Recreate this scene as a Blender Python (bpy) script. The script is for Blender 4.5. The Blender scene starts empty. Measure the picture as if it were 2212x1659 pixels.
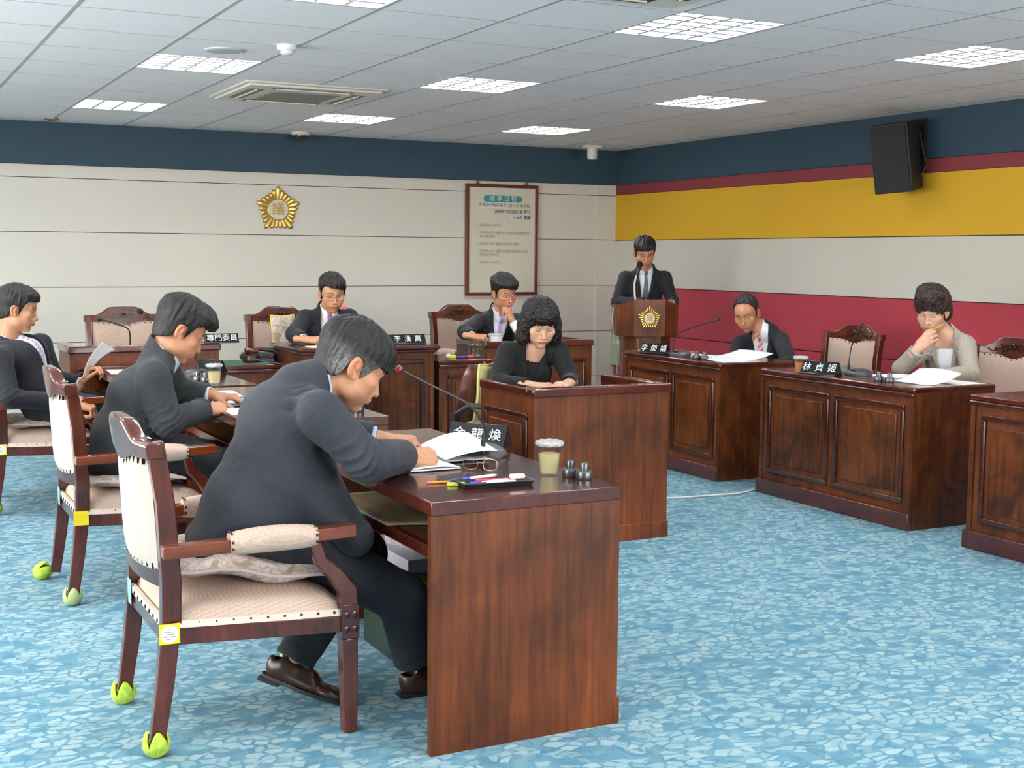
import bpy, bmesh, math, random
import numpy as np
from mathutils import Vector, Matrix
PI = math.pi
scene = bpy.context.scene
COL = scene.collection
# ------------------------------------------------------------------ camera, world, exposure
cam_data = bpy.data.cameras.new('camera')
cam = bpy.data.objects.new('camera', cam_data)
COL.objects.link(cam)
scene.camera = cam
cam_data.sensor_width = 36.0
cam_data.lens = 36.0 * 2788.0 / 2212.0
cam_data.clip_start = 0.05
YAW, PITCH, ROLL = 0.4752, -0.0989, 0.0079
_f = Vector((math.sin(YAW) * math.cos(PITCH), math.cos(YAW) * math.cos(PITCH), math.sin(PITCH)))
_r = Vector((math.cos(YAW), -math.sin(YAW), 0.0))
_u = _r.cross(_f)
_rt = math.cos(ROLL) * _r + math.sin(ROLL) * _u
_up = math.cos(ROLL) * _u - math.sin(ROLL) * _r
cam.matrix_world = Matrix(((_rt.x, _up.x, -_f.x, 0.0), (_rt.y, _up.y, -_f.y, 0.0), (_rt.z, _up.z, -_f.z, 1.47), (0, 0, 0, 1)))
world = bpy.data.worlds.new('world')
scene.world = world
world.use_nodes = True
world.node_tree.nodes['Background'].inputs[0].default_value = (0.75, 0.85, 1.0, 1)
world.node_tree.nodes['Background'].inputs[1].default_value = 0.25
scene.view_settings.view_transform = 'Standard'
scene.view_settings.look = 'None'
scene.view_settings.gamma = 1.0
scene.view_settings.use_curve_mapping = False
scene.view_settings.exposure = 0.60
TUBE_POWER = 74.0      # emission strength of the ceiling tubes
# daylight from the window behind and right of the camera; added fill at left
def area_light(name, loc, rot, sx, sy, power, color):
    d = bpy.data.lights.new(name, 'AREA')
    d.shape = 'RECTANGLE'; d.size = sx; d.size_y = sy; d.energy = power; d.color = color
    o = bpy.data.objects.new(name, d); COL.objects.link(o)
    o.location = loc; o.rotation_euler = rot
    return o
area_light('window_daylight', (4.4, -1.9, 1.45), (math.radians(90), 0, 0), 4.6, 1.6, 190, (1.0, 0.97, 0.93))
area_light('side_fill_light', (-2.45, 5.2, 1.5), (math.radians(90), 0, math.radians(-90)), 7.0, 1.5, 250, (1.0, 0.97, 0.93))  # added fill light, stands inside the room before the solid left wall

# ------------------------------------------------------------------ helpers
def srgb(r, g, b):
    f = lambda c: (c / 255 / 12.92) if c <= 10 else ((c / 255 + 0.055) / 1.055) ** 2.4
    return (f(r), f(g), f(b), 1.0)

MATS = {}
def mat(name, color=(0.5, 0.5, 0.5, 1), rough=0.5, metal=0.0, **kw):
    if name in MATS: return MATS[name]
    m = bpy.data.materials.new(name); m.use_nodes = True
    b = m.node_tree.nodes['Principled BSDF']
    b.inputs['Base Color'].default_value = color
    b.inputs['Roughness'].default_value = rough
    b.inputs['Metallic'].default_value = metal
    for k, v in kw.items():
        b.inputs[k.replace('_', ' ')].default_value = v
    MATS[name] = m
    return m

class NT:
    """small node tree writer"""
    def __init__(s, m):
        s.t = m.node_tree; s.b = s.t.nodes['Principled BSDF']
    def n(s, typ, **kw):
        x = s.t.nodes.new(typ)
        for k, v in kw.items():
            if k.startswith('i_'):
                x.inputs[k[2:].replace('_', ' ')].default_value = v
            else: setattr(x, k, v)
        return x
    def l(s, a, b): s.t.links.new(a, b)
    def coords(s, scale=(1, 1, 1), kind='Object', rot=(0, 0, 0)):
        c = s.n('ShaderNodeTexCoord'); m = s.n('ShaderNodeMapping')
        m.inputs['Scale'].default_value = scale; m.inputs['Rotation'].default_value = rot
        s.l(c.outputs[kind], m.inputs['Vector']); return m.outputs['Vector']
    def noise(s, vec, scale, detail=4, rough=0.55, dist=0.0):
        x = s.n('ShaderNodeTexNoise'); x.inputs['Scale'].default_value = scale
        x.inputs['Detail'].default_value = detail; x.inputs['Roughness'].default_value = rough
        x.inputs['Distortion'].default_value = dist
        s.l(vec, x.inputs['Vector']); return x.outputs['Fac']
    def ramp(s, fac, stops, interp='LINEAR'):
        x = s.n('ShaderNodeValToRGB'); e = x.color_ramp.elements; x.color_ramp.interpolation = interp
        while len(e) < len(stops): e.new(0.5)
        for i, (p, c) in enumerate(stops): e[i].position = p; e[i].color = c
        s.l(fac, x.inputs['Fac']); return x.outputs['Color']
    def mix(s, fac, a, b, typ='MIX'):
        x = s.n('ShaderNodeMix', data_type='RGBA', blend_type=typ)
        for sock, v in ((x.inputs['Factor'], fac), (x.inputs['A'], a), (x.inputs['B'], b)):
            if isinstance(v, (int, float)): sock.default_value = v
            elif isinstance(v, tuple): sock.default_value = v
            else: s.l(v, sock)
        # colour sockets of the mix node are indices 6, 7
        for idx, v in ((6, a), (7, b)):
            if isinstance(v, tuple): x.inputs[idx].default_value = v
            else: s.l(v, x.inputs[idx])
        return x.outputs[2]
    def math(s, op, a, b=None):
        x = s.n('ShaderNodeMath', operation=op)
        for i, v in enumerate((a, b)):
            if v is None: continue
            if isinstance(v, (int, float)): x.inputs[i].default_value = v
            else: s.l(v, x.inputs[i])
        return x.outputs[0]
    def bump(s, h, strength=0.3, dist=0.002):
        x = s.n('ShaderNodeBump'); x.inputs['Strength'].default_value = strength; x.inputs['Distance'].default_value = dist
        s.l(h, x.inputs['Height']); s.l(x.outputs['Normal'], s.b.inputs['Normal'])
    def base(s, c): s.l(c, s.b.inputs['Base Color'])

def wood(name, axis='z', dark=(0.030, 0.0055, 0.003, 1), light=(0.115, 0.020, 0.008, 1), rough=0.22, burl=0.0, coat=0.35):
    if name in MATS: return MATS[name]
    m = mat(name, light, rough, Coat_Weight=coat, Coat_Roughness=0.08)
    t = NT(m)
    sc = {'x': (0.06, 1, 1), 'y': (1, 0.06, 1), 'z': (1, 1, 0.06)}[axis]
    v = t.coords(sc)
    f = t.noise(v, 42, 5, 0.6, 0.3)
    c1 = t.ramp(f, [(0.30, dark), (0.72, light)])
    v2 = t.coords((1, 1, 1))
    f2 = t.noise(v2, 5 if burl else 3, 3, 0.6, 1.2 if burl else 0.4)
    lo = 0.45 - 0.1 * burl
    c2 = t.ramp(f2, [(0.3, (lo, lo, lo, 1)), (0.7, (1.35, 1.3, 1.2, 1))])
    t.base(t.mix(1.0, c1, c2, 'MULTIPLY'))
    return m

class MB:
    """collects simple solids and builds them as one mesh"""
    def __init__(s): s.v = []; s.f = []
    def add(s, vs, fs, M=None):
        o = len(s.v)
        if M is not None: vs = [tuple(M @ Vector(p)) for p in vs]
        s.v += [tuple(p) for p in vs]; s.f += [tuple(o + i for i in f) for f in fs]
        return s
    def box(s, x0, x1, y0, y1, z0, z1, M=None):
        vs = [(x, y, z) for z in (z0, z1) for y in (y0, y1) for x in (x0, x1)]
        return s.add(vs, [(0, 2, 3, 1), (4, 5, 7, 6), (0, 1, 5, 4), (2, 6, 7, 3), (0, 4, 6, 2), (1, 3, 7, 5)], M)
    def hexa(s, bottom, top, M=None):
        """bottom, top: 4 points each, counter-clockwise from above"""
        vs = list(bottom) + list(top)
        return s.add(vs, [(3, 2, 1, 0), (4, 5, 6, 7), (0, 1, 5, 4), (1, 2, 6, 5), (2, 3, 7, 6), (3, 0, 4, 7)], M)
    def prism(s, poly, a, b, axis='z', M=None):
        n = len(poly)
        f = {'z': lambda p, h: (p[0], p[1], h), 'y': lambda p, h: (p[0], h, p[1]), 'x': lambda p, h: (h, p[0], p[1])}[axis]
        vs = [f(p, a) for p in poly] + [f(p, b) for p in poly]
        fs = [tuple(reversed(range(n))), tuple(range(n, 2 * n))] + [(i, (i + 1) % n, n + (i + 1) % n, n + i) for i in range(n)]
        return s.add(vs, fs, M)
    def lathe(s, prof, n=24, M=None):
        vs = []; fs = []
        for r, z in prof:
            for k in range(n):
                a = 2 * PI * k / n; vs.append((r * math.cos(a), r * math.sin(a), z))
        for j in range(len(prof) - 1):
            for k in range(n):
                k2 = (k + 1) % n
                fs.append((j * n + k, j * n + k2, (j + 1) * n + k2, (j + 1) * n + k))
        fs.append(tuple(reversed(range(n)))); fs.append(tuple(range((len(prof) - 1) * n, len(prof) * n)))
        return s.add(vs, fs, M)
    def cyl(s, c, r, h, n=20, r2=None, M=None):
        T = Matrix.Translation(c)
        if M is not None: T = M @ T
        return s.lathe([(r, 0), (r if r2 is None else r2, h)], n, T)
    def ell(s, c, r, n=16, M=None, rot=None):
        vs = []; fs = []; m = n // 2
        R = rot if rot is not None else Matrix.Identity(3)
        for j in range(1, m):
            t = PI * j / m
            for k in range(n):
                a = 2 * PI * k / n
                p = R @ Vector((r[0] * math.sin(t) * math.cos(a), r[1] * math.sin(t) * math.sin(a), -r[2] * math.cos(t)))
                vs.append((c[0] + p.x, c[1] + p.y, c[2] + p.z))
        b = len(vs); pb = R @ Vector((0, 0, -r[2])); pt = R @ Vector((0, 0, r[2]))
        vs.append((c[0] + pb.x, c[1] + pb.y, c[2] + pb.z)); vs.append((c[0] + pt.x, c[1] + pt.y, c[2] + pt.z))
        for j in range(m - 2):
            for k in range(n):
                k2 = (k + 1) % n
                fs.append((j * n + k, j * n + k2, (j + 1) * n + k2, (j + 1) * n + k))
        for k in range(n):
            fs.append((b, (k + 1) % n, k)); fs.append((b + 1, (m - 2) * n + k, (m - 2) * n + (k + 1) % n))
        return s.add(vs, fs, M)
    def tube(s, pts, r, n=10, flat=None, M=None, up=None):
        """swept tube; r a number or a list; flat = (ru, rv) squashes the section; flat rectangles with n=4"""
        pts = [Vector(p) for p in pts]; N = len(pts)
        rs = r if isinstance(r, (list, tuple)) else [r] * N
        vs = []; fs = []
        pu = None
        for i, p in enumerate(pts):
            d = (pts[min(i + 1, N - 1)] - pts[max(i - 1, 0)]).normalized()
            if pu is None:
                a = Vector(up) if up else (Vector((0, 0, 1)) if abs(d.z) < 0.9 else Vector((1, 0, 0)))
            else: a = pu
            u = (a - d * a.dot(d)).normalized(); w = d.cross(u); pu = u
            fu, fv = flat if flat else (1, 1)
            for k in range(n):
                an = 2 * PI * (k + (0.5 if n == 4 else 0)) / n
                q = p + u * (rs[i] * fu * math.cos(an)) + w * (rs[i] * fv * math.sin(an)); vs.append(q)
        for i in range(N - 1):
            for k in range(n):
                k2 = (k + 1) % n
                fs.append((i * n + k, i * n + k2, (i + 1) * n + k2, (i + 1) * n + k))
        fs.append(tuple(reversed(range(n)))); fs.append(tuple(range((N - 1) * n, N * n)))
        return s.add(vs, fs, M)
    def grid(s, fn, nu, nv, close=False):
        vs = [fn(i / nu, j / nv) for j in range(nv + 1) for i in range(nu + 1)]
        fs = [(j * (nu + 1) + i, j * (nu + 1) + i + 1, (j + 1) * (nu + 1) + i + 1, (j + 1) * (nu + 1) + i) for j in range(nv) for i in range(nu)]
        return s.add(vs, fs)
    def build(s, name, material, parent=None, bevel=0.0, seg=2, smooth=True, angle=40, solid=0.0, fix=False):
        me = bpy.data.meshes.new(name)
        me.from_pydata([tuple(p) for p in s.v], [], s.f); me.update()
        if fix:
            bm = bmesh.new(); bm.from_mesh(me); bmesh.ops.recalc_face_normals(bm, faces=bm.faces); bm.to_mesh(me); bm.free()
        return link(name, me, material, parent, bevel, seg, smooth, angle, solid)

def link(name, me, material, parent=None, bevel=0.0, seg=2, smooth=True, angle=40, solid=0.0):
    o = bpy.data.objects.new(name, me); COL.objects.link(o)
    if material is not None:
        for m_ in (material if isinstance(material, (list, tuple)) else [material]): me.materials.append(m_)
    if smooth and len(me.polygons):
        me.polygons.foreach_set('use_smooth', [True] * len(me.polygons))
        me.set_sharp_from_angle(angle=math.radians(angle))
    if solid:
        md = o.modifiers.new('thickness', 'SOLIDIFY'); md.thickness = solid; md.offset = 0
    if bevel:
        md = o.modifiers.new('bevel', 'BEVEL'); md.width = bevel; md.segments = seg; md.limit_method = 'ANGLE'; md.angle_limit = math.radians(35)
        md.harden_normals = False
    if parent is not None: o.parent = parent
    return o

def tag(o, label=None, cat=None, group=None, kind=None):
    if label: o['label'] = label
    if cat: o['category'] = cat
    if group: o['group'] = group
    if kind: o['kind'] = kind
    return o
def thing(name, label, cat, loc=(0, 0, 0), rz=0.0, group=None):
    o = bpy.data.objects.new(name, None); COL.objects.link(o)
    o.empty_display_size = 0.1
    o.location = loc; o.rotation_euler = (0, 0, rz)
    return tag(o, label, cat, group)
def copy_tree(o, parent=None, skip=()):
    c = o.copy(); COL.objects.link(c)
    if parent is not None: c.parent = parent
    for ch in [x for x in bpy.data.objects if x.parent == o]:
        if ch.name.split('.')[0] in skip: continue
        copy_tree(ch, c, skip)
    return c
def structure(o): o['kind'] = 'structure'; return o

def text_obj(name, body, size, material, parent, loc, rot=(0, 0, 0), extrude=0.0006, sx=1.0, align='CENTER', spacing=1.0, bold=0.0):
    cu = bpy.data.curves.new(name, 'FONT')
    cu.body = body; cu.size = size; cu.extrude = extrude; cu.align_x = align; cu.align_y = 'CENTER'
    cu.space_character = spacing; cu.offset = bold; cu.resolution_u = 3
    tmp = bpy.data.objects.new(name + '_tmp', cu); COL.objects.link(tmp)
    bpy.context.view_layer.update()
    dg = bpy.context.evaluated_depsgraph_get()
    me = bpy.data.meshes.new_from_object(tmp.evaluated_get(dg))
    bpy.data.objects.remove(tmp); bpy.data.curves.remove(cu)
    me.name = name
    o = bpy.data.objects.new(name, me); COL.objects.link(o)
    me.materials.clear(); me.materials.append(material)
    o.parent = parent; o.location = loc; o.rotation_euler = rot; o.scale = (sx, 1, 1)
    return o
# ------------------------------------------------------------------ materials
W_TOP = wood('wood_top', 'x', (0.052, 0.009, 0.005, 1), (0.085, 0.016, 0.008, 1), 0.16, coat=0.4)
W_TOPY = wood('wood_top_y', 'y', (0.052, 0.009, 0.005, 1), (0.085, 0.016, 0.008, 1), 0.16, coat=0.4)
W_V = wood('wood_panel', 'z', (0.066, 0.0150, 0.0040, 1), (0.158, 0.042, 0.0095, 1), 0.42, coat=0.05)
W_B = wood('wood_burl', 'z', (0.055, 0.0125, 0.0035, 1), (0.145, 0.040, 0.0090, 1), 0.38, burl=1.0, coat=0.1)
for _m in (W_V, W_B): _m.node_tree.nodes['Principled BSDF'].inputs['Specular IOR Level'].default_value = 0.28
W_DARK = wood('wood_dark', 'x', (0.038, 0.0075, 0.004, 1), (0.066, 0.014, 0.007, 1), 0.24)
W_CHAIR = wood('wood_chair', 'z', (0.055, 0.009, 0.004, 1), (0.115, 0.019, 0.008, 1), 0.20, coat=0.5)
W_ARM = wood('wood_arm', 'y', (0.11, 0.020, 0.006, 1), (0.24, 0.050, 0.013, 1), 0.20, coat=0.5)

def wall_mat(name, color, rough=0.7):
    m = mat(name, color, rough)
    t = NT(m); v = t.coords((1, 1, 1)); f = t.noise(v, 1.2, 2)
    t.base(t.ramp(f, [(0.3, tuple(c * 0.95 for c in color[:3]) + (1,)), (0.7, color)]))
    return m
M_WHITE = wall_mat('wall_white', (0.665, 0.635, 0.555, 1), 0.45)
M_NAVY = wall_mat('wall_navy', (0.022, 0.055, 0.085, 1), 0.7)
M_MAROON = wall_mat('wall_maroon', (0.22, 0.028, 0.035, 1))
M_YELLOW = wall_mat('wall_yellow', (0.66, 0.375, 0.012, 1))
M_RED = wall_mat('wall_red', (0.36, 0.030, 0.048, 1))
M_SEAM = mat('seam', (0.03, 0.027, 0.025, 1), 0.8)

# carpet: pale angular chips over teal, hatched, in half metre tiles
def carpet():
    m = mat('carpet', (0.1, 0.35, 0.45, 1), 0.95)
    t = NT(m)
    v = t.coords((1, 1, 1))
    w = t.n('ShaderNodeTexNoise'); w.inputs['Scale'].default_value = 3.0; w.inputs['Detail'].default_value = 1
    t.l(v, w.inputs['Vector'])
    wv = t.n('ShaderNodeMixRGB', blend_type='ADD'); wv.inputs[0].default_value = 0.09
    t.l(v, wv.inputs[1]); t.l(w.outputs['Color'], wv.inputs[2])
    def layer(scale, rot, sq, lo, hi, thr):
        mp = t.n('ShaderNodeMapping'); mp.inputs['Rotation'].default_value = (0, 0, rot); mp.inputs['Scale'].default_value = (scale, scale * sq, 1)
        t.l(wv.outputs[0], mp.inputs['Vector'])
        e = t.n('ShaderNodeTexVoronoi', feature='DISTANCE_TO_EDGE', voronoi_dimensions='2D'); e.inputs['Scale'].default_value = 1
        c = t.n('ShaderNodeTexVoronoi', feature='F1', voronoi_dimensions='2D'); c.inputs['Scale'].default_value = 1
        t.l(mp.outputs[0], e.inputs['Vector']); t.l(mp.outputs[0], c.inputs['Vector'])
        edge = t.ramp(e.outputs['Distance'], [(lo, (0, 0, 0, 1)), (hi, (1, 1, 1, 1))])
        sep = t.n('ShaderNodeSeparateColor'); t.l(c.outputs['Color'], sep.inputs[0])
        on = t.ramp(sep.outputs[0], [(thr, (0, 0, 0, 1)), (thr + 0.25, (1, 1, 1, 1))])
        return t.mix(1.0, edge, on, 'MULTIPLY'), sep.outputs[1]
    a, ra = layer(20, 0.35, 1.45, 0.07, 0.17, 0.34)
    b, rb = layer(17, 1.25, 2.1, 0.06, 0.13, 0.62)
    teal = (0.048, 0.150, 0.220, 1); mid = (0.105, 0.232, 0.300, 1); pale = (0.31, 0.405, 0.415, 1)
    nz = t.noise(v, 14, 3)
    base = t.ramp(nz, [(0.35, teal), (0.65, mid)])
    pa = t.mix(ra, (0.18, 0.32, 0.365, 1), pale)
    c1 = t.mix(a, base, pa)
    c2 = t.mix(t.math('MULTIPLY', b, 0.6), c1, pale)
    # fine hatch of the loops
    wv2 = t.n('ShaderNodeTexWave', wave_type='BANDS', bands_direction='DIAGONAL'); wv2.inputs['Scale'].default_value = 70
    wv2.inputs['Distortion'].default_value = 3; wv2.inputs['Detail'].default_value = 1
    t.l(v, wv2.inputs['Vector'])
    c3 = t.mix(t.math('MULTIPLY', wv2.outputs['Fac'], 0.30), c2, (0.055, 0.20, 0.275, 1))
    fn = t.noise(v, 260, 2)
    c4 = t.mix(1.0, c3, t.ramp(fn, [(0.3, (0.78, 0.78, 0.78, 1)), (0.7, (1.18, 1.18, 1.18, 1))]), 'MULTIPLY')
    br = t.n('ShaderNodeTexBrick'); br.offset = 0.0
    br.inputs['Scale'].default_value = 1; br.inputs['Brick Width'].default_value = 0.5; br.inputs['Row Height'].default_value = 0.5
    br.inputs['Mortar Size'].default_value = 0.0012; br.inputs['Color1'].default_value = (0, 0, 0, 1); br.inputs['Color2'].default_value = (0, 0, 0, 1); br.inputs['Mortar'].default_value = (1, 1, 1, 1)
    t.l(v, br.inputs['Vector'])
    c5 = t.mix(t.math('MULTIPLY', br.outputs['Fac'], 0.35), c4, (0.30, 0.45, 0.5, 1))
    t.base(c5)
    t.bump(fn, 0.25, 0.004)
    return m
M_CARPET = carpet()

def ceiling_mat():
    m = mat('ceiling_tile', (0.63, 0.65, 0.68, 1), 0.9)
    t = NT(m); v = t.coords()
    f = t.noise(v, 120, 2, 0.7)
    c = t.ramp(f, [(0.28, (0.50, 0.51, 0.53, 1)), (0.35, (0.76, 0.77, 0.785, 1))])
    t.base(c); return m
M_CEIL = ceiling_mat()
M_GRID = mat('ceiling_grid', (0.36, 0.37, 0.37, 1), 0.6)

XL, XR, YB, YF, ZC = -2.6, 7.11, 11.53, -2.0, 2.555
# ------------------------------------------------------------------ shell
structure(MB().box(XL - 0.1, XR + 0.1, YF - 0.1, YB + 0.1, -0.12, 0).build('floor', M_CARPET))
GX = [0.3455 + 0.6 * i + 0.0 for i in range(-5, 13)]     # grid lines across x (the fitted grid)
GY = [6.087 + 0.6 * k for k in range(-14, 10)]
LCOL = [-3, -0, 3, 6, 9]   # lamp cells: x line index (2, 5, 8 and further off)
holes = []
for ci in (-1, 2, 5, 8):
    for rk in (-14 + 4, -6, -2, 2, 6):
        x0 = 0.3455 + 0.6 * ci; y0 = 6.087 + 0.6 * rk
        if x0 > XL + 0.1 and y0 > YF: holes.append((x0, x0 + 0.6, y0, y0 + 0.6))
AC = [(2.745, 8.54), (2.745, 4.28), (2.745, 0.4)]
xs = sorted(set([XL, XR] + [g for g in GX if XL < g < XR])); ys = sorted(set([YF, YB] + [g for g in GY if YF < g < YB]))
cb = MB()
for i in range(len(xs) - 1):
    for j in range(len(ys) - 1):
        mx, my = (xs[i] + xs[i + 1]) / 2, (ys[j] + ys[j + 1]) / 2
        if any(a < mx < b and c < my < d for a, b, c, d in holes): continue
        cb.box(xs[i], xs[i + 1], ys[j], ys[j + 1], ZC, ZC + 0.02)
structure(cb.build('ceiling', M_CEIL, smooth=False))
gb = MB()
for x in xs[1:-1]: gb.box(x - 0.009, x + 0.009, YF, YB, ZC - 0.002, ZC + 0.004)
for y in ys[1:-1]: gb.box(XL, XR, y - 0.0035, y + 0.0035, ZC - 0.0015, ZC + 0.004)
structure(gb.build('trim_1', M_GRID, smooth=False))
# concrete slab above, closes the ceiling void
structure(MB().box(XL - 0.1, XR + 0.1, YF - 0.1, YB + 0.1, ZC + 0.25, ZC + 0.3).build('ceiling_slab', M_GRID))

# back wall: core, navy frieze and white boards separated by dark seams
ZS = [0.235, 0.702, 1.175, 1.642, 2.095]
bw = MB(); zz = [0.0] + ZS + [2.205]
structure(MB().box(XL - 0.1, XR + 0.1, YB + 0.02, YB + 0.12, 0, ZC + 0.25).build('wall_back', M_SEAM))
for a, b in zip(zz[:-1], zz[1:]): bw.box(XL, XR - 0.005, YB, YB + 0.03, a + 0.003, b - 0.003)
o = bw.build('panel', M_WHITE, bpy.data.objects['wall_back'], smooth=False)
MB().box(XL, XR, YB - 0.045, YB + 0.02, 2.205, ZC).build('frieze', M_NAVY, bpy.data.objects['wall_back'], smooth=False)
pb = MB()
for a, b in zip(zz[:-1], zz[1:]): pb.box(6.89, XR, YB - 0.03, YB + 0.01, a + 0.003, b - 0.003)
structure(pb.build('trim_2', M_WHITE, smooth=False))
# right wall: stripes of colour
structure(MB().box(XR + 0.02, XR + 0.12, YF - 0.1, YB + 0.1, 0, ZC + 0.25).build('wall_right', M_SEAM))
WR = bpy.data.objects['wall_right']
def stripe(nm, m, a, b, y0=YF):
    MB().box(XR, XR + 0.03, y0, YB, a + 0.002, b - 0.002).build(nm, m, WR, smooth=False)
stripe('red_board', M_RED, 0.0, 0.235); stripe('red_board', M_RED, 0.235, 0.699); stripe('red_board', M_RED, 0.703, 1.167)
stripe('white_board', M_WHITE, 1.170, 1.637)
stripe('yellow_board', M_YELLOW, 1.640, 2.103)
stripe('maroon_board', M_MAROON, 2.103, 2.205)
stripe('navy_board', M_NAVY, 2.205, ZC)
structure(MB().box(XL - 0.12, XL, YF - 0.1, YB + 0.1, 0, ZC + 0.25).build('wall_left', M_WHITE))
# front wall behind the camera, with a window opening
fw = MB()
fw.box(XL, 2.0, YF - 0.1, YF, 0, ZC + 0.25).box(6.8, XR, YF - 0.1, YF, 0, ZC + 0.25).box(2.0, 6.8, YF - 0.1, YF, 0, 0.6).box(2.0, 6.8, YF - 0.1, YF, 2.3, ZC + 0.25)
structure(fw.build('wall_front', M_WHITE))

# ------------------------------------------------------------------ ceiling fixtures
M_TUBE = mat('tube_glow', (1, 1, 1, 1), 0.4)
_b = M_TUBE.node_tree.nodes['Principled BSDF']
_b.inputs['Emission Color'].default_value = (0.97, 0.985, 1.0, 1); _b.inputs['Emission Strength'].default_value = TUBE_POWER
M_REFL = mat('lamp_reflector', (0.85, 0.87, 0.88, 1), 0.25, 0.6)
M_OFFWHITE = mat('offwhite_plastic', (0.62, 0.60, 0.53, 1), 0.5)
M_WPLASTIC = mat('white_plastic', (0.72, 0.73, 0.74, 1), 0.45)
M_BLACK = mat('black_plastic', (0.012, 0.013, 0.015, 1), 0.35)
M_DGREY = mat('dark_grey_plastic', (0.035, 0.038, 0.042, 1), 0.45)
def make_lamp():
    t = thing('ceiling_light', '', 'light')
    b = MB()
    b.box(0.004, 0.596, 0.004, 0.596, 0.11, 0.12)
    for a in (0.004, 0.588):
        b.box(a, a + 0.008, 0.004, 0.596, 0.0, 0.12); b.box(0.004, 0.596, a, a + 0.008, 0.0, 0.12)
    b.build('housing', M_WPLASTIC, t, smooth=False)
    for k in range(4):
        x = 0.085 + k * 0.1433
        MB().tube([(x, 0.03, 0.07), (x, 0.57, 0.07)], 0.014, 10).build('tube', M_TUBE, t)
    l = MB()
    for k in range(1, 4):   # parabolic blades between the tubes
        x = 0.0133 + k * 0.1433
        l.prism([(x - 0.012, 0.004), (x, 0.0), (x + 0.012, 0.004), (x + 0.002, 0.055), (x - 0.002, 0.055)], 0.012, 0.588, 'y')
    for k in range(1, 6):
        y = 0.1 * k
        l.prism([(y - 0.010, 0.006), (y, 0.002), (y + 0.010, 0.006), (y + 0.002, 0.05), (y - 0.002, 0.05)], 0.012, 0.588, 'x')
    l.build('louvre', M_REFL, t, smooth=False)
    return t
LAMP_LABEL = {
    (2, 6): 'small-looking louvred ceiling light nearest the back wall, left of the air conditioner',
    (2, 2): 'louvred ceiling light beside the round ceiling speaker, above the left desks',
    (2, -2): 'ceiling light cut by the top edge of the picture, left of centre',
    (5, 6): 'louvred ceiling light just right of the far air conditioner, above the wall emblem side',
    (5, 2): 'louvred ceiling light in the middle of the ceiling, right of the smoke detector',
    (5, -2): 'largest bright square ceiling light at the top, right of centre',
    (8, 6): 'louvred ceiling light above the framed agenda board near the far corner',
    (8, 2): 'louvred ceiling light above the lectern area near the coloured wall',
    (8, -2): 'bright ceiling light at the far right edge, above the loudspeaker',
}
lamp0 = make_lamp(); first = True
for ci in (-1, 2, 5, 8):
    for rk in (-10, -6, -2, 2, 6):
        x0 = 0.3455 + 0.6 * ci; y0 = 6.087 + 0.6 * rk
        if x0 < XL + 0.1 or y0 < YF: continue
        o = lamp0 if first else copy_tree(lamp0)
        first = False
        o.location = (x0, y0, ZC)
        lab = LAMP_LABEL.get((ci, rk)) or 'ceiling light outside the picture, %s from left, %s row from front wall' % ({-1: 'first', 2: 'second', 5: 'third', 8: 'fourth'}[ci], {-10: 'first', -6: 'second', -2: 'third', 2: 'fourth', 6: 'fifth'}[rk])
        tag(o, lab, 'light', 'louvred ceiling lights' if (ci, rk) in LAMP_LABEL else 'ceiling lights outside the picture')

M_ACGRILL = mat('ac_grille', (0.26, 0.23, 0.21, 1), 0.7)
_t = NT(M_ACGRILL); _v = _t.coords(); _w = _t.n('ShaderNodeTexWave', bands_direction='X'); _w.inputs['Scale'].default_value = 60
_t.l(_v, _w.inputs['Vector']); _t.base(_t.ramp(_w.outputs['Fac'], [(0.3, (0.16, 0.14, 0.13, 1)), (0.7, (0.34, 0.31, 0.28, 1))]))
for (x, y), lab in zip(AC, ('white ceiling cassette air conditioner left of centre, with brown centre grille', 'ceiling cassette air conditioner mostly cut off by the top edge', None)):
    if lab is None: continue
    t = thing('air_conditioner', lab, 'air conditioner', (x, y, ZC), 0, 'ceiling air conditioners')
    b = MB(); w = 0.475
    # frame with four outlet slots
    b.prism([(-w, -w), (w, -w), (w, w), (-w, w)], -0.012, 0.0)
    b.prism([(-w + 0.03, -w + 0.03), (w - 0.03, -w + 0.03), (w - 0.03, w - 0.03), (-w + 0.03, w - 0.03)], -0.028, -0.012)
    b.build('panel', M_OFFWHITE, t, bevel=0.006)
    MB().box(-0.23, 0.23, -0.23, 0.23, -0.036, -0.026).build('grille', M_ACGRILL, t, bevel=0.004)
    for k in range(4):
        M = Matrix.Rotation(k * PI / 2, 4, 'Z')
        s = MB().box(-0.27, 0.27, 0.300, 0.395, -0.0295, -0.027, M); s.build('air_slot', M_BLACK, t)
        f = MB().box(-0.25, 0.25, 0.343, 0.352, -0.036, -0.0290, M); f.build('flap', M_OFFWHITE, t)
# round ceiling speaker, smoke detector, cameras
t = thing('ceiling_speaker', 'round pale flush speaker grille in the ceiling, left of the smoke detector', 'speaker', (1.845, 6.98, ZC))
MB().lathe([(0.105, 0.0), (0.105, -0.006), (0.092, -0.010), (0.088, -0.008)], 40, Matrix.Rotation(0, 4, 'X')).build('rim', mat('speaker_rim', (0.5, 0.55, 0.56, 1), 0.4), t, fix=True)
MB().lathe([(0.088, -0.0079), (0.06, -0.0105), (0.0, -0.0115)][:2] + [(0.004, -0.012)], 40).build('grille', mat('speaker_grille', (0.38, 0.42, 0.43, 1), 0.6), t, fix=True)
t = thing('smoke_detector', 'small white drum-shaped smoke detector on the ceiling', 'smoke detector', (2.09, 6.66, ZC))
MB().lathe([(0.052, 0), (0.052, -0.022), (0.046, -0.028)], 28).build('base', M_WPLASTIC, t, fix=True)
MB().lathe([(0.032, -0.026), (0.034, -0.042), (0.024, -0.050)], 28).build('sensor', M_WPLASTIC, t, fix=True)
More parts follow.
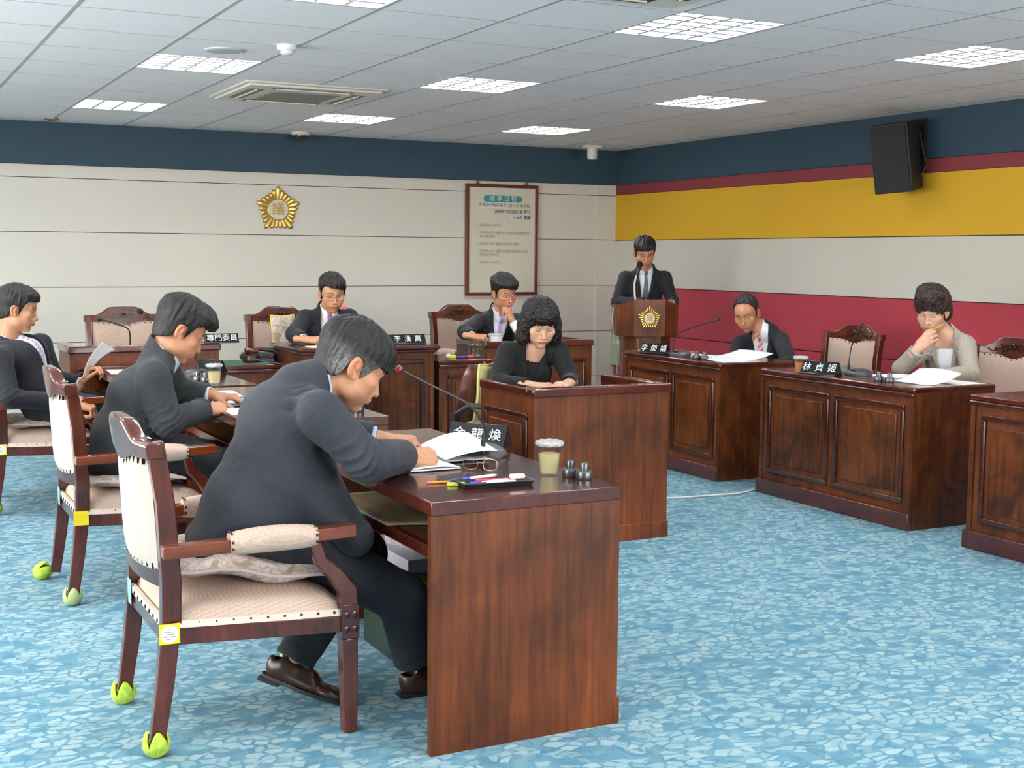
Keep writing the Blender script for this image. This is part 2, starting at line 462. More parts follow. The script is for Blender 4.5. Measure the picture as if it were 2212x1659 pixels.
t = thing('dome_camera', 'dark dome security camera on the ceiling above the wall emblem', 'security camera', (3.66, 11.28, ZC))
MB().lathe([(0.085, 0), (0.085, -0.018), (0.07, -0.03)], 30).build('mount', M_OFFWHITE, t, fix=True)
MB().ell((0, 0, -0.03), (0.06, 0.06, 0.055), 24).build('dome', mat('dome_glass', (0.03, 0.03, 0.03, 1), 0.1), t)
t = thing('ceiling_sensor', 'beige tubular sensor hanging from the ceiling in the far corner', 'sensor', (6.55, 11.05, ZC))
MB().box(-0.085, 0.085, -0.05, 0.05, -0.03, 0).build('mounting_plate', M_OFFWHITE, t, bevel=0.004)
MB().lathe([(0.05, -0.02), (0.05, -0.11), (0.046, -0.135), (0.02, -0.14)], 26).build('tube_body', M_OFFWHITE, t, fix=True)
t = tag(MB().lathe([(0.06, 0), (0.06, -0.01), (0.03, -0.02)], 22, None).build('sprinkler', mat('brass_dull', (0.30, 0.24, 0.13, 1), 0.4, 0.5), None, fix=True), 'small brownish round sprinkler cover on the ceiling near the left back wall', 'sprinkler')
t.location = (1.53, 11.2, ZC)

# ------------------------------------------------------------------ wall things
M_GOLD = mat('gold', (0.62, 0.44, 0.13, 1), 0.32, 0.85)
M_GOLDD = mat('gold_dark', (0.32, 0.22, 0.07, 1), 0.4, 0.7)
M_CREAM = mat('cream', (0.66, 0.61, 0.48, 1), 0.6)
def pent_r(a, R, r):
    """radius of a soft five-pointed outline at angle a (0 = up)"""
    k = (a / (2 * PI / 5)) % 1.0; k = min(k, 1 - k) * 2
    return R + (r - R) * (math.sin(k * PI / 2) ** 0.85)
def emblem(label, size, loc, rz, slim=1.0, parent=None):
    """lies in local x-z, faces -y"""
    t = thing('wall_emblem', label, 'emblem', loc, rz)
    plate = MB(); n = 100; poly = []
    for i in range(n):
        a = 2 * PI * i / n; r = size * pent_r(a, 0.88, 0.66); poly.append((r * math.sin(a), r * math.cos(a)))
    if slim > 0.9: plate.prism(poly, -0.010, 0.0, 'y')
    pt = MB()
    for i in range(25):
        a = 2 * PI * i / 25; R = size * pent_r(a, 1.0, 0.78)
        r0 = size * 0.42; L = (R - r0) / 2; c = r0 + L
        wd = size * 0.088 * slim * (1.15 if i % 5 == 0 else 1)
        rot = Matrix.Rotation(a, 3, 'Y')
        ctr = rot @ Vector((0, -0.012, c))
        # a petal: fat at the tip, thin near the medallion
        vs = []; fs = []; NU, NV = 10, 8
        for u in range(NU + 1):
            tt = u / NU; z = -L + 2 * L * tt
            ww = wd * (0.35 + 0.65 * math.sin(min(1, tt * 1.15) * PI / 2)) * math.sqrt(max(0.0, 1 - max(0, (tt - 0.72) / 0.28) ** 2)) + 0.0004
            for v in range(NV + 1):
                b = PI * v / NV
                groove = 1 - 0.25 * math.exp(-((b - PI / 2) / 0.28) ** 2)
                vs.append(tuple(rot @ Vector((ww * math.cos(b), -0.006 - 0.017 * (size / 0.2) * (ww / wd) * math.sin(b) * groove, c + z))))
        for u in range(NU):
            for v in range(NV):
                fs.append((u * (NV + 1) + v, u * (NV + 1) + v + 1, (u + 1) * (NV + 1) + v + 1, (u + 1) * (NV + 1) + v))
        pt.add(vs, fs)
    if slim > 0.9: plate.build('backplate', M_GOLDD, t)
    pt.build('petals', M_GOLD, t, angle=60, fix=False)
    R = Matrix.Rotation(PI / 2, 4, 'X')
    MB().lathe([(size * 0.47, 0.0), (size * 0.47, 0.012), (size * 0.43, 0.016), (size * 0.42, 0.012)], 40, R).build('ring', M_GOLD, t)
    MB().lathe([(size * 0.43, 0.0), (size * 0.43, 0.0135)], 40, R).build('medallion', M_CREAM, t)
    text_obj('character', '議', size * 0.56, M_GOLDD, t, (0, -0.0145, -size * 0.0), (PI / 2, 0, 0), 0.001, bold=size * 0.006)
    return t
emblem('gold five-pointed flower emblem with a character, hanging on the white back wall', 0.215, (3.519, YB - 0.002, 1.873), 0)

# framed agenda board
M_BOARD = mat('board_paper', (0.63, 0.60, 0.48, 1), 0.35)
M_FRAME = mat('frame_wood', (0.12, 0.022, 0.012, 1), 0.3)
bd = thing('agenda_board', 'tall brown-framed cream board of meeting agenda text on the back wall', 'notice board', (5.795, YB - 0.02, 1.625))
W2, H2 = 0.398, 0.546
MB().box(-W2 + 0.02, W2 - 0.02, -0.01, 0.012, -H2 + 0.02, H2 - 0.02).build('board', M_BOARD, bd)
fb = MB(); fw_ = 0.032
fb.box(-W2, W2, -0.022, 0.015, H2 - fw_, H2).box(-W2, W2, -0.022, 0.015, -H2, -H2 + fw_)
fb.box(-W2, -W2 + fw_, -0.022, 0.015, -H2 + fw_, H2 - fw_).box(W2 - fw_, W2, -0.022, 0.015, -H2 + fw_, H2 - fw_)
fb.build('frame', M_FRAME, bd, bevel=0.004)
for x in (-0.27, 0.27):
    MB().tube([(x, -0.004, H2 - 0.003), (x, -0.006, H2 + 0.03)], [0.02, 0.005], 8).build('hanging_hook', M_GOLDD, bd)
M_INK = mat('ink_blue_black', (0.05, 0.06, 0.11, 1), 0.6)
M_INKB = mat('ink_brown', (0.20, 0.16, 0.12, 1), 0.6)
M_TEAL = mat('teal_label', (0.035, 0.25, 0.27, 1), 0.5)
M_LET = mat('letter_pale', (0.62, 0.70, 0.66, 1), 0.5)
M_STRIP = mat('paper_strip', (0.72, 0.73, 0.74, 1), 0.5)
pill = []
for i in range(13): a = -PI / 2 + PI * i / 12; pill.append((0.185 + 0.032 * math.cos(a) + 0.0, 0.405 + 0.032 * math.sin(a)))
for i in range(13): a = PI / 2 + PI * i / 12; pill.append((-0.175 + 0.032 * math.cos(a), 0.405 + 0.032 * math.sin(a)))
MB().prism(pill, -0.0125, -0.010, 'y').build('title_label', M_TEAL, bd, fix=True)
RT = (PI / 2, 0, 0)
text_obj('title', '議 事 日 程', 0.060, M_LET, bd, (0.005, -0.0130, 0.405), RT, 0.0004, sx=1.05)
MB().box(-0.25, 0.045, -0.0115, -0.010, 0.322, 0.358).build('paper_strip', M_STRIP, bd)
MB().box(0.09, 0.235, -0.0115, -0.010, 0.205, 0.243).build('paper_strip', M_STRIP, bd)
text_obj('heading', '조례심사특별위원회', 0.038, M_INK, bd, (0.04, -0.0120, 0.341), RT, 0.0003, sx=0.95, align='RIGHT', bold=0.0005)
text_obj('heading', '(第 1 次 委員會)', 0.036, M_INKB, bd, (0.315, -0.0120, 0.338), RT, 0.0003, sx=1.0, align='RIGHT')
text_obj('date_line', '2009年 9月25日 金 曜日', 0.041, M_INK, bd, (0.315, -0.0120, 0.280), RT, 0.0003, sx=0.95, align='RIGHT', bold=0.0004)
text_obj('time_line', '10:00時 開議', 0.040, M_INK, bd, (0.315, -0.0120, 0.222), RT, 0.0003, sx=0.95, align='RIGHT', bold=0.0004)
for z, s in ((0.142, '1.  위원장·간사 선임의 건'), (0.068, '2.  인천광역시동구 식품진흥기금 설치 및 운용조례 중'), (0.032, '     일부개정조례안'),
             (-0.040, '3.  인천광역시동구 보훈대상자 지원 조례안'), (-0.112, '4.  인천광역시동구 교통안전정책심의위원회 구성 및'), (-0.148, '     운영에 관한 조례안'), (-0.220, '5.  심사보고서 작성의 건')):
    text_obj('agenda_line', s, 0.031, M_INKB, bd, (-0.285, -0.0120, z), RT, 0.0002, sx=0.86, align='LEFT')

# loudspeaker on the right wall
t = thing('loudspeaker', 'black wedge-shaped loudspeaker on the coloured right wall below the ceiling', 'loudspeaker', (6.93, 7.25, 2.22), 0)
M_SPK = mat('speaker_black', (0.010, 0.010, 0.011, 1), 0.6)
sp = MB(); RS = Matrix.Rotation(math.radians(-10), 4, 'Y') @ Matrix.Rotation(math.radians(-90 + 20), 4, 'Z')
sp.prism([(-0.15, -0.16), (0.15, -0.16), (0.10, 0.12), (-0.10, 0.12)], -0.25, 0.25, 'z', RS); sp.build('cabinet', M_SPK, t, bevel=0.008, fix=True)
MB().box(-0.135, 0.135, -0.172, -0.158, -0.235, 0.235, RS).build('grille', mat('speaker_cloth', (0.016, 0.016, 0.017, 1), 0.9), t, bevel=0.004)
MB().box(-0.01, 0.175, -0.03, 0.03, -0.06, 0.06).box(0.15, 0.178, -0.08, 0.08, -0.12, 0.28).build('bracket', M_BLACK, t)
MB().tube([(0.10, -0.08, 0.18), (0.08, -0.14, 0.05), (0.12, -0.15, -0.06), (0.08, -0.12, -0.15)], 0.004, 6).build('cable', M_DGREY, t)
# wall socket box low in the corner
t = thing('wall_box', 'pale green electrical box on the red wall left of the lectern', 'electrical box', (XR - 0.001, 11.36, 0.52))
M_GREENISH = mat('green_grey', (0.42, 0.47, 0.34, 1), 0.5)
MB().box(-0.04, 0, -0.15, 0.15, -0.17, 0.17).build('case', M_GREENISH, t, bevel=0.004)
MB().box(-0.044, -0.04, -0.09, 0.09, 0.05, 0.09).build('label_plate', mat('pale_label', (0.60, 0.68, 0.5, 1), 0.5), t)
# unseen: frame added on the solid left wall; bars of the front window
wb = MB()
for k in range(6): y = 1.6 + 1.44 * k; wb.box(XL, XL + 0.05, y - 0.03, y + 0.03, 0.7, 2.3)
wb.box(XL, XL + 0.05, 1.57, 8.83, 0.64, 0.72).box(XL, XL + 0.05, 1.57, 8.83, 2.28, 2.36)
structure(wb.build('added_window_frame', M_WPLASTIC, smooth=False))
wb = MB()
for k in range(4): x = 2.03 + 1.58 * k; wb.box(x - 0.03, x + 0.03, YF - 0.08, YF - 0.02, 0.6, 2.3)
structure(wb.build('window_2', M_WPLASTIC, smooth=False))
# ------------------------------------------------------------------ desks
def raised_panel(parent, x0, x1, z0, z1, y, facing=-1, axis='y', m_frame=None, m_field=None, w=0.03):
    """moulded rectangle standing proud of a face; axis 'y': panel in x-z at depth y; axis 'x': panel in y-z at x=y"""
    s = facing
    def bx(b, a0, a1, c0, c1, d0, d1):
        lo, hi = sorted((y + s * d0, y + s * d1))
        if axis == 'y': b.box(a0, a1, lo, hi, c0, c1)
        else: b.box(lo, hi, a0, a1, c0, c1)
    b = MB()
    for a0, a1, c0, c1 in ((x0, x1, z1 - w, z1), (x0, x1, z0, z0 + w), (x0, x0 + w, z0 + w, z1 - w), (x1 - w, x1, z0 + w, z1 - w)):
        bx(b, a0, a1, c0, c1, -0.002, 0.014)
    b.build('moulding', m_frame or W_DARK, parent, bevel=0.006, seg=3)
    f = MB(); g = 0.028
    bx(f, x0 + w + g, x1 - w - g, z0 + w + g, z1 - w - g, -0.002, 0.010)
    f.build('raised_field', m_field or W_B, parent, bevel=0.007, seg=3)

def front_desk(name, label, loc, rz, W, D, H, npan=2, group=None, ogee=False, plain=False):
    """local: width x 0..W, front face at y=0 looking to -y, user side +y"""
    t = thing(name, label, 'desk', loc, rz, group)
    e = 0.0
    MB().box(0.012, W - 0.012, 0.012, D, H - 0.035 - 0.03, H - 0.03).box(0.0, 0.03, 0.0, D, 0.0, H - 0.03).box(W - 0.03, W, 0.0, D, 0.0, H - 0.03).build('side_panel', W_B, t, smooth=False)
    MB().box(0.028, W - 0.028, 0.008, 0.03, 0.0, H - 0.03).build('front_panel', W_V, t, smooth=False)
    MB().box(0.03, W - 0.03, 0.05, D - 0.06, H * 0.72, H * 0.72 + 0.018).build('shelf', W_DARK, t, smooth=False)
    if ogee:
        MB().box(-0.035, W + 0.035, -0.035, D, H - 0.028, H).build('tabletop', W_TOP, t, bevel=0.012, seg=4)
        MB().box(-0.014, W + 0.014, -0.014, D, H - 0.05, H - 0.026).build('cornice', W_DARK, t, bevel=0.008)
    else:
        MB().box(-0.004, W + 0.004, -0.006, D + 0.004, H - 0.03, H).build('tabletop', W_TOP, t, bevel=0.008, seg=3)
        if not plain:
            MB().box(-0.001, W + 0.001, -0.014, 0.01, H - 0.052, H - 0.030).build('cornice', W_DARK, t, bevel=0.006)
    if not plain:
        MB().box(-0.012, W + 0.002, -0.018, 0.004, 0, 0.095).build('plinth', wood('wood_plinth', 'x', (0.04, 0.008, 0.006, 1), (0.105, 0.019, 0.013, 1), 0.3), t, bevel=0.006)
    if npan:
        g = 0.045; w = (W - 0.05 - g * (npan + 1)) / npan + 0.0
        for k in range(npan):
            x0 = 0.025 + g + k * (w + g)
            raised_panel(t, x0, x0 + w, 0.14, H - 0.095, 0.008)
    return t

def ledge_desk(name, label, loc, rz, W, D, H, npan=1, group=None, lh=0.10, side_panel=False, left_len=None):
    """desk with a raised rim on the front and both sides (u-shape)"""
    t = thing(name, label, 'desk', loc, rz, group)
    th = 0.05
    MB().box(0.0, W, 0.0, th, 0.0, H - 0.03).build('front_panel', W_V, t, smooth=False)
    MB().box(0.0, th, th, D, 0.0, H - 0.03).build('side_panel', W_V, t, smooth=False)
    MB().box(W - th, W, th, D, 0.0, H - 0.03).build('side_panel', W_V, t, smooth=False)
    MB().box(th, W - th, th, D, H - lh - 0.03, H - lh).build('worktop', W_TOP, t, smooth=False)
    r = MB(); o_ = 0.012
    r.box(-o_, W + o_, -o_, th + 0.008, H - 0.045, H)
    r.build('ledge', W_TOP, t, bevel=0.008, seg=3)
    MB().box(-o_, th + 0.008, th + 0.008, D, H - 0.045, H).build('ledge', W_TOPY, t, bevel=0.008, seg=3)
    MB().box(W - th - 0.008, W + o_, th + 0.008, D, H - 0.045, H).build('ledge', W_TOPY, t, bevel=0.008, seg=3)
    g = 0.05
    if npan:
        w = (W - g * (npan + 1)) / npan
        for k in range(npan): raised_panel(t, g + k * (w + g), g + k * (w + g) + w, 0.14, H - 0.13, 0.0)
    if side_panel: raised_panel(t, 0.06, D - 0.06, 0.14, H - 0.13, 0.0, -1, 'x')
    return t

W_SHELF = wood('wood_shelf', 'x', (0.06, 0.022, 0.008, 1), (0.15, 0.06, 0.022, 1), 0.4)
def row_desk(label, y, L=1.48, x0=1.475, D=0.64, H=0.76):
    """left-hand desks: local x along the desk length (world +y), front to world +x"""
    t = thing('desk', label, 'desk', (x0, y, 0), 0, 'desks of the left row')
    e = 0.026
    MB().box(0, D, 0, e, 0, H - 0.042).build('side_panel', W_V, t, smooth=False)
    MB().box(0, D, L - e, L, 0, H - 0.042).build('side_panel', W_V, t, smooth=False)
    MB().box(D - 0.05, D - 0.03, e, L - e, 0.08, H - 0.042).build('modesty_panel', W_V, t, smooth=False)
    MB().box(0.0, D + 0.002, -0.002, L + 0.002, H - 0.042, H).build('tabletop', W_TOPY, t, bevel=0.003)
    MB().box(0.03, D - 0.05, e, L - e, 0.60, 0.618).build('shelf', W_SHELF, t, smooth=False)
    MB().box(0.012, 0.034, e, L - e, 0.585, 0.622).build('shelf_rail', W_TOPY, t, bevel=0.002)
    MB().box(D - 0.012, D + 0.008, -0.004, L, 0, 0.085).build('plinth', W_V, t, bevel=0.003)
    return t
row_desk('nearest mahogany desk, its plain end panel standing large at the bottom centre', 3.37)
row_desk('mahogany desk in the left row where the second man from the front writes', 5.31)
row_desk('farthest mahogany desk of the left row, with a lidded cup near its corner', 6.885, 1.40, 1.335, 0.64)

# right-hand desks face world -x: rotate by -90 degrees
RD = 'mahogany desks of the right row'
front_desk('desk', 'panelled mahogany desk on the right where the man with the striped red tie leans', (5.055, 8.02, 0), -PI / 2, 1.17, 0.60, 0.78, 2, RD)
front_desk('desk', 'panelled mahogany desk on the right in front of the woman in the grey jacket', (5.075, 6.45, 0), -PI / 2, 1.31, 0.60, 0.78, 2, RD)
front_desk('desk', 'panelled desk with an orange-brown edge, cut off by the right picture edge', (5.06, 4.73, 0), -PI / 2, 1.31, 0.62, 0.79, 2, RD, ogee=False)

# back row
BK = 'desks of the back row'
front_desk('desk', 'wide chairman desk with overhanging moulded top at the back centre', (2.60, 8.0, 0), 0, 0.92, 0.64, 0.868, 2, BK, ogee=True)
ledge_desk('desk', 'rimmed desk at the back left with a black sign plate on its ledge', (1.22, 8.42, 0), 0, 0.94, 0.46, 0.883, 2, BK)
ledge_desk('desk', 'rimmed desk at the back right where the young man rests his chin', (3.99, 8.15, 0), 0, 0.86, 0.50, 0.865, 2, BK)
t = front_desk('side_table', 'low mahogany side table with a wooden gavel, left of the chairman', (2.17, 8.34, 0), 0, 0.39, 0.46, 0.74, 0, 'low tables beside the chairman')
t['category'] = 'table'
MB().box(0.02, 0.33, 0.03, 0.40, 0.740, 0.742).build('felt_top', mat('green_felt', (0.02, 0.10, 0.06, 1), 0.9), t)
t = front_desk('side_table', 'low mahogany side table carrying a glass ornament, right of the chairman', (3.57, 8.03, 0), 0, 0.40, 0.5, 0.755, 1, 'low tables beside the chairman')
t['category'] = 'table'
# recording clerk's box desk in the middle of the room
t = ledge_desk('desk', 'tall rimmed desk in the middle, plain near side, where the woman in black sits', (3.005, 5.60, 0), 0, 0.80, 0.60, 0.815, 0, None, lh=0.075, side_panel=True)
MB().box(-0.004, 0.805, -0.010, 0.01, 0, 0.085).build('plinth', W_V, t, bevel=0.003)

# lectern
LX, LY = 5.74, 8.80
lt = thing('lectern', 'mahogany lectern with chamfered front and gold emblem in the far right corner', 'lectern', (LX, LY, 0), -0.42)
def octo(w, d, c): return [(-w, d), (-w, -d + c), (-w + c * 1.1, -d), (w - c * 1.1, -d), (w, -d + c), (w, d)]
MB().prism(octo(0.19, 0.15, 0.08), 0.06, 0.84).build('pedestal', W_V, lt, smooth=False, fix=True)
MB().prism(octo(0.22, 0.18, 0.08), 0.0, 0.07).build('foot_board', W_DARK, lt, bevel=0.006, fix=True)
p = octo(0.25, 0.19, 0.115); zt = [1.085, 1.085, 1.135, 1.135, 1.085, 1.085]
vs = [(x, y, 0.84) for x, y in p] + [(x, y, z) for (x, y), z in zip(p, zt)]
n = 6
MB().add(vs, [tuple(reversed(range(n))), tuple(range(n, 2 * n))] + [(i, (i + 1) % n, n + (i + 1) % n, n + i) for i in range(n)]).build('head_board', W_V, lt, smooth=False, fix=True)
em = emblem('x', 0.098, (0, 0, 0), 0, slim=0.85)
for c in [x for x in bpy.data.objects if x.parent == em]:
    c.parent = lt; c.location = Vector(c.location) + Vector((0.0, -0.1905, 0.985)); c.name = 'emblem_' + c.name.split('.')[0]
bpy.data.objects.remove(em)

# ------------------------------------------------------------------ upholstered armchairs
def fabric(name, c1, c2, scale=260):
    m = mat(name, c1, 0.85)
    t = NT(m); v = t.coords((1, 1, 1), rot=(0.3, 0.7, 0.785))
    ch = t.n('ShaderNodeTexChecker'); ch.inputs['Scale'].default_value = scale
    t.l(v, ch.inputs['Vector'])
    t.base(t.mix(ch.outputs['Fac'], c1, c2)); t.bump(ch.outputs['Fac'], 0.3, 0.0015)
    return m
M_FAB = fabric('cream_weave', (0.60, 0.46, 0.37, 1), (0.44, 0.31, 0.25, 1))
M_FABB = mat('grey_back_cloth', (0.40, 0.365, 0.33, 1), 0.85)
_t = NT(M_FABB); _n = _t.noise(_t.coords((1, 1, 6)), 180, 2); _t.bump(_n, 0.35, 0.001)
M_NAIL = mat('nail_bronze', (0.05, 0.04, 0.032, 1), 0.35, 0.8)
M_TRIM = mat('trim_strip', (0.62, 0.52, 0.44, 1), 0.8)
M_BALL = mat('tennis_felt', (0.42, 0.58, 0.05, 1), 0.95)
_t = NT(M_BALL); _v = _t.coords()
_t.bump(_t.noise(_v, 400, 2), 0.5, 0.002)
_t.base(_t.ramp(_t.noise(_v, 60, 3), [(0.3, (0.30, 0.47, 0.03, 1)), (0.7, (0.50, 0.66, 0.08, 1))]))
M_YLAB = mat('yellow_label', (0.85, 0.62, 0.02, 1), 0.4)
M_WLAB = mat('white_label', (0.80, 0.80, 0.76, 1), 0.4)
M_BLAB = mat('blue_film', (0.28, 0.50, 0.66, 1), 0.2)

def crest_z(u):
    """top line of the back, u = -1..1"""
    a = abs(u)
    return 0.935 + 0.052 * (0.5 + 0.5 * math.cos(PI * min(1, max(0, (a - 0.28) / 0.42)))) - 0.006 * a
def make_chair():
    c = thing('armchair', '', 'chair')
    # y forward; rear legs x = +-.25, front legs x = +-.30
    for s in (-1, 1):
        b = MB(); path = [(0.252 * s, -0.300, 0.03), (0.250 * s, -0.272, 0.22), (0.250 * s, -0.252, 0.40), (0.250 * s, -0.250, 0.52), (0.250 * s, -0.262, 0.75), (0.252 * s, -0.290, 0.93)]
        b.tube(path, [0.030, 0.036, 0.040, 0.040, 0.037, 0.036], 4, flat=(1.0, 0.78), up=(0, 1, 0))
        b.build('rear_leg', W_CHAIR, c, bevel=0.004, angle=50)
        b = MB()
        b.tube([(0.302 * s, 0.278, 0.0), (0.302 * s, 0.275, 0.30)], [0.030, 0.036], 4, up=(0, 1, 0))
        b.build('front_leg', W_CHAIR, c, bevel=0.004, angle=50)
        b = MB().box(0.302 * s - 0.027, 0.302 * s + 0.027, 0.246, 0.304, 0.30, 0.405)
        for k in range(4):
            for f in (-1, 1):
                b.lathe([(0.011, 0), (0.011, 0.0025), (0.006, 0.004)], 10, Matrix.Translation((0.302 * s + 0.027 * f, 0.262 + 0.026 * (k % 2), 0.330 + 0.045 * (k // 2))) @ Matrix.Rotation(f * PI / 2, 4, 'Y'))
                b.lathe([(0.011, 0), (0.011, 0.0025), (0.006, 0.004)], 10, Matrix.Translation((0.289 * s + 0.024 * (k % 2) * s, 0.304, 0.330 + 0.045 * (k // 2))) @ Matrix.Rotation(-PI / 2, 4, 'X'))
        b.build('carved_block', W_DARK, c, bevel=0.002)
        # arm support: s-curve from the front leg back up to the arm
        b = MB(); b.tube([(0.302 * s, 0.275, 0.40), (0.302 * s, 0.272, 0.45), (0.300 * s, 0.235, 0.50), (0.298 * s, 0.190, 0.545), (0.297 * s, 0.172, 0.605)], [0.038, 0.040, 0.034, 0.028, 0.026], 4, flat=(1, 0.9), up=(0, 1, 0))
        b.build('arm_support', W_CHAIR, c, bevel=0.005, angle=50)
        b = MB(); b.tube([(0.292 * s, -0.282, 0.615), (0.296 * s, 0.0, 0.622), (0.300 * s, 0.300, 0.632)], [0.028, 0.028, 0.029], 4, flat=(0.95, 1.15), up=(0, 0, 1))
        b.build('armrest', W_ARM, c, bevel=0.004, angle=50)
        # padded sleeve
        b = MB(); n = 9; pts = []; rr = []
        for k in range(n + 1):
            tt = k / n; y = -0.088 + 0.265 * tt
            pts.append((0.296 * s, y, 0.624 + 0.004 * math.sin(PI * tt))); rr.append(0.031 + 0.009 * math.sin(PI * tt) ** 0.6)
        b.tube(pts, rr, 16, up=(0, 0, 1)); b.build('arm_pad', M_FAB, c)
        b = MB()
        for y in (-0.084, 0.172):
            for f in (-1, 1):
                for z in (0.612, 0.632): b.ell((0.296 * s + f * 0.031, y, z), (0.004, 0.005, 0.005), 8)
            for xx in (-0.016, 0.0, 0.016): b.ell((0.296 * s + xx, y, 0.656), (0.005, 0.005, 0.003), 8)
        b.build('nail_row', M_NAIL, c)
    # seat frame
    b = MB()
    b.hexa([(-0.27, -0.27, 0.333), (-0.235, -0.27, 0.333), (-0.285, 0.26, 0.320), (-0.32, 0.26, 0.320)], [(-0.27, -0.27, 0.385), (-0.235, -0.27, 0.385), (-0.285, 0.26, 0.372), (-0.32, 0.26, 0.372)])
    b.hexa([(0.235, -0.27, 0.333), (0.27, -0.27, 0.333), (0.32, 0.26, 0.320), (0.285, 0.26, 0.320)], [(0.235, -0.27, 0.385), (0.27, -0.27, 0.385), (0.32, 0.26, 0.372), (0.285, 0.26, 0.372)])
    b.box(-0.285, 0.285, 0.25, 0.285, 0.320, 0.375).box(-0.24, 0.24, -0.275, -0.245, 0.335, 0.385)
    b.build('seat_frame', W_CHAIR, c, bevel=0.003)
    # seat cushion, domed
    def seat(u, v):
        x = (u - 0.5) * 2; y = (v - 0.5) * 2
        hw = 0.262 + 0.045 * v
        k = max(0.0, 1 - abs(x) ** 5) * max(0.0, 1 - abs(y) ** 6)
        z = 0.388 - 0.010 * v + 0.072 * k ** 0.45 + 0.012 * (1 - x * x) * (1 - y * y)
        return (x * hw, -0.262 + 0.53 * v, z)
    b = MB().grid(seat, 26, 26)
    b.box(-0.262, 0.262, -0.262, -0.255, 0.385, 0.390)
    b.build('seat', M_FAB, c, angle=80)
    b = MB()
    for s in (-1, 1):
        for k in range(10):
            f = (k + 0.4) / 10; b.ell((s * (0.262 + 0.046 * f + 0.004), -0.245 + 0.505 * f, 0.395 - 0.014 * f), (0.005, 0.006, 0.006), 8)
    for k in range(9): b.ell((-0.25 + 0.0625 * k, 0.286, 0.381), (0.006, 0.005, 0.006), 8)
    for k in range(8): b.ell((-0.20 + 0.057 * k, -0.279, 0.393), (0.002, 0.004, 0.007), 8)
    b.build('nail_row', M_NAIL, c)
    b = MB()
    for s in (-1, 1):
        b.hexa([(s * 0.2715 - 0.002, -0.26, 0.384), (s * 0.2715 + 0.002, -0.26, 0.384), (s * 0.3155 + 0.002, 0.262, 0.371), (s * 0.3155 - 0.002, 0.262, 0.371)],
               [(s * 0.2645 - 0.002, -0.26, 0.404), (s * 0.2645 + 0.002, -0.26, 0.404), (s * 0.309 + 0.002, 0.262, 0.391), (s * 0.309 - 0.002, 0.262, 0.391)])
    b.box(-0.285, 0.285, 0.27, 0.2865, 0.371, 0.391).box(-0.235, 0.235, -0.278, -0.262, 0.383, 0.405)
    b.build('trim_strip', M_TRIM, c)
    # carved crest rail, curved in plan
    def arc(u): return -0.282 - 0.032 * (1 - u * u)
    b = MB(); N = 40; vs = []; fs = []
    for i in range(N + 1):
        u = -1 + 2 * i / N; x = 0.278 * u; y = arc(u) ; zt = crest_z(u); zb = 0.872 - 0.020 * (0.5 + 0.5 * math.cos(PI * min(1, abs(u) / 0.5))) + 0.012 * abs(u)
        for dy, z in ((0.024, zb), (0.024, zt - 0.006), (0.014, zt), (-0.018, zt), (-0.026, zt - 0.008), (-0.024, zb)): vs.append((x, y + dy - 0.012 + (z - 0.93) * -0.12, z))
    for i in range(N):
        for k in range(6): k2 = (k + 1) % 6; fs.append((i * 6 + k, (i + 1) * 6 + k, (i + 1) * 6 + k2, i * 6 + k2))
    fs.append(tuple(range(6))); fs.append(tuple(reversed(range(N * 6, N * 6 + 6))))
    b.add(vs, fs); b.build('crest_rail', W_CHAIR, c, bevel=0.003, fix=True, angle=45)
    # carved scroll work on the front of the crest
    b = MB(); rnd = random.Random(4)
    for s in (-1, 1):
        for (u0, z0, r_, a0) in ((0.10, 0.925, 0.020, 0.0), (0.26, 0.925, 0.017, 1.0), (0.42, 0.910, 0.013, 2.0)):
            pts = []
            for k in range(12):
                a = a0 + k * 0.55; rr = r_ * (1 - k / 14); pts.append((s * (0.278 * u0 + rr * math.cos(a)), arc(u0) + 0.018, z0 + rr * math.sin(a)))
            b.tube(pts, 0.0045, 6)
        b.tube([(s * 0.278 * u, arc(u) + 0.018, 0.905 + 0.010 * math.sin(u * 22)) for u in np.linspace(0.02, 0.62, 22)], 0.004, 6)
    b.ell((0, arc(0) + 0.018, 0.938), (0.014, 0.006, 0.012), 10)
    b.build('carving', W_CHAIR, c)
    # back pad: bulging front and back faces
    def pad(front):
        def fn(u, v):
            x = (u - 0.5) * 2; zz = v
            bul = max(0, 1 - x ** 6) * max(0, 1 - (2 * v - 1) ** 6)
            zb = 0.548 - 0.008 * (1 - x * x); zt = 0.872 - 0.020 * (0.5 + 0.5 * math.cos(PI * min(1, abs(x) / 0.5))) + 0.010 * abs(x)
            z = zb + (zt - zb) * zz
            yb = -0.262 - (max(0, z - 0.52)) ** 1.3 * 0.07 - 0.030 * (1 - x * x)
            return (0.222 * x, yb + (0.014 + 0.022 * bul if front else -0.016 - 0.012 * bul), z)
        return fn
    MB().grid(pad(True), 20, 20).build('backrest', M_FAB, c, angle=80)
    MB().grid(pad(False), 20, 20).build('backrest_rear', M_FABB, c, angle=80)
    # stile infill + lower rail
    b = MB(); 
    for zlo, zhi, nm in ((0.500, 0.552, 0),):
        vs = []; fs = []
        for i in range(N + 1):
            u = -1 + 2 * i / N; y = -0.250 - 0.034 * (1 - u * u)
            for dy, z in ((0.014, zlo), (0.014, zhi), (-0.018, zhi), (-0.018, zlo)): vs.append((0.24 * u, y + dy - 0.006, z))
        for i in range(N):
            for k in range(4): k2 = (k + 1) % 4; fs.append((i * 4 + k, (i + 1) * 4 + k, (i + 1) * 4 + k2, i * 4 + k2))
        b.add(vs, fs)
    b.build('lower_rail', W_DARK, c, fix=True)
    b = MB()
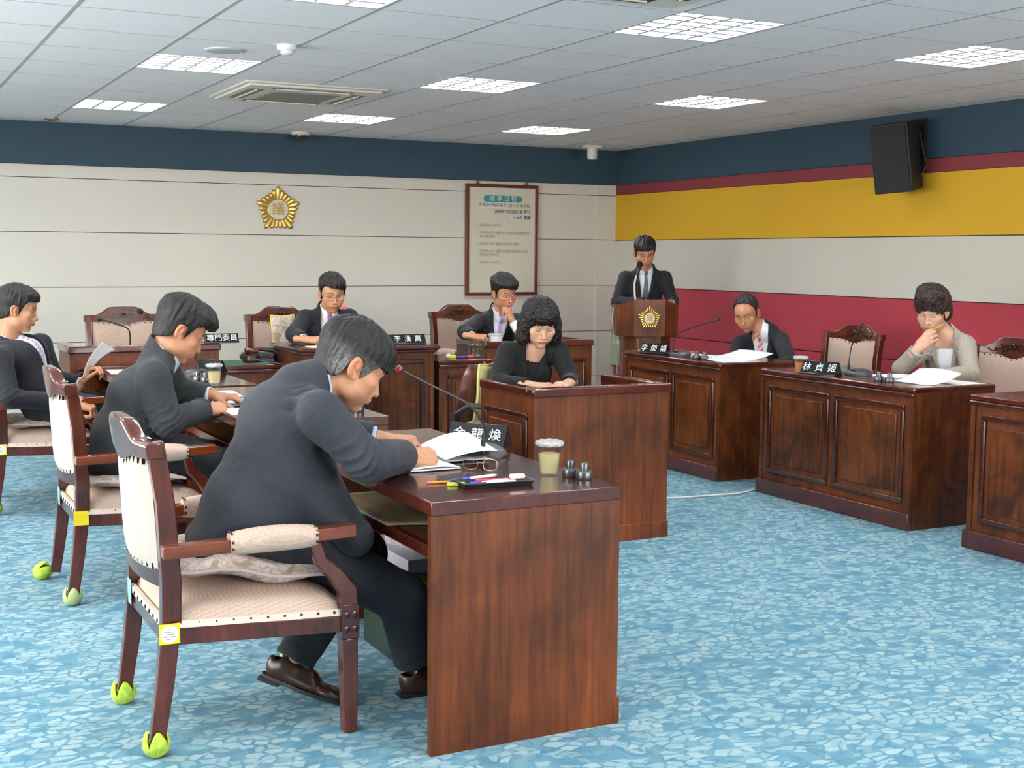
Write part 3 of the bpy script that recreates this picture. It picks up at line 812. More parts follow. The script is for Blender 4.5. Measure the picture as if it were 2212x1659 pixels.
    for k in range(11):
        u = -0.88 + 0.176 * k; z = 0.862 - 0.020 * (0.5 + 0.5 * math.cos(PI * min(1, abs(u) / 0.5))) + 0.010 * abs(u)
        b.box(0.222 * u - 0.002, 0.222 * u + 0.002, -0.330 + 0.02 * u * u, -0.300 + 0.02 * u * u - 0.02, z - 0.012, z + 0.006)
        b.box(0.222 * u - 0.002, 0.222 * u + 0.002, -0.314 + 0.03 * u * u, -0.306 + 0.03 * u * u, 0.548, 0.566)
        b.ell((0.205 * u, -0.292 + 0.026 * u * u + 0.008, z + 0.003), (0.005, 0.004, 0.005), 8)
    for k in range(8):
        for s in (-1, 1): b.ell((s * 0.205, -0.262 - 0.04 * k / 8 + 0.008, 0.57 + 0.036 * k), (0.005, 0.004, 0.005), 8)
    b.build('back_nails', M_NAIL, c)
    return c

def tennis_ball(chair, x, y, z=0.040, fallen=False, dull=False):
    """split ball whose petals open round the leg"""
    b = MB(); R = 0.038
    vs = []; fs = []; nu, nv = 32, 12
    for v in range(nv + 1):
        f = v / nv
        for u in range(nu):
            a = 2 * PI * u / nu
            pk = abs(math.cos(2 * a)) ** 0.8                # petal tips at the four sides
            top = 0.42 + 0.40 * pk if f > 0.5 else 0.42
            g = f * 2 * 0.42 if f <= 0.5 else 0.42 + (f - 0.5) * 2 * (top - 0.42)
            th = PI * (1 - g)
            rr = R * (1 + 0.10 * max(0, g - 0.5)); r2 = rr * math.sin(th)
            if g > 0.5: r2 = max(r2, 0.0265)
            vs.append((x + r2 * math.cos(a), y + r2 * math.sin(a), z + rr * math.cos(th) * (1.05 if th > PI / 2 else 1.25)))
    for v in range(nv):
        for u in range(nu):
            u2 = (u + 1) % nu; fs.append((v * nu + u, v * nu + u2, (v + 1) * nu + u2, (v + 1) * nu + u))
    M = None
    if fallen: M = Matrix.Translation((x - 0.01, y - 0.055, 0.036)) @ Matrix.Rotation(math.radians(-62), 4, 'X') @ Matrix.Translation((-x, -y, -z))
    b.add(vs, fs, M)
    o = b.build('tennis_ball', M_BALL if not dull else mat('tennis_felt_dull', (0.42, 0.50, 0.22, 1), 0.95), chair, solid=0.004, angle=70)
    seam = MB(); pts = []
    for k in range(40):
        a = 2 * PI * k / 40; p = Vector((math.cos(a) + 0.32 * math.cos(3 * a), math.sin(a) - 0.32 * math.sin(3 * a), 0.9 * math.sin(2 * a))).normalized() * (R + 0.0022)
        if p.z > R * 0.25: continue
        pts.append((x + p.x, y + p.y, z + p.z))
    segs = [[pts[0]]]
    for p, q in zip(pts[:-1], pts[1:]):
        if (Vector(p) - Vector(q)).length > 0.02: segs.append([q])
        else: segs[-1].append(q)
    for s in segs:
        if len(s) > 1: seam.tube(s, 0.0013, 5, M=M)
    if seam.v: seam.build('ball_seam', mat('ball_seam', (0.62, 0.60, 0.36, 1), 0.8), o)
    return o

chair0 = make_chair()
copies = {}
CHS = [ # key, x, y, rz (forward +y turned), label
    ('near', 1.055, 3.98, -PI / 2, 'nearest cream upholstered armchair with tennis balls on its legs, under the big man in front'),
    ('second', 1.09, 5.79, -PI / 2, 'cream armchair under the second man from the front in the left row'),
    ('third', 0.99, 7.92, -PI / 2, 'cream armchair at the left picture edge under the man reading a sheet'),
    ('spec', 1.755, 9.20, PI, 'empty cream armchair with carved crest behind the back left desk'),
    ('chairman', 2.84, 8.96, PI, 'armchair behind the chairman, mostly hidden, a yellow cushion showing'),
    ('clerk', 4.33, 8.98, PI + 0.1, 'armchair behind the young man who rests his chin on his hand'),
    ('rman', 6.28, 7.25, PI / 2 + 0.10, 'cream armchair with carved crest behind the balding man, against the red wall'),
    ('rwoman', 6.18, 5.70, PI / 2 + 0.12, 'cream armchair at the right picture edge behind the woman in grey'),
]
for i, (k, x, y, rz, lab) in enumerate(CHS):
    o = chair0 if i == 0 else copy_tree(chair0)
    o.location = (x, y, 0.0); o.rotation_euler = (0, 0, rz); tag(o, lab, 'chair', 'carved armchairs')
    copies[k] = o
for k in ('spec', 'chairman', 'clerk'): copies[k].location.z = 0.10
copies['chairman'].location.z = 0.14
# low platform under the back row, hidden by the desks
structure(MB().box(1.5, 4.85, 8.885, 10.6, 0.0, 0.10).build('trim_3', W_DARK, smooth=False))
copies['chairman'].location.z = 0.10
for k, spec in (('near', [(0.252, -0.300, 0), (-0.252, -0.300, 0), (-0.302, 0.278, 0)]), ('second', [(0.252, -0.300, 1)]), ('third', [(0.252, -0.300, 0)])):
    for x, y, d in spec: tennis_ball(copies[k], x, y, dull=bool(d))
tennis_ball(copies['second'], -0.252, -0.30, fallen=True)
# stickers
def sticker(chair, white):
    M = Matrix.Translation((0.2845, -0.263, 0.372))
    o = MB().box(-0.0006, 0.0008, -0.030, 0.030, -0.030, 0.030, M).build('yellow_sticker', M_YLAB, chair)
    if white:
        MB().cyl((0, 0, 0), 0.026, 0.0012, 28, M=M @ Matrix.Rotation(PI / 2, 4, 'Y')).build('sticker_disc', M_WLAB, o)
        l = MB()
        for k, w in enumerate((0.012, 0.034, 0.030, 0.034, 0.022)): l.box(0.0012, 0.0016, -w / 2, w / 2, 0.012 - 0.007 * k, 0.0135 - 0.007 * k, M)
        l.build('sticker_print', M_INKB, o)
sticker(copies['near'], True); sticker(copies['second'], False); sticker(copies['third'], True)
for k in ('near', 'second'):
    MB().box(0.185, 0.225, -0.285, -0.2845 + 0.006, 0.93 + 0.001, 0.9315).build('white_sticker', M_WLAB, copies[k]).location = (0, -0.012, 0.0 + 0.0065)
    MB().box(-0.235, -0.185, -0.283, -0.281, 0.345, 0.425).build('blue_film', M_BLAB, copies[k])

# cushions on the chairs
def floral():
    m = mat('floral', (0.6, 0.5, 0.45, 1), 0.85)
    t = NT(m); v = t.coords()
    a = t.noise(v, 16, 3, 0.6, 1.5); b_ = t.noise(v, 11, 2, 0.5, 2.0)
    c = t.ramp(a, [(0.42, (0.62, 0.55, 0.48, 1)), (0.5, (0.45, 0.30, 0.28, 1)), (0.56, (0.60, 0.52, 0.46, 1))])
    d = t.ramp(b_, [(0.55, (0, 0, 0, 1)), (0.62, (1, 1, 1, 1))])
    t.base(t.mix(d, c, (0.34, 0.27, 0.19, 1)))
    return m
M_FLORAL = floral()
def cushion(name, label, cat, M, sx, sy, th, m, wave=0.0, group=None, seed=0, pipe=None):
    def fn(sgn):
        def f(u, v):
            x = 2 * u - 1; y = 2 * v - 1
            k = (max(0, 1 - x * x) * max(0, 1 - y * y)) ** 0.42
            w = wave * math.sin(5 * x + seed) * math.cos(4 * y + seed)
            px = x * sx * (1 - 0.06 * (1 - abs(x)) * 0 - 0.07 * (1 - y * y) * abs(x)); py = y * sy * (1 - 0.07 * (1 - x * x) * abs(y))
            return tuple(M @ Vector((px, py, sgn * th * k + w)))
        return f
    b = MB().grid(fn(1), 24, 24).grid(fn(-1), 24, 24)
    o = b.build(name, m, None, angle=80)
    tag(o, label, cat, group)
    pts = [fn(0)(u, 0) for u in np.linspace(0, 1, 16)] + [fn(0)(1, v) for v in np.linspace(0, 1, 16)][1:] + [fn(0)(u, 1) for u in np.linspace(1, 0, 16)][1:] + [fn(0)(0, v) for v in np.linspace(1, 0, 16)][1:]
    MB().tube(pts, 0.006, 8).build('piping', pipe or mat('floral_piping', (0.55, 0.42, 0.40, 1), 0.8), o)
    return o
T = Matrix.Translation
SEATC = 'floral seat cushions'
cushion('seat_cushion', 'floral seat cushion squashed under the big man in front', 'cushion', T((1.065, 3.98, 0.512)) @ Matrix.Rotation(0.15, 4, 'Y'), 0.235, 0.245, 0.044, M_FLORAL, 0.012, SEATC)
cushion('seat_cushion', 'floral seat cushion under the second man from the front', 'cushion', T((1.04, 5.79, 0.498)), 0.23, 0.24, 0.034, M_FLORAL, 0.012, SEATC, 1)
cushion('seat_cushion', 'floral seat cushion under the man at the left picture edge', 'cushion', T((0.98, 7.92, 0.498)), 0.23, 0.24, 0.034, M_FLORAL, 0.010, SEATC, 2)
# back cushion of the chairman
cushion('back_cushion', 'floral cushion with a yellow top edge behind the chairman', 'cushion', T((2.755, 8.93, 0.90)) @ Matrix.Rotation(math.radians(82), 4, 'X'), 0.085, 0.14, 0.04, M_FLORAL, 0.004, None, 0, mat('yellow_cloth', (0.75, 0.62, 0.10, 1), 0.8))

# office chair of the woman in black
oc = thing('office_chair', 'brown leather office chair behind the woman in black', 'chair', (3.31, 6.42, 0), -2.35)
M_LEATH = mat('brown_leather', (0.085, 0.022, 0.018, 1), 0.28)
def padshape(w, h, d, M, fn=None):
    def f(sgn):
        def g(u, v):
            x = 2 * u - 1; y = 2 * v - 1
            k = max(0, 1 - x ** 4) ** 0.5 * max(0, 1 - y ** 4) ** 0.5
            rx = w * (1 - 0.45 * max(0, y) ** 2.6); c = -0.04 * (1 - x * x)
            return tuple(M @ Vector((x * rx, y * h, sgn * d * k + c)))
        return g
    return MB().grid(f(1), 20, 20).grid(f(-1), 20, 20)
padshape(0.23, 0.22, 0.04, T((0, -0.25, 0.65)) @ Matrix.Rotation(math.radians(82), 4, 'X')).build('backrest', M_LEATH, oc, angle=80)
padshape(0.24, 0.24, 0.045, T((0, 0.0, 0.455))).build('seat', M_LEATH, oc, angle=80)
for s in (-1, 1):
    MB().tube([(0.24 * s, 0.12, 0.44), (0.29 * s, 0.14, 0.60), (0.29 * s, 0.05, 0.655), (0.29 * s, -0.16, 0.655), (0.27 * s, -0.24, 0.60), (0.23 * s, -0.25, 0.50)], 0.017, 8, up=(1, 0, 0)).build('armrest', M_BLACK, oc)
MB().cyl((0, 0, 0.10), 0.028, 0.32, 14).build('gas_column', M_BLACK, oc)
for k in range(5):
    a = 2 * PI * k / 5 + 0.3
    MB().tube([(0.02 * math.cos(a), 0.02 * math.sin(a), 0.10), (0.27 * math.cos(a), 0.27 * math.sin(a), 0.07)], [0.024, 0.016], 8).build('leg', M_BLACK, oc)
    MB().ell((0.27 * math.cos(a), 0.27 * math.sin(a), 0.027), (0.027, 0.027, 0.027), 12).build('caster', M_BLACK, oc)
cushion('back_cushion', 'pale yellow cushion wedged behind the woman in black', 'cushion', T((3.31, 6.42, 0.675)) @ Matrix.Rotation(-2.35, 4, 'Z') @ T((0.0, -0.150, 0)) @ Matrix.Rotation(math.radians(84), 4, 'X'), 0.20, 0.20, 0.035, mat('pale_yellow', (0.72, 0.66, 0.26, 1), 0.85), 0.006, None, 0, mat('pale_yellow', (0.7, 0.64, 0.25, 1), 0.85))
cushion('seat_cushion', 'speckled floral cushion on the seat of the brown office chair', 'cushion', T((3.29, 6.43, 0.535)) @ Matrix.Rotation(-2.35, 4, 'Z'), 0.21, 0.21, 0.035, M_FLORAL, 0.006, SEATC)
# ------------------------------------------------------------------ implicit surfaces for people and clothes
def V(*a): return np.array(a, dtype=np.float64)
def unit(v): v = np.asarray(v, float); return v / (np.linalg.norm(v) + 1e-12)
def _hash(ix, iy, iz, seed):
    h = (ix * 374761393 + iy * 668265263 + iz * 2147483647 + seed * 974634777) & 0xFFFFFFFF
    h = ((h ^ (h >> 13)) * 1274126177) & 0xFFFFFFFF
    return ((h ^ (h >> 16)) & 0xFFFF) / 65535.0
def vnoise(p, scale, seed=0):
    """value noise, -1..1; scale = cells per metre, a number or a 3-vector"""
    q = p * scale
    i = np.floor(q).astype(np.int64); f = q - i; f = f * f * (3 - 2 * f)
    r = 0
    for dx in (0, 1):
        for dy in (0, 1):
            for dz in (0, 1):
                w = (f[:, 0] if dx else 1 - f[:, 0]) * (f[:, 1] if dy else 1 - f[:, 1]) * (f[:, 2] if dz else 1 - f[:, 2])
                r = r + w * _hash(i[:, 0] + dx, i[:, 1] + dy, i[:, 2] + dz, seed)
    return r * 2 - 1
def smin(a, b, k):
    if k <= 0: return np.minimum(a, b)
    h = np.clip(0.5 + 0.5 * (b - a) / k, 0, 1)
    return b + (a - b) * h - k * h * (1 - h)
def smax(a, b, k): return -smin(-a, -b, k)

class Sdf:
    """ordered list of primitives: op in ('+', '-', '&'); each has a bounding sphere for culling"""
    def __init__(s): s.p = []; s.post = []
    def add(s, op, fn, c, r, k=0.01): s.p.append((op, fn, np.asarray(c, float), float(r), k)); return s
    def ell(s, c, r, k=0.01, op='+', R=None):
        c = np.asarray(c, float); r = np.asarray(r, float)
        def fn(p):
            q = p - c
            if R is not None: q = q @ R          # columns of R = local axes
            a = np.sqrt(((q / r) ** 2).sum(1)); b = np.sqrt(((q / (r * r)) ** 2).sum(1)) + 1e-9
            return a * (a - 1) / b
        return s.add(op, fn, c, r.max(), k)
    def cone(s, a, b, ra, rb, k=0.01, op='+'):
        a = np.asarray(a, float); b = np.asarray(b, float); d = b - a; L2 = max(d @ d, 1e-12)
        def fn(p):
            t = np.clip(((p - a) @ d) / L2, 0, 1)
            return np.sqrt(((p - a - t[:, None] * d) ** 2).sum(1)) - (ra + (rb - ra) * t)
        return s.add(op, fn, (a + b) / 2, np.sqrt(L2) / 2 + max(ra, rb), k)
    def limb(s, a, b, ra, rb, k=0.01, op='+', side=(1, 0, 0), flat=0.0):
        """tapered limb with elliptical section: ra, rb = (half width along side, half depth); rounded ends"""
        a = np.asarray(a, float); b = np.asarray(b, float); d = b - a; L = np.linalg.norm(d); z = d / max(L, 1e-9)
        x = np.asarray(side, float); x = unit(x - z * (x @ z)); y = np.cross(z, x)
        ra = np.asarray(ra, float) * np.ones(2); rb = np.asarray(rb, float) * np.ones(2)
        def fn(p):
            q = p - a; t = q @ z; tt = np.clip(t / max(L, 1e-9), 0, 1); tt = tt * tt * (3 - 2 * tt)
            w = t - np.clip(t, 0, L)
            rx = ra[0] + (rb[0] - ra[0]) * tt; ry = ra[1] + (rb[1] - ra[1]) * tt; rm = np.minimum(rx, ry)
            u = (q @ x) / rx; v = (q @ y) / ry; e = w / rm
            n1 = np.sqrt(u * u + v * v + e * e)
            n2 = np.sqrt((u / rx) ** 2 + (v / ry) ** 2 + (e / rm) ** 2) + 1e-9
            return n1 * (n1 - 1) / n2
        return s.add(op, fn, (a + b) / 2, L / 2 + max(ra.max(), rb.max()), k)
    def plane(s, pt, n, k=0.004, c=None, r=9.0):
        """cut away everything on the side n points to; local when c, r given"""
        pt = np.asarray(pt, float); n = unit(n)
        return s.add('&', (lambda p: (p - pt) @ n), pt if c is None else c, r, k)
    def cutbox(s, c, half, R, k=0.004):
        c = np.asarray(c, float); half = np.asarray(half, float)
        def fn(p):
            q = np.abs((p - c) @ R) - half
            return np.sqrt((np.maximum(q, 0) ** 2).sum(1)) + np.minimum(q.max(1), 0)
        return s.add('-', fn, c, np.linalg.norm(half), k)
    def boxp(s, c, half, R, rad=0.01, k=0.01, op='+'):
        c = np.asarray(c, float); half = np.asarray(half, float) - rad
        def fn(p):
            q = np.abs((p - c) @ R) - half
            return np.sqrt((np.maximum(q, 0) ** 2).sum(1)) + np.minimum(q.max(1), 0) - rad
        return s.add(op, fn, c, np.linalg.norm(half) + rad, k)
    def __call__(s, p, margin=0.06, cull=True):
        lo = p.min(0); hi = p.max(0); bc = (lo + hi) / 2; br = np.linalg.norm(hi - lo) / 2
        d = np.full(len(p), margin * 2 + 0.0)
        if not cull: d[:] = 9.0
        for op, fn, c, r, k in s.p:
            if cull and np.linalg.norm(c - bc) > r + br + k * 2 + margin: continue
            e = fn(p)
            if op == '+': d = smin(d, e, k)
            elif op == '-': d = smax(d, -e, k)
            else: d = smax(d, e, k)
        for g in s.post: d = g(p, d)
        return d

def polygonise(sdf, lo, hi, h):
    lo = np.asarray(lo, float); hi = np.asarray(hi, float)
    B = 8
    n = (np.ceil((hi - lo) / (h * B)).astype(int)) + 1
    N = n * B + 1
    D = np.full(N, 0.5, dtype=np.float32)
    # coarse pass
    cc = np.stack(np.meshgrid(*[np.arange(k) for k in n], indexing='ij'), -1).reshape(-1, 3)
    ctr = lo + (cc * B + B / 2) * h
    cd = np.empty(len(ctr))
    order = np.arange(len(ctr)); CH = 4096
    for a in range(0, len(ctr), CH): cd[a:a + CH] = sdf(ctr[a:a + CH], margin=0.08 + B * h)
    act = np.abs(cd) < B * h * 0.5 * 1.732 * 1.7 + 0.004
    inside = cd < 0
    off = np.stack(np.meshgrid(*[np.arange(B + 1)] * 3, indexing='ij'), -1).reshape(-1, 3)
    for (i, j, k), ia, ins in zip(cc, act, inside):
        if not ia and ins: D[i * B:i * B + B + 1, j * B:j * B + B + 1, k * B:k * B + B + 1] = -0.5
    # group active blocks 2x2x2 for fewer calls
    A = cc[act]
    key = (A[:, 0] // 2) * 1000003 + (A[:, 1] // 2) * 1009 + A[:, 2] // 2
    o = np.argsort(key, kind='stable'); A = A[o]; key = key[o]
    st = np.flatnonzero(np.r_[True, key[1:] != key[:-1]]); en = np.r_[st[1:], len(A)]
    for a, b in zip(st, en):
        idx = (A[a:b, None, :] * B + off[None]).reshape(-1, 3)
        d = sdf(lo + idx * h, margin=0.02)
        D[idx[:, 0], idx[:, 1], idx[:, 2]] = np.clip(d, -0.5, 0.5)
    S = D < 0
    c8 = [D[x:N[0] - 1 + x, y:N[1] - 1 + y, z:N[2] - 1 + z] for x in (0, 1) for y in (0, 1) for z in (0, 1)]
    s8 = [S[x:N[0] - 1 + x, y:N[1] - 1 + y, z:N[2] - 1 + z] for x in (0, 1) for y in (0, 1) for z in (0, 1)]
    anyS = np.zeros(s8[0].shape, bool); allS = np.ones(s8[0].shape, bool)
    for q in s8: anyS |= q; allS &= q
    mask = anyS & ~allS
    ci = np.argwhere(mask)
    if len(ci) == 0: return np.zeros((0, 3)), np.zeros((0, 4), int)
    vals = np.stack([c[mask] for c in c8], 1).astype(np.float64)
    P8 = np.array([(x, y, z) for x in (0, 1) for y in (0, 1) for z in (0, 1)], float)
    acc = np.zeros((len(ci), 3)); cnt = np.zeros(len(ci))
    for a in range(8):
        for b in range(a + 1, 8):
            if np.abs(P8[a] - P8[b]).sum() != 1: continue
            va, vb = vals[:, a], vals[:, b]
            m = (va < 0) != (vb < 0)
            t = np.where(m, va / np.where(m, va - vb, 1), 0)
            acc += np.where(m[:, None], P8[a] + t[:, None] * (P8[b] - P8[a]), 0); cnt += m
    vert = lo + (ci + acc / cnt[:, None]) * h
    vid = np.full(mask.shape, -1, np.int64); vid[mask] = np.arange(len(ci))
    faces = []
    for ax in range(3):
        sl0 = [slice(None)] * 3; sl1 = [slice(None)] * 3
        sl0[ax] = slice(0, N[ax] - 1); sl1[ax] = slice(1, N[ax])
        a = S[tuple(sl0)]; b = S[tuple(sl1)]
        e = np.argwhere(a != b)
        u, v = (ax + 1) % 3, (ax + 2) % 3
        ok = (e[:, u] > 0) & (e[:, v] > 0) & (e[:, u] < N[u] - 1) & (e[:, v] < N[v] - 1)
        e = e[ok]; flip = a[e[:, 0], e[:, 1], e[:, 2]]
        q = []
        for du, dv in ((-1, -1), (0, -1), (0, 0), (-1, 0)):
            g = e.copy(); g[:, u] += du; g[:, v] += dv
            q.append(vid[g[:, 0], g[:, 1], g[:, 2]])
        q = np.stack(q, 1)
        q = np.where(flip[:, None], q, q[:, ::-1])
        faces.append(q[(q >= 0).all(1)])
    return vert, np.concatenate(faces)

def np_mesh(name, v, f, smooth=True):
    me = bpy.data.meshes.new(name)
    me.vertices.add(len(v)); me.vertices.foreach_set('co', np.asarray(v, np.float32).ravel())
    me.loops.add(f.size); me.loops.foreach_set('vertex_index', f.astype(np.int32).ravel())
    me.polygons.add(len(f)); me.polygons.foreach_set('loop_start', np.arange(0, f.size, f.shape[1], dtype=np.int32))
    me.update(calc_edges=True)
    me.polygons.foreach_set('use_smooth', [smooth] * len(f))
    return me
def relax(v, f, it=1, lam=0.5):
    e = np.concatenate([f[:, [0, 1]], f[:, [1, 2]], f[:, [2, 3]], f[:, [3, 0]]])
    n = np.bincount(e.ravel(), minlength=len(v)).astype(float)[:, None]
    for _ in range(it):
        s = np.zeros_like(v)
        for c in range(3):
            s[:, c] = np.bincount(e[:, 0], v[e[:, 1], c], len(v)) + np.bincount(e[:, 1], v[e[:, 0], c], len(v))
        v = v + lam * (s / np.maximum(n, 1) - v)
    return v
def sdf_object(name, sdf, lo, hi, h, material, parent=None, T=None, it=1, colour=None):
    """T: 4x4 numpy matrix applied after polygonising"""
    v, f = polygonise(sdf, lo, hi, h)
    if it: v = relax(v, f, it)
    col = colour(v) if colour else None
    if T is not None: v = v @ T[:3, :3].T + T[:3, 3]
    me = np_mesh(name, v, f)
    if col is not None:
        at = me.color_attributes.new('tint', 'FLOAT_COLOR', 'POINT')
        at.data.foreach_set('color', np.c_[col, np.ones(len(col))].astype(np.float32).ravel())
    o = bpy.data.objects.new(name, me); COL.objects.link(o)
    if material: me.materials.append(material)
    if parent: o.parent = parent
    return o
def frame(o, fwd, up):
    """4x4 with x = right-hand side, y = fwd, z ~ up"""
    y = unit(fwd); z = unit(np.asarray(up, float) - y * (np.asarray(up, float) @ y)); x = np.cross(y, z)
    M = np.eye(4); M[:3, 0] = x; M[:3, 1] = y; M[:3, 2] = z; M[:3, 3] = o
    return M
# ------------------------------------------------------------------ skin and cloth materials
def tinted(name, rough, sss=0.0, **kw):
    m = mat(name, (1, 1, 1, 1), rough, **kw)
    t = NT(m); a = t.n('ShaderNodeAttribute', attribute_name='tint'); t.base(a.outputs['Color'])
    if sss:
        t.b.inputs['Subsurface Weight'].default_value = sss
        t.b.inputs['Subsurface Radius'].default_value = (0.012, 0.005, 0.003); t.b.inputs['Subsurface Scale'].default_value = 0.5
    return m
M_SKIN = tinted('skin', 0.48, 0.12)
_t = NT(M_SKIN); _t.bump(_t.noise(_t.coords(), 300, 3), 0.12, 0.001)
M_TIE = tinted('tie_silk', 0.4)
def cloth(name, col, rough=0.8, sheen=0.06, scale=900):
    m = mat(name, col, rough)
    t = NT(m); v = t.coords(); f = t.noise(v, scale, 2)
    t.base(t.mix(1.0, col, t.ramp(f, [(0.3, (0.75, 0.75, 0.75, 1)), (0.7, (1.25, 1.25, 1.25, 1))]), 'MULTIPLY'))
    f2 = t.noise(v, 22, 3, 0.6, 0.6); t.bump(f2, 0.25, 0.01)
    t.b.inputs['Specular IOR Level'].default_value = 0.25; t.b.inputs['Sheen Weight'].default_value = sheen; t.b.inputs['Sheen Roughness'].default_value = 0.5
    return m
M_SUIT_BLUE = cloth('suit_slate', (0.028, 0.032, 0.042, 1))
M_SUIT_GREY = cloth('suit_charcoal', (0.026, 0.030, 0.034, 1))
M_SUIT_BLACK = cloth('suit_black', (0.013, 0.014, 0.019, 1))
M_SUIT_W = cloth('jacket_black_wool', (0.009, 0.010, 0.010, 1), 0.9)
M_SUIT_LG = cloth('jacket_light_grey', (0.34, 0.31, 0.26, 1), 0.7)
M_SHIRT = cloth('shirt_white', (0.74, 0.75, 0.80, 1), 0.8)
M_SHIRTB = cloth('shirt_pale_blue', (0.40, 0.55, 0.80, 1), 0.8)
def hair_mat(name, c, tip):
    m = mat(name, c, 0.5)
    t = NT(m); t.b.inputs['Specular IOR Level'].default_value = 0.35; v = t.coords((1, 1, 0.12)); f = t.noise(v, 420, 3, 0.7)
    t.base(t.ramp(f, [(0.35, c), (0.75, tip)])); t.bump(f, 0.7, 0.002)
    return m
M_HAIR = hair_mat('hair_black', (0.003, 0.0027, 0.0027, 1), (0.014, 0.012, 0.011, 1))
M_HAIRB = hair_mat('hair_dark_brown', (0.010, 0.005, 0.004, 1), (0.045, 0.022, 0.018, 1))
M_HAIRT = tinted('hair_tinted', 0.5, Specular_IOR_Level=0.35); _t = NT(M_HAIRT); _t.bump(_t.noise(_t.coords((1, 1, 0.12)), 420, 3, 0.7), 0.7, 0.002)
M_SHOE = mat('shoe_leather', (0.035, 0.018, 0.012, 1), 0.28)
M_SHOEB = mat('shoe_black', (0.008, 0.008, 0.009, 1), 0.25)
M_SILVER = mat('silver_wire', (0.6, 0.6, 0.58, 1), 0.2, 1.0)
M_LENS = mat('clear_lens', (1, 1, 1, 1), 0.02, Transmission_Weight=1.0, IOR=1.05, Alpha=0.35)

SKIN = (0.50, 0.245, 0.135); SKIN_F = (0.60, 0.36, 0.25)

# ------------------------------------------------------------------ head
def head_sdf(f=1.0, jaw=1.0, nose=1.0, lids=True, female=False):
    """local metres, z up, y forward, x to the person's right is +x; centre at eye height"""
    s = Sdf()
    s.ell((0, -0.014, 0.034), (0.0755, 0.095, 0.082), 0)
    s.ell((0, 0.024, 0.014), (0.064, 0.066, 0.072), 0.03)
    s.ell((0, 0.030, -0.040), (0.057 * jaw, 0.054, 0.058), 0.03)
    s.ell((0, 0.036, -0.075), (0.040 * jaw, 0.044, 0.038), 0.03)
    s.ell((0, 0.071, -0.101), (0.017, 0.014, 0.013), 0.022)
    for x in (-1, 1):
        s.ell((0.050 * x * jaw, 0.012, -0.070), (0.012, 0.026, 0.020), 0.03)         # jaw corner
        s.ell((0.046 * x, 0.062, -0.022), (0.022, 0.019, 0.017), 0.022)               # cheek bone
        s.ell((0.031 * x, 0.060, -0.052), (0.022, 0.022, 0.024), 0.025)               # cheek
        s.ell((0.031 * x, 0.094, 0.004), (0.020, 0.013, 0.013), 0.014, '-')           # socket
        s.ell((0.031 * x, 0.0705, 0.002), (0.0165, 0.0150, 0.0120), 0.004)            # lid over the eye
        s.cone((0.014 * x, 0.087, 0.020), (0.044 * x, 0.074, 0.021), 0.0062, 0.0045, 0.014)  # brow ridge
    s.cone((0, 0.084, 0.010), (0, 0.103, -0.030), 0.0065, 0.0088 * nose, 0.010)       # nose
    s.ell((0, 0.104 + 0.002 * nose, -0.035), (0.0105 * nose, 0.0095, 0.0088), 0.006)
    for x in (-1, 1):
        s.ell((0.0125 * x * nose, 0.0935, -0.0385), (0.0072, 0.0085, 0.0068), 0.005)
        s.ell((0.0062 * x, 0.1035, -0.0445), (0.0036, 0.0050, 0.0030), 0.002, '-')
    s.ell((0, 0.085, -0.060), (0.026, 0.014, 0.018), 0.016)                           # muzzle
    s.ell((0, 0.0965, -0.0615), (0.0205, 0.0070, 0.0046), 0.004)                      # upper lip
    s.ell((0, 0.0940, -0.0705), (0.0175, 0.0078, 0.0052), 0.004)                      # lower lip
    s.ell((0, 0.1035, -0.0660), (0.0230, 0.0060, 0.0012), 0.002, '-')
    s.ell((0, 0.0930, -0.0810), (0.016, 0.0070, 0.0045), 0.008, '-')
    for x in (-1, 1):                                                                 # ears
        R = np.array([[math.cos(0.35 * x), -math.sin(0.35 * x), 0], [math.sin(0.35 * x), math.cos(0.35 * x), 0], [0, 0, 1.0]])
        s.ell((0.0795 * x, -0.010, -0.008), (0.0085, 0.0185, 0.0310), 0.006, '+', R)
        s.ell((0.0885 * x, -0.005, -0.006), (0.0085, 0.0115, 0.0195), 0.003, '-', R)
        s.ell((0.0835 * x, -0.002, -0.008), (0.0045, 0.0050, 0.0090), 0.003, '+', R)
        s.ell((0.0770 * x, 0.004, -0.033), (0.0060, 0.0085, 0.0100), 0.006)
    return s

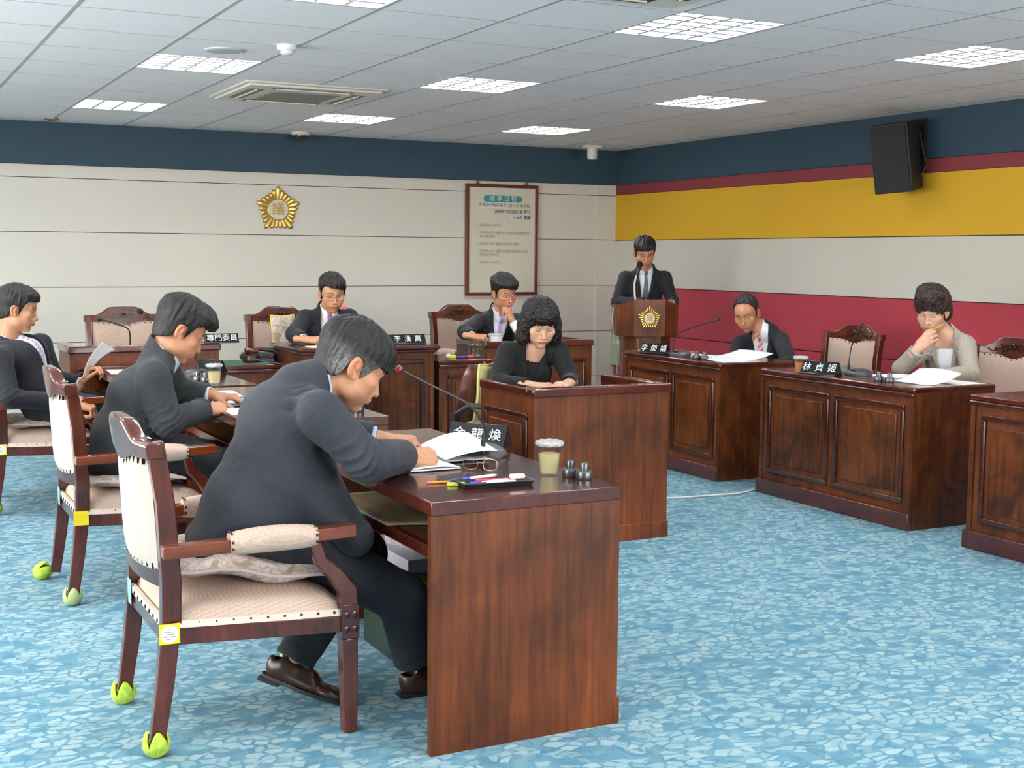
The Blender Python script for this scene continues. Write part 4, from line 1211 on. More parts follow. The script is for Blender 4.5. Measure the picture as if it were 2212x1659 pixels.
def head_tint(q, base, lip=None, brow=(0.02, 0.015, 0.012), lash=True, female=False, grey=False):
    """colours that belong to the face: brows, lids' lash line, lips, blush; q in head coordinates"""
    n = len(q); c = np.tile(np.asarray(base), (n, 1)); x, y, z = np.abs(q[:, 0]), q[:, 1], q[:, 2]
    def blend(m, col):
        m = np.clip(m, 0, 1)[:, None]; return c * (1 - m) + np.asarray(col) * m
    base = np.asarray(base)
    m = np.exp(-((x - 0.047) / 0.02) ** 2 - ((z + 0.035) / 0.022) ** 2) * (y > 0.03); c = blend(0.22 * m, base * (1.12, 0.80, 0.75))
    m = np.exp(-(x / 0.013) ** 2 - ((z + 0.036) / 0.012) ** 2) * (y > 0.08); c = blend(0.3 * m, base * (1.12, 0.8, 0.75))
    m = np.exp(-((x - 0.083) / 0.012) ** 2) * (np.abs(z + 0.01) < 0.05); c = blend(0.35 * m, base * (1.15, 0.72, 0.62))
    lipc = lip or tuple(base * (0.90, 0.60, 0.60))
    r = np.sqrt((x / 0.0235) ** 2 + ((z + 0.0665 - 0.0015 * np.cos(x * 200)) / 0.0098) ** 2)
    c = blend(np.clip((1.12 - r) / 0.2, 0, 1) * (y > 0.08) * 0.85, lipc)
    m = np.exp(-((z + 0.0661) / 0.0013) ** 2) * (x < 0.0225) * (y > 0.078); c = blend(0.75 * m, base * 0.22)
    # brows
    zb = 0.0240 + 0.004 * np.sin(np.clip((x - 0.012) / 0.038, 0, 1) * PI) - 0.05 * np.clip(x - 0.038, 0, 1)
    th = 0.0042 if not female else 0.0024
    m = np.exp(-((z - zb) / th) ** 4) * (x > 0.011) * (x < 0.050) * (y > 0.045); c = blend(0.82 * m if not female else 0.6 * m, brow)
    # lash line and the slit of a lowered eye
    zl = -0.0048 + 0.0035 * ((x - 0.031) / 0.0145) ** 2
    m = np.exp(-((z - zl) / 0.0016) ** 2) * (np.abs(x - 0.031) < 0.0155) * (y > 0.055); c = blend(0.92 * m, (0.02, 0.014, 0.012))
    zc = 0.0105 - 0.004 * ((x - 0.031) / 0.015) ** 2
    m = np.exp(-((z - zc) / 0.0011) ** 2) * (np.abs(x - 0.031) < 0.016) * (y > 0.055); c = blend(0.45 * m, base * 0.5)
    return c

HAIRLINES = {
    # y positions (back to front) and the lowest height of the hair there
    'short': ([-0.12, -0.075, -0.035, -0.026, -0.008, 0.010, 0.018, 0.040, 0.060, 0.085, 0.11], [-0.072, -0.070, -0.050, -0.005, 0.024, 0.018, -0.030, 0.036, 0.056, 0.060, 0.060]),
    'receding': ([-0.12, -0.075, -0.035, -0.026, -0.008, 0.008, 0.016, 0.028, 0.042, 0.058, 0.11], [-0.070, -0.068, -0.050, -0.005, 0.026, 0.018, -0.022, 0.050, 0.090, 0.108, 0.125]),
    'fringe': ([-0.12, -0.075, -0.035, -0.026, -0.008, 0.010, 0.022, 0.045, 0.065, 0.090, 0.12], [-0.074, -0.072, -0.052, -0.005, 0.022, 0.012, -0.036, 0.012, 0.030, 0.032, 0.030]),
}
def hair_sdf(head, style, thick=0.016, seed=0, top=0.0, front=0.0, part=None, sweep=0.0, tilt=0.0):
    ys, zs = HAIRLINES[style] if isinstance(style, str) else style
    s = Sdf()
    g = Sdf()
    g.ell((0, -0.014, 0.034), (0.0755, 0.095, 0.082), 0)
    g.ell((0, 0.024, 0.014), (0.064, 0.066, 0.072), 0.03)
    g.ell((0, -0.030, -0.030), (0.062, 0.060, 0.060), 0.03)
    def fn(p):
        d = g(p, margin=0.2)
        x, y, z = p[:, 0], p[:, 1], p[:, 2]
        up = np.clip((z - 0.01) / 0.08, 0, 1)
        t = thick * (0.35 + 0.65 * up) + top * up ** 2 + front * np.clip((y - 0.02) / 0.07, 0, 1) * up
        # thin out towards the nape and the sides
        a = np.arctan2(x, y + 0.03)
        lock = vnoise(np.stack([np.sin(a) * 0.09, np.cos(a) * 0.09, z * 0.22], 1) + sweep * z[:, None], 95, seed) * 0.0030 \
             + vnoise(np.stack([x, y * 0.35, z * 0.3], 1), 210, seed + 3) * 0.0016
        if part is not None: t = t - 0.006 * np.exp(-((x - part) / 0.006) ** 2) * up * (y > -0.02)
        shell = np.maximum(d - t - lock * (0.5 + up), -(d + 0.012))
        line = np.interp(y, ys, zs) + vnoise(np.stack([x, y, z * 0.1], 1), 130, seed + 5) * (0.004 + 0.005 * (y > 0.05)) + tilt * x * (y > 0.02)
        return np.maximum(shell, (line - z) * 0.75)
    s.add('+', fn, (0, 0, 0), 0.17, 0)
    return s

def curl_hair_sdf(lumps, face_cut, seed=0, amp=0.006, freq=70, cuts=()):
    s = Sdf()
    for c, r in lumps: s.ell(c, r, 0.018)
    for c, r in face_cut: s.ell(c, r, 0.010, '-')
    for pt, n in cuts: s.plane(pt, n, 0.008)
    def post(p, d):
        w = vnoise(p, 22, seed + 9)[:, None] * 0.010
        n = np.abs(vnoise(p + w, freq, seed)); n2 = vnoise(p + w, freq * 2.3, seed + 1)
        return d + amp * (n * 2.0 - 0.7) + amp * 0.35 * n2
    s.post.append(post)
    return s

# ------------------------------------------------------------------ hand
POSES = {
    #          index          middle         ring           little        thumb (dir, bend)
    'rest':   ((20, 30, 15), (25, 35, 18), (30, 38, 20), (34, 40, 22), (-0.62, 0.70, -0.30), 14),
    'flat':   ((8, 12, 6), (10, 14, 8), (12, 16, 8), (14, 18, 10), (-0.70, 0.70, -0.12), 8),
    'write':  ((42, 48, 22), (52, 62, 28), (62, 76, 36), (66, 80, 40), (-0.25, 0.78, -0.62), 22),
    'fist':   ((70, 88, 50), (74, 92, 52), (76, 94, 54), (78, 92, 54), (-0.15, 0.80, -0.60), 35),
    'chin':   ((62, 78, 40), (66, 84, 44), (70, 86, 44), (72, 84, 44), (-0.42, 0.86, -0.25), 18),
    'pinch':  ((48, 52, 20), (46, 56, 24), (50, 60, 28), (54, 64, 30), (-0.30, 0.84, -0.52), 10),
}
def hand_joints(pose, right=True):
    P = POSES[pose]
    mcp = [(-0.0285, 0.086, 0.001), (-0.0095, 0.091, 0.004), (0.0100, 0.086, 0.002), (0.0275, 0.076, -0.003)]
    ln = [(0.043, 0.026, 0.019), (0.047, 0.030, 0.020), (0.043, 0.028, 0.020), (0.034, 0.021, 0.018)]
    sp = (-0.06, -0.01, 0.04, 0.10)
    out = []
    for k in range(4):
        a = 0; pts = [np.array(mcp[k])]; cur = np.array(mcp[k])
        for j in range(3):
            a += math.radians(P[k][j])
            d = np.array([math.sin(sp[k]) * math.cos(a), math.cos(sp[k]) * math.cos(a), -math.sin(a)])
            cur = cur + d * ln[k][j]; pts.append(cur)
        out.append(pts)
    d = unit(P[4]); c0 = np.array([-0.021, 0.018, -0.008]); pts = [c0]; cur = c0 + d * 0.043; pts.append(cur)
    b = math.radians(P[5])
    tgt = np.array([0.35, 0.75, -0.25]); d2 = unit(d + tgt * math.tan(b)); cur = cur + d2 * 0.032; pts.append(cur)
    d3 = unit(d2 + tgt * math.tan(b) * 0.8); cur = cur + d3 * 0.025; pts.append(cur)
    out.append(pts)
    if not right: out = [[p * np.array([-1, 1, 1]) for p in f] for f in out]
    return out
def hand_sdf(pose, right=True):
    s = Sdf(); J = hand_joints(pose, right); m = 1 if right else -1
    s.limb((0, -0.05, 0), (0, 0.005, 0), (0.029, 0.022), (0.026, 0.018), 0.0)
    for k in range(4):
        a = np.array([(-0.014, -0.004, 0.008, 0.016)[k] * m, 0.008, 0.0]); r1 = (0.0125, 0.0125, 0.0120, 0.0110)[k]
        s.cone(a, J[k][0], 0.0150, r1, 0.012)
    s.ell((-0.018 * m, 0.036, -0.009), (0.017, 0.030, 0.014), 0.012)
    s.ell((0.020 * m, 0.040, -0.006), (0.014, 0.032, 0.012), 0.010)
    rr = [(0.0104, 0.0090, 0.0082, 0.0070), (0.0106, 0.0092, 0.0084, 0.0072), (0.0100, 0.0087, 0.0079, 0.0068), (0.0090, 0.0078, 0.0070, 0.0060)]
    for k in range(4):
        for j in range(3): s.cone(J[k][j], J[k][j + 1], rr[k][j], rr[k][j + 1], 0.006 if j == 0 else 0.0025)
        s.ell(J[k][0] + np.array([0, 0, 0.003]), (0.0095, 0.010, 0.0095), 0.006)
    T_ = J[4]
    s.cone(T_[0], T_[1], 0.0150, 0.0118, 0.012); s.cone(T_[1], T_[2], 0.0108, 0.0098, 0.003); s.cone(T_[2], T_[3], 0.0100, 0.0078, 0.003)
    return s, J

def placed(sd, M, sc, r, ctr=(0, 0, 0)):
    """wrap a local sdf as one primitive of a world sdf"""
    R = M[:3, :3]; o = M[:3, 3]
    def fn(p): return sd(((p - o) @ R) / sc, margin=0.3) * sc
    return fn, o + R @ (np.asarray(ctr, float) * sc), r * sc

def smooth_step(x, a, b):
    t = np.clip((x - a) / (b - a), 0, 1); return t * t * (3 - 2 * t)

# ------------------------------------------------------------------ whole figures
def person(label, S):
    """S: dictionary of joint positions (metres) and clothing; returns the body object, its clothes are children"""
    sc = S.get('scale', 1.0); h = S.get('h', 0.003)
    fem = S.get('female', False)
    skin = np.array(S.get('skin', SKIN_F if fem else SKIN))
    HM = frame(S['head'], S['face'], S.get('up', (0, 0, 1)))
    hs = head_sdf(jaw=S.get('jaw', 1.0), nose=S.get('nose', 1.0), female=fem)
    B = Sdf()
    fn, c, r = placed(hs, HM, sc, 0.16); B.add('+', fn, c, r, 0)
    nb = V(*S['neck']); hp = HM[:3, 3] + HM[:3, :3] @ (np.array([0, -0.018, -0.062]) * sc)
    nr = S.get('neck_r', 0.054 if not fem else 0.046) * sc
    ndir = unit(hp - nb)
    B.cone(nb - ndir * 0.05, hp, nr * 1.10, nr * 0.98, 0.018)
    sh = {k: V(*S['sh' + k]) for k in 'LR'}; el = {k: V(*S['el' + k]) for k in 'LR'}; wr = {k: V(*S['wr' + k]) for k in 'LR'}
    pel, wai, che = V(*S['pelvis']), V(*S['waist']), V(*S['chest'])
    lat = unit(sh['R'] - sh['L'])
    cs = S.get('chestskin')
    W_, Wc_ = S.get('w', (0.175, 0.125)), S.get('wc', (0.185, 0.125))
    B.limb(che, nb - ndir * 0.035, np.array(Wc_) * 0.92 - (0.017 if cs else 0.05), np.array((0.085, 0.070)) - (0.017 if cs else 0.03), 0.04, side=lat); B.limb(che, pel, (0.10, 0.07), (0.11, 0.07), 0.02, side=lat)
    hands = {}
    for k in 'LR':
        B.cone(nb - ndir * 0.05, sh[k], 0.04, 0.045, 0.02); B.cone(sh[k], el[k], 0.040, 0.034, 0.01)
        pose, hf, hn = S['hand' + k]
        fd = unit(wr[k] - el[k])
        M = frame(wr[k], hf, hn)     # y fingers, z back of the hand
        sd, J = hand_sdf(pose, k == 'R')
        hsx = sc * S.get('hand_scale', 1.0)
        fn, c, r = placed(sd, M, hsx, 0.15, (0, 0.06, 0))
        B.cone(el[k], wr[k] - fd * 0.012, 0.036 * sc, 0.025 * sc, 0.01); B.add('+', fn, c, r, 0.008)
        hands[k] = (M, J, hsx)
    if 'hipL' in S:
        for k in 'LR':
            B.cone(pel, V(*S['hip' + k]), 0.08, 0.07, 0.02); B.cone(S['hip' + k], S['knee' + k], 0.06, 0.045, 0.01); B.cone(S['knee' + k], S['ank' + k], 0.042, 0.03, 0.01)
    # bounding box of visible parts
    pts = np.array([p for op, fn, p, r, k in B.p]); rad = np.array([r for op, fn, p, r, k in B.p])
    lo = (pts - rad[:, None]).min(0); hi = (pts + rad[:, None]).max(0)
    def tint(v):
        col = np.tile(skin, (len(v), 1))
        q = ((v - HM[:3, 3]) @ HM[:3, :3]) / sc; m = (np.abs(q) < 0.125).all(1)
        col[m] = head_tint(q[m], skin, S.get('lip'), S.get('brow', (0.02, 0.015, 0.012)), female=fem)
        for k in 'LR':
            M, J, hsx = hands[k]; q = ((v - M[:3, 3]) @ M[:3, :3]) / hsx
            near = (np.abs(q) < 0.24).all(1)
            red = np.zeros(len(v))
            for f_ in J:
                for kk, p_ in enumerate(f_[:3] if len(f_) == 4 else f_): red = np.maximum(red, np.exp(-(((q - p_) ** 2).sum(1)) / 0.011 ** 2) * near)
                # nails
                tip = f_[-1]; dr = unit(f_[-1] - f_[-2]); 
                nn = unit(np.cross(dr, np.cross(np.array([0, 0, 1.0]), dr)))
                nc = tip - dr * 0.003 + nn * 0.007
                dd = ((q - nc) ** 2).sum(1); mm = (dd < 0.0048 ** 2) & near
                col[mm] = skin * (1.12, 1.05, 1.1)
            col = col * (1 - 0.22 * red[:, None]) + (skin * (1.1, 0.68, 0.6)) * 0.22 * red[:, None]
        return col
    body = sdf_object('person', B, lo, hi, h, M_SKIN, None, None, 1, tint)
    tag(body, label, 'person', S.get('group'))

    # ---- torso frame for garments: z up the spine, y to the front
    up = unit(nb - wai); ty = unit(np.cross(up, lat)); tx = np.cross(ty, up)
    TF = np.stack([tx, ty, up], 1)
    if S.get('front') is not None and ty @ V(*S['front']) < 0: ty = -ty; TF = np.stack([np.cross(ty, up), ty, up], 1)
    ty0 = ty
    W = S.get('w', (0.175, 0.125)); Wc = S.get('wc', (0.185, 0.125)); Ww = S.get('ww', (0.165, 0.12))
    zb = S.get('button', -0.36); vw = S.get('vw', 0.055)
    def torso(sd, off, arm=True):
        sd.limb(pel, wai, np.array(W) - off, np.array(Ww) - off, 0.0, side=lat)
        sd.limb(wai, che, np.array(Ww) - off, np.array(Wc) - off, 0.04, side=lat)
        if S.get('belly'): bp, br = S['belly']; sd.ell(bp, np.array(br) - off, 0.06)
        sd.limb(che, nb - ndir * 0.035, np.array(Wc) * 0.92 - off, np.array((0.085, 0.070)) - off, 0.04, side=lat)
        for k in 'LR':
            a = nb - ndir * 0.045
            sd.cone(a + (sh[k] - a) * 0.15, sh[k] + unit(sh[k] - a) * 0.0, 0.055 - off, S.get('shr', 0.052) - off, 0.035)
    trim_up = nb + ndir * 0.004
    J = Sdf(); torso(J, 0.0)
    if S.get('hem'):
        for a, b, ra, rb in S['hem']: J.limb(a, b, ra, rb, S.get('hemk', 0.05), side=lat)
    sl = S.get('sleeve', (0.062, 0.054, 0.045))
    for k in 'LR':
        J.cone(sh[k], el[k], sl[0], sl[1], S.get('slk', 0.035))
    for k in 'LR':
        d = unit(wr[k] - el[k]); e = wr[k] - d * S.get('cuff', 0.018)
        J2 = Sdf(); J2.cone(el[k], e + d * 0.04, sl[1], sl[2], 0.0); J2.plane(e, d, 0.003)
        J2.cone(e - d * 0.03, e + d * 0.05, sl[2] * 0.80, sl[2] * 0.80, 0.002, '-')
        L2 = np.linalg.norm(e - el[k])
        J.add('+', (lambda p, q=J2: q(p, margin=0.3)), (el[k] + e) / 2, L2 / 2 + 0.08, 0.022)
    if S.get('jcollar', True):
        Kc = Sdf(); Kc.cone(nb - ndir * 0.06, nb + ndir * 0.06, nr * 1.62, nr * 1.34, 0.0)
        Kc.plane(nb + ndir * S.get('jch', 0.022) * sc, unit(ndir + ty0 * S.get('jct', 0.55)), 0.004)
        Kc.plane(nb + ty0 * 0.035, ty0, 0.02)
        J.add('+', (lambda p, q=Kc: q(p, margin=0.3)), nb, 0.15, 0.012)
    J.cone(nb - ndir * 0.055, hp + ndir * 0.06, nr * 1.12, nr * 1.14, 0.004, '-')
    seat_z = S.get('bottom')
    if seat_z is not None: J.plane((0, 0, seat_z), (0, 0, -1), 0.01)
    seed = S.get('seed', 1)
    def folds(p, d):
        amp = S.get('fold', 0.0045)
        q = (p - nb) @ TF
        # soft overall drape
        d = d + vnoise(p, 7, seed) * 0.0035
        for k in 'LR':
            e = el[k]; r_ = ((p - e) ** 2).sum(1); w = np.exp(-r_ / 0.095 ** 2)
            if w.max() > 0.02:
                a = unit(sh[k] - e); b = unit(wr[k] - e); n = unit(np.cross(a, b) + 1e-6); bis = unit(a + b + 1e-6)
                u = (p - e) @ unit(a - b); vv = (p - e) @ bis
                f = np.sin(u * 95 + 2.2 * vnoise(p, 14, seed + 2) + vv * 25)
                d = d + w * amp * 1.6 * (np.abs(f) ** 0.7 - 0.5)
            r2 = np.exp(-((p - (sh[k] + (che - sh[k]) * 0.38)) ** 2).sum(1) / 0.085 ** 2)
            if r2.max() > 0.02:
                f = vnoise(p @ np.stack([unit(el[k] - sh[k]) * 0.35, lat, unit(np.cross(el[k] - sh[k], lat) + 1e-6)], 1), 34, seed + 4)
                d = d + r2 * amp * 1.7 * (1 - 2 * np.abs(f)) + r2 * amp * 0.6 * np.abs(f)
            # armhole seam
            a = unit(el[k] - sh[k]); t = (p - sh[k]) @ a; rr = np.linalg.norm(p - sh[k] - t[:, None] * a, axis=1)
            d = d + 0.0022 * np.exp(-((t + 0.004) / 0.0035) ** 2) * (rr < 0.11)
        r3 = np.exp(-((p - wai) ** 2).sum(1) / 0.13 ** 2)
        if r3.max() > 0.02:
            f = vnoise(p @ np.stack([lat * 0.5, up, ty * 0.5], 1), 26, seed + 6); d = d + r3 * amp * 1.5 * (1 - 2 * np.abs(f))
        qq = (p - nb) @ TF; d = d + 0.0020 * np.exp(-(qq[:, 0] / 0.003) ** 2) * (qq[:, 1] < 0)
        return d
    J.post.append(folds)
    opn = S.get('open', True)
    def wv(z): return vw * np.clip((z - zb) / (-0.02 - zb), 0, 1) ** 0.8 + 0.002
    if opn:
        def vcut(p, d):
            q = (p - nb) @ TF; x, y, z = q[:, 0] - S.get('vx', 0.0) * z_(q), q[:, 1], q[:, 2]
            w = wv(z)
            lap = S.get('lapel', 0.050) * np.clip((z - zb) / (-0.05 - zb), 0, 1)
            ax = np.abs(x)
            on = (y > 0.0) & (z > zb - 0.01)
            notch = np.abs(z + 0.085 - 0.25 * (ax - w)) < 0.006
            d = d - 0.0045 * on * (ax > w) * (ax < w + lap) * (1 - notch * (ax > w + lap * 0.45))
            e = np.where(z > zb, np.minimum(w - ax, y), -1.0)
            # slit below the button
            e = np.maximum(e, np.where(z <= zb, np.minimum(0.0018 - np.abs(x), y), -1.0)) if S.get('slit', True) else e
            return smax(d, e, 0.002)
        def z_(q): return -q[:, 2]
        J.post.append(vcut)
    pts = np.array([p for op, fn, p, r, k in J.p if op == '+']); rad = np.array([r for op, fn, p, r, k in J.p if op == '+'])
    lo = (pts - rad[:, None]).min(0) - 0.01; hi = (pts + rad[:, None]).max(0) + 0.01
    hj = S.get('hj', max(h * 1.3, 0.0035))
    sdf_object(S.get('jname', 'suit_jacket'), J, lo, hi, hj, S['jacket'], body, None, 1)
    # ---- shirt: collar and front
    C = Sdf(); o_ = 0.014
    C.limb(wai, che, np.array(Ww) - o_, np.array(Wc) - o_, 0.0, side=lat)
    if S.get('belly'): bp, br = S['belly']; C.ell(bp, np.array(br) - o_, 0.06)
    C.limb(che, nb - ndir * 0.035, np.array(Wc) * 0.92 - o_, np.array((0.085, 0.070)) - o_, 0.04, side=lat)
    for k in 'LR': C.cone(nb - ndir * 0.045, nb - ndir * 0.05 + (sh[k] - nb) * 0.6, 0.055 - o_, 0.045 - o_, 0.035)
    if S.get('collar', True):
        K = Sdf(); K.cone(nb - ndir * 0.04, nb + ndir * 0.05, nr * 1.24, nr * 1.16, 0.0)
        K.plane(nb + ndir * 0.030 * sc, unit(ndir * 1.0 + ty * S.get('ctilt', -0.35) * -1.0), 0.004)
        C.add('+', (lambda p, q=K: q(p, margin=0.3)), nb, 0.13, 0.008)
        def slitc(p, d):
            q = (p - nb) @ TF; g = np.minimum(0.010 + 0.35 * np.clip(q[:, 2] + 0.015, -0.02, 0.05) - np.abs(q[:, 0]), q[:, 1]); g = np.where(q[:, 2] > -0.035, g, -1)
            return smax(d, g, 0.002)
        C.post.append(slitc)
        C.cone(nb - ndir * 0.01, hp + ndir * 0.05, nr * 1.07, nr * 1.07, 0.002, '-')
    else:
        # low neckline
        def low(p, d):
            q = (p - nb) @ TF; zt = S.get('neckline', -0.12) - 0.25 * np.abs(q[:, 0]) ** 1 * 0 + S.get('neckcurve', 0.0) * q[:, 0] ** 2
            zt = zt + 0.003 * np.sin(q[:, 0] * 300)
            return np.maximum(d, np.where(q[:, 1] > -0.02, q[:, 2] - zt, q[:, 2] + 0.03))
        C.post.append(low)
        # bare upper chest follows the torso
    pts = np.array([p for op, fn, p, r, k in C.p if op == '+']); rad = np.array([r for op, fn, p, r, k in C.p if op == '+'])
    lo = (pts - rad[:, None]).min(0) - 0.01; hi = (pts + rad[:, None]).max(0) + 0.01
    sdf_object('shirt' if not fem else 'blouse', C, lo, hi, hj, S.get('shirt', M_SHIRT), body, None, 1)
    # ---- cuffs
    for k in 'LR':
        if S.get('shirtcuff', True):
            d = unit(wr[k] - el[k]); e = wr[k] - d * S.get('cuff', 0.018)
            K = Sdf(); K.cone(e - d * 0.05, e + d * 0.012, sl[2] * 0.78, sl[2] * 0.76, 0.0); K.plane(e + d * S.get('cufflen', 0.010), d, 0.002)
            K.cone(e - d * 0.06, e + d * 0.05, sl[2] * 0.66, sl[2] * 0.66, 0.001, '-')
            sdf_object('shirt_cuff', K, e - 0.08, e + 0.08, max(0.003, h), S.get('shirt', M_SHIRT), body, None, 1)
    if S.get('buttons'):
        d = unit(wr['R'] - el['R']); e = wr['R'] - d * S.get('cuff', 0.018); dn = unit(np.cross(d, np.cross(V(0.1, -0.75, -0.66), d)))
        for i in range(3):
            c_ = e - d * (0.018 + 0.016 * i) + dn * (sl[2] * 1.02 + 0.001 * i)
            Mb = Matrix.Translation(tuple(c_)) @ Vector(tuple(dn)).to_track_quat('Z', 'Y').to_matrix().to_4x4()
            MB().lathe([(0.0068, -0.001), (0.0072, 0.0025), (0.0050, 0.0032), (0.0045, 0.0022)], 14, Mb).build('sleeve_button', M_BLACK, body)
    # ---- tie
    if S.get('tie'):
        ca, cb_ = S['tie']; tl = S.get('tie_len', 0.40)
        # the shirt front surface, +6 mm
        F = Sdf(); F.limb(wai, che, np.array(Ww) - o_, np.array(Wc) - o_, 0.0, side=lat)
        if S.get('belly'): bp, br = S['belly']; F.ell(bp, np.array(br) - o_, 0.06)
        F.limb(che, nb - ndir * 0.035, np.array(Wc) * 0.92 - o_, np.array((0.085, 0.070)) - o_, 0.04, side=lat)
        F.cone(nb - ndir * 0.04, nb + ndir * 0.01, nr * 1.20, nr * 1.16, 0.012)
        Tt = Sdf()
        def ft(p):
            q = (p - nb) @ TF; x, y, z = q[:, 0] - S.get('tx', 0.0) * (-q[:, 2]), q[:, 1], q[:, 2]
            w = 0.011 + 0.030 * np.clip((-z - 0.045) / 0.32, 0, 1)
            w = np.where(z > -0.045, 0.019 - 0.25 * np.clip(-z - 0.010, 0, 0.03), w)
            d = F(p, margin=0.3) - 0.006 - 0.006 * np.exp(-((z + 0.022) / 0.018) ** 2)
            return np.maximum(np.maximum(d, -d - 0.02), np.maximum(np.maximum(np.abs(x) - w, -y), np.maximum(z + 0.004, -tl - z)))
        Tt.add('+', ft, nb - up * tl / 2, tl, 0)
        def tc(v):
            q = (v - nb) @ TF; st = S.get('stripe', 55); f = np.sin((q[:, 2] + q[:, 0] * 0.8) * st * 2 * PI / 1.0) if st else np.full(len(v), -1.0)
            m = smooth_step(f, 0.1, 0.5)[:, None]; return np.asarray(ca) * (1 - m) + np.asarray(cb_) * m
        sdf_object('necktie', Tt, nb - tl - 0.02, nb + 0.15, max(0.0025, h), M_TIE, body, None, 0, tc)
    # ---- trousers and shoes
    if 'hipL' in S:
        Tz = Sdf(); tr = S.get('tr', (0.098, 0.072, 0.058))
        Tz.limb(pel, wai, (0.165, 0.12), (0.14, 0.10), 0, side=lat)
        for k in 'LR':
            a, b, c = V(*S['hip' + k]), V(*S['knee' + k]), V(*S['ank' + k])
            Tz.cone(a, b, tr[0], tr[1], 0.03)
        for k in 'LR':
            b, c = V(*S['knee' + k]), V(*S['ank' + k]); d = unit(c - b)
            K = Sdf(); K.cone(b, c + d * 0.03, tr[1], tr[2], 0); K.plane(c + d * 0.015, d, 0.004)
            Tz.add('+', (lambda p, q=K: q(p, margin=0.3)), (b + c) / 2, np.linalg.norm(c - b) / 2 + 0.1, 0.02)
        def tf(p, d):
            for k in 'LR':
                b = V(*S['knee' + k]); w = np.exp(-((p - b) ** 2).sum(1) / 0.10 ** 2); f = vnoise(p, 16, seed + 8); d = d + w * 0.004 * (1 - 2 * np.abs(f))
                c = V(*S['ank' + k]); w = np.exp(-((p - c) ** 2).sum(1) / 0.08 ** 2); f = np.sin(p[:, 2] * 160 + 3 * vnoise(p, 20, 3)); d = d + w * 0.003 * f
            return d + vnoise(p, 6, seed + 1) * 0.003
        Tz.post.append(tf)
        pts = np.array([p for op, fn, p, r, k in Tz.p]); rad = np.array([r for op, fn, p, r, k in Tz.p])
        sdf_object('trousers', Tz, (pts - rad[:, None]).min(0), (pts + rad[:, None]).max(0), max(hj, 0.005), S.get('trousers', S['jacket']), body, None, 1)
        for k in 'LR':
            if 'shoe' + k not in S: continue
            heel, dr, upv = S['shoe' + k]
            M = frame(heel, dr, upv)     # heel at sole level, y to the toe
            K = Sdf()
            K.limb((0, 0.03, 0.034), (0, 0.17, 0.026), (0.036, 0.032), (0.044, 0.026), 0.0)
            K.ell((0, 0.225, 0.022), (0.042, 0.058, 0.022), 0.02); K.ell((0, 0.045, 0.06), (0.034, 0.050, 0.045), 0.025)
            K.cone((0, 0.06, 0.06), (0, 0.15, 0.05), 0.03, 0.026, 0.02)
            K.cone((0, 0.03, 0.085), (0, 0.02, 0.16), 0.028, 0.034, 0.01, '-')
            K.plane((0, 0, 0.012), (0, 0, -1), 0.003)
            sh_o = sdf_object('shoe', K, (-0.07, -0.05, -0.01), (0.07, 0.31, 0.14), 0.003, S.get('shoe', M_SHOEB), body, M, 1)
            prof = []
            for i in range(24):
                a = 2 * PI * i / 24; yy = 0.135 + 0.15 * math.cos(a); ww = (0.036 if yy < 0.12 else 0.046) * abs(math.sin(a)) ** 0.7 * (1 if math.sin(a) > 0 else -1); prof.append((ww, yy))
            sb = MB().prism(prof, 0.0, 0.013).box(-0.034, 0.034, -0.014, 0.06, -0.010, 0.002)
            so = sb.build('sole', M_BLACK, sh_o, fix=True); so.matrix_world = Matrix([list(map(float, r)) for r in M])
            lc = MB()
            for i in range(4): lc.tube([(-0.014, 0.10 + 0.018 * i, 0.084 - 0.006 * i), (0.0, 0.108 + 0.018 * i, 0.089 - 0.006 * i), (0.014, 0.10 + 0.018 * i, 0.084 - 0.006 * i)], 0.0018, 6)
            lo_ = lc.build('laces', M_BLACK, sh_o); lo_.matrix_world = Matrix([list(map(float, r)) for r in M])
    # ---- hair
    if S.get('hair') == 'curl':
        Hs = curl_hair_sdf(*S['curl'][:2], seed=seed, **(S['curl'][2] if len(S['curl']) > 2 else {}))
    else:
        Hs = hair_sdf(hs, S.get('hair', 'short'), S.get('hthick', 0.016), seed, S.get('htop', 0.0), S.get('hfront', 0.0), S.get('part'), S.get('sweep', 0.0), S.get('tilt', 0.0))
    MM = HM.copy(); MM[:3, :3] = HM[:3, :3] * sc
    hc = S.get('hair_tint')
    sdf_object('hair', Hs, (-0.15, -0.17, -0.17), (0.15, 0.16, 0.17), max(0.0022, h * 0.9), M_HAIRT if hc else S.get('hmat', M_HAIR), body, MM, 0, hc)
    # ---- glasses
    if S.get('glasses'):
        g = MB(); le = MB()
        for s in (-1, 1):
            ring = []
            for i in range(25):
                a = 2 * PI * i / 24; ring.append((0.033 * s + 0.023 * math.copysign(abs(math.cos(a)) ** 0.7, math.cos(a)), 0.0985 - 0.10 * max(0, abs(0.033 * s + 0.023 * math.cos(a)) - 0.03), -0.004 + 0.0155 * math.copysign(abs(math.sin(a)) ** 0.7, math.sin(a))))
            g.tube(ring, 0.0011, 6)
            le.add(ring[:-1], [tuple(range(24))])
            g.tube([(0.0565 * s, 0.096, 0.004), (0.072 * s, 0.085, 0.006), (0.079 * s, 0.03, 0.004), (0.080 * s, -0.01, 0.004), (0.079 * s, -0.025, -0.015)], 0.0012, 6)
        g.tube([(-0.010, 0.1005, 0.001), (0, 0.103, 0.003), (0.010, 0.1005, 0.001)], 0.0011, 6)
        M4 = Matrix([list(map(float, r)) for r in MM])
        a = g.build('glasses', M_SILVER, body); a.matrix_world = M4
        b = le.build('lens', M_LENS, a, smooth=False); b.matrix_world = M4 if False else Matrix.Identity(4); b.matrix_parent_inverse = Matrix.Identity(4)
    return body, HM, hands
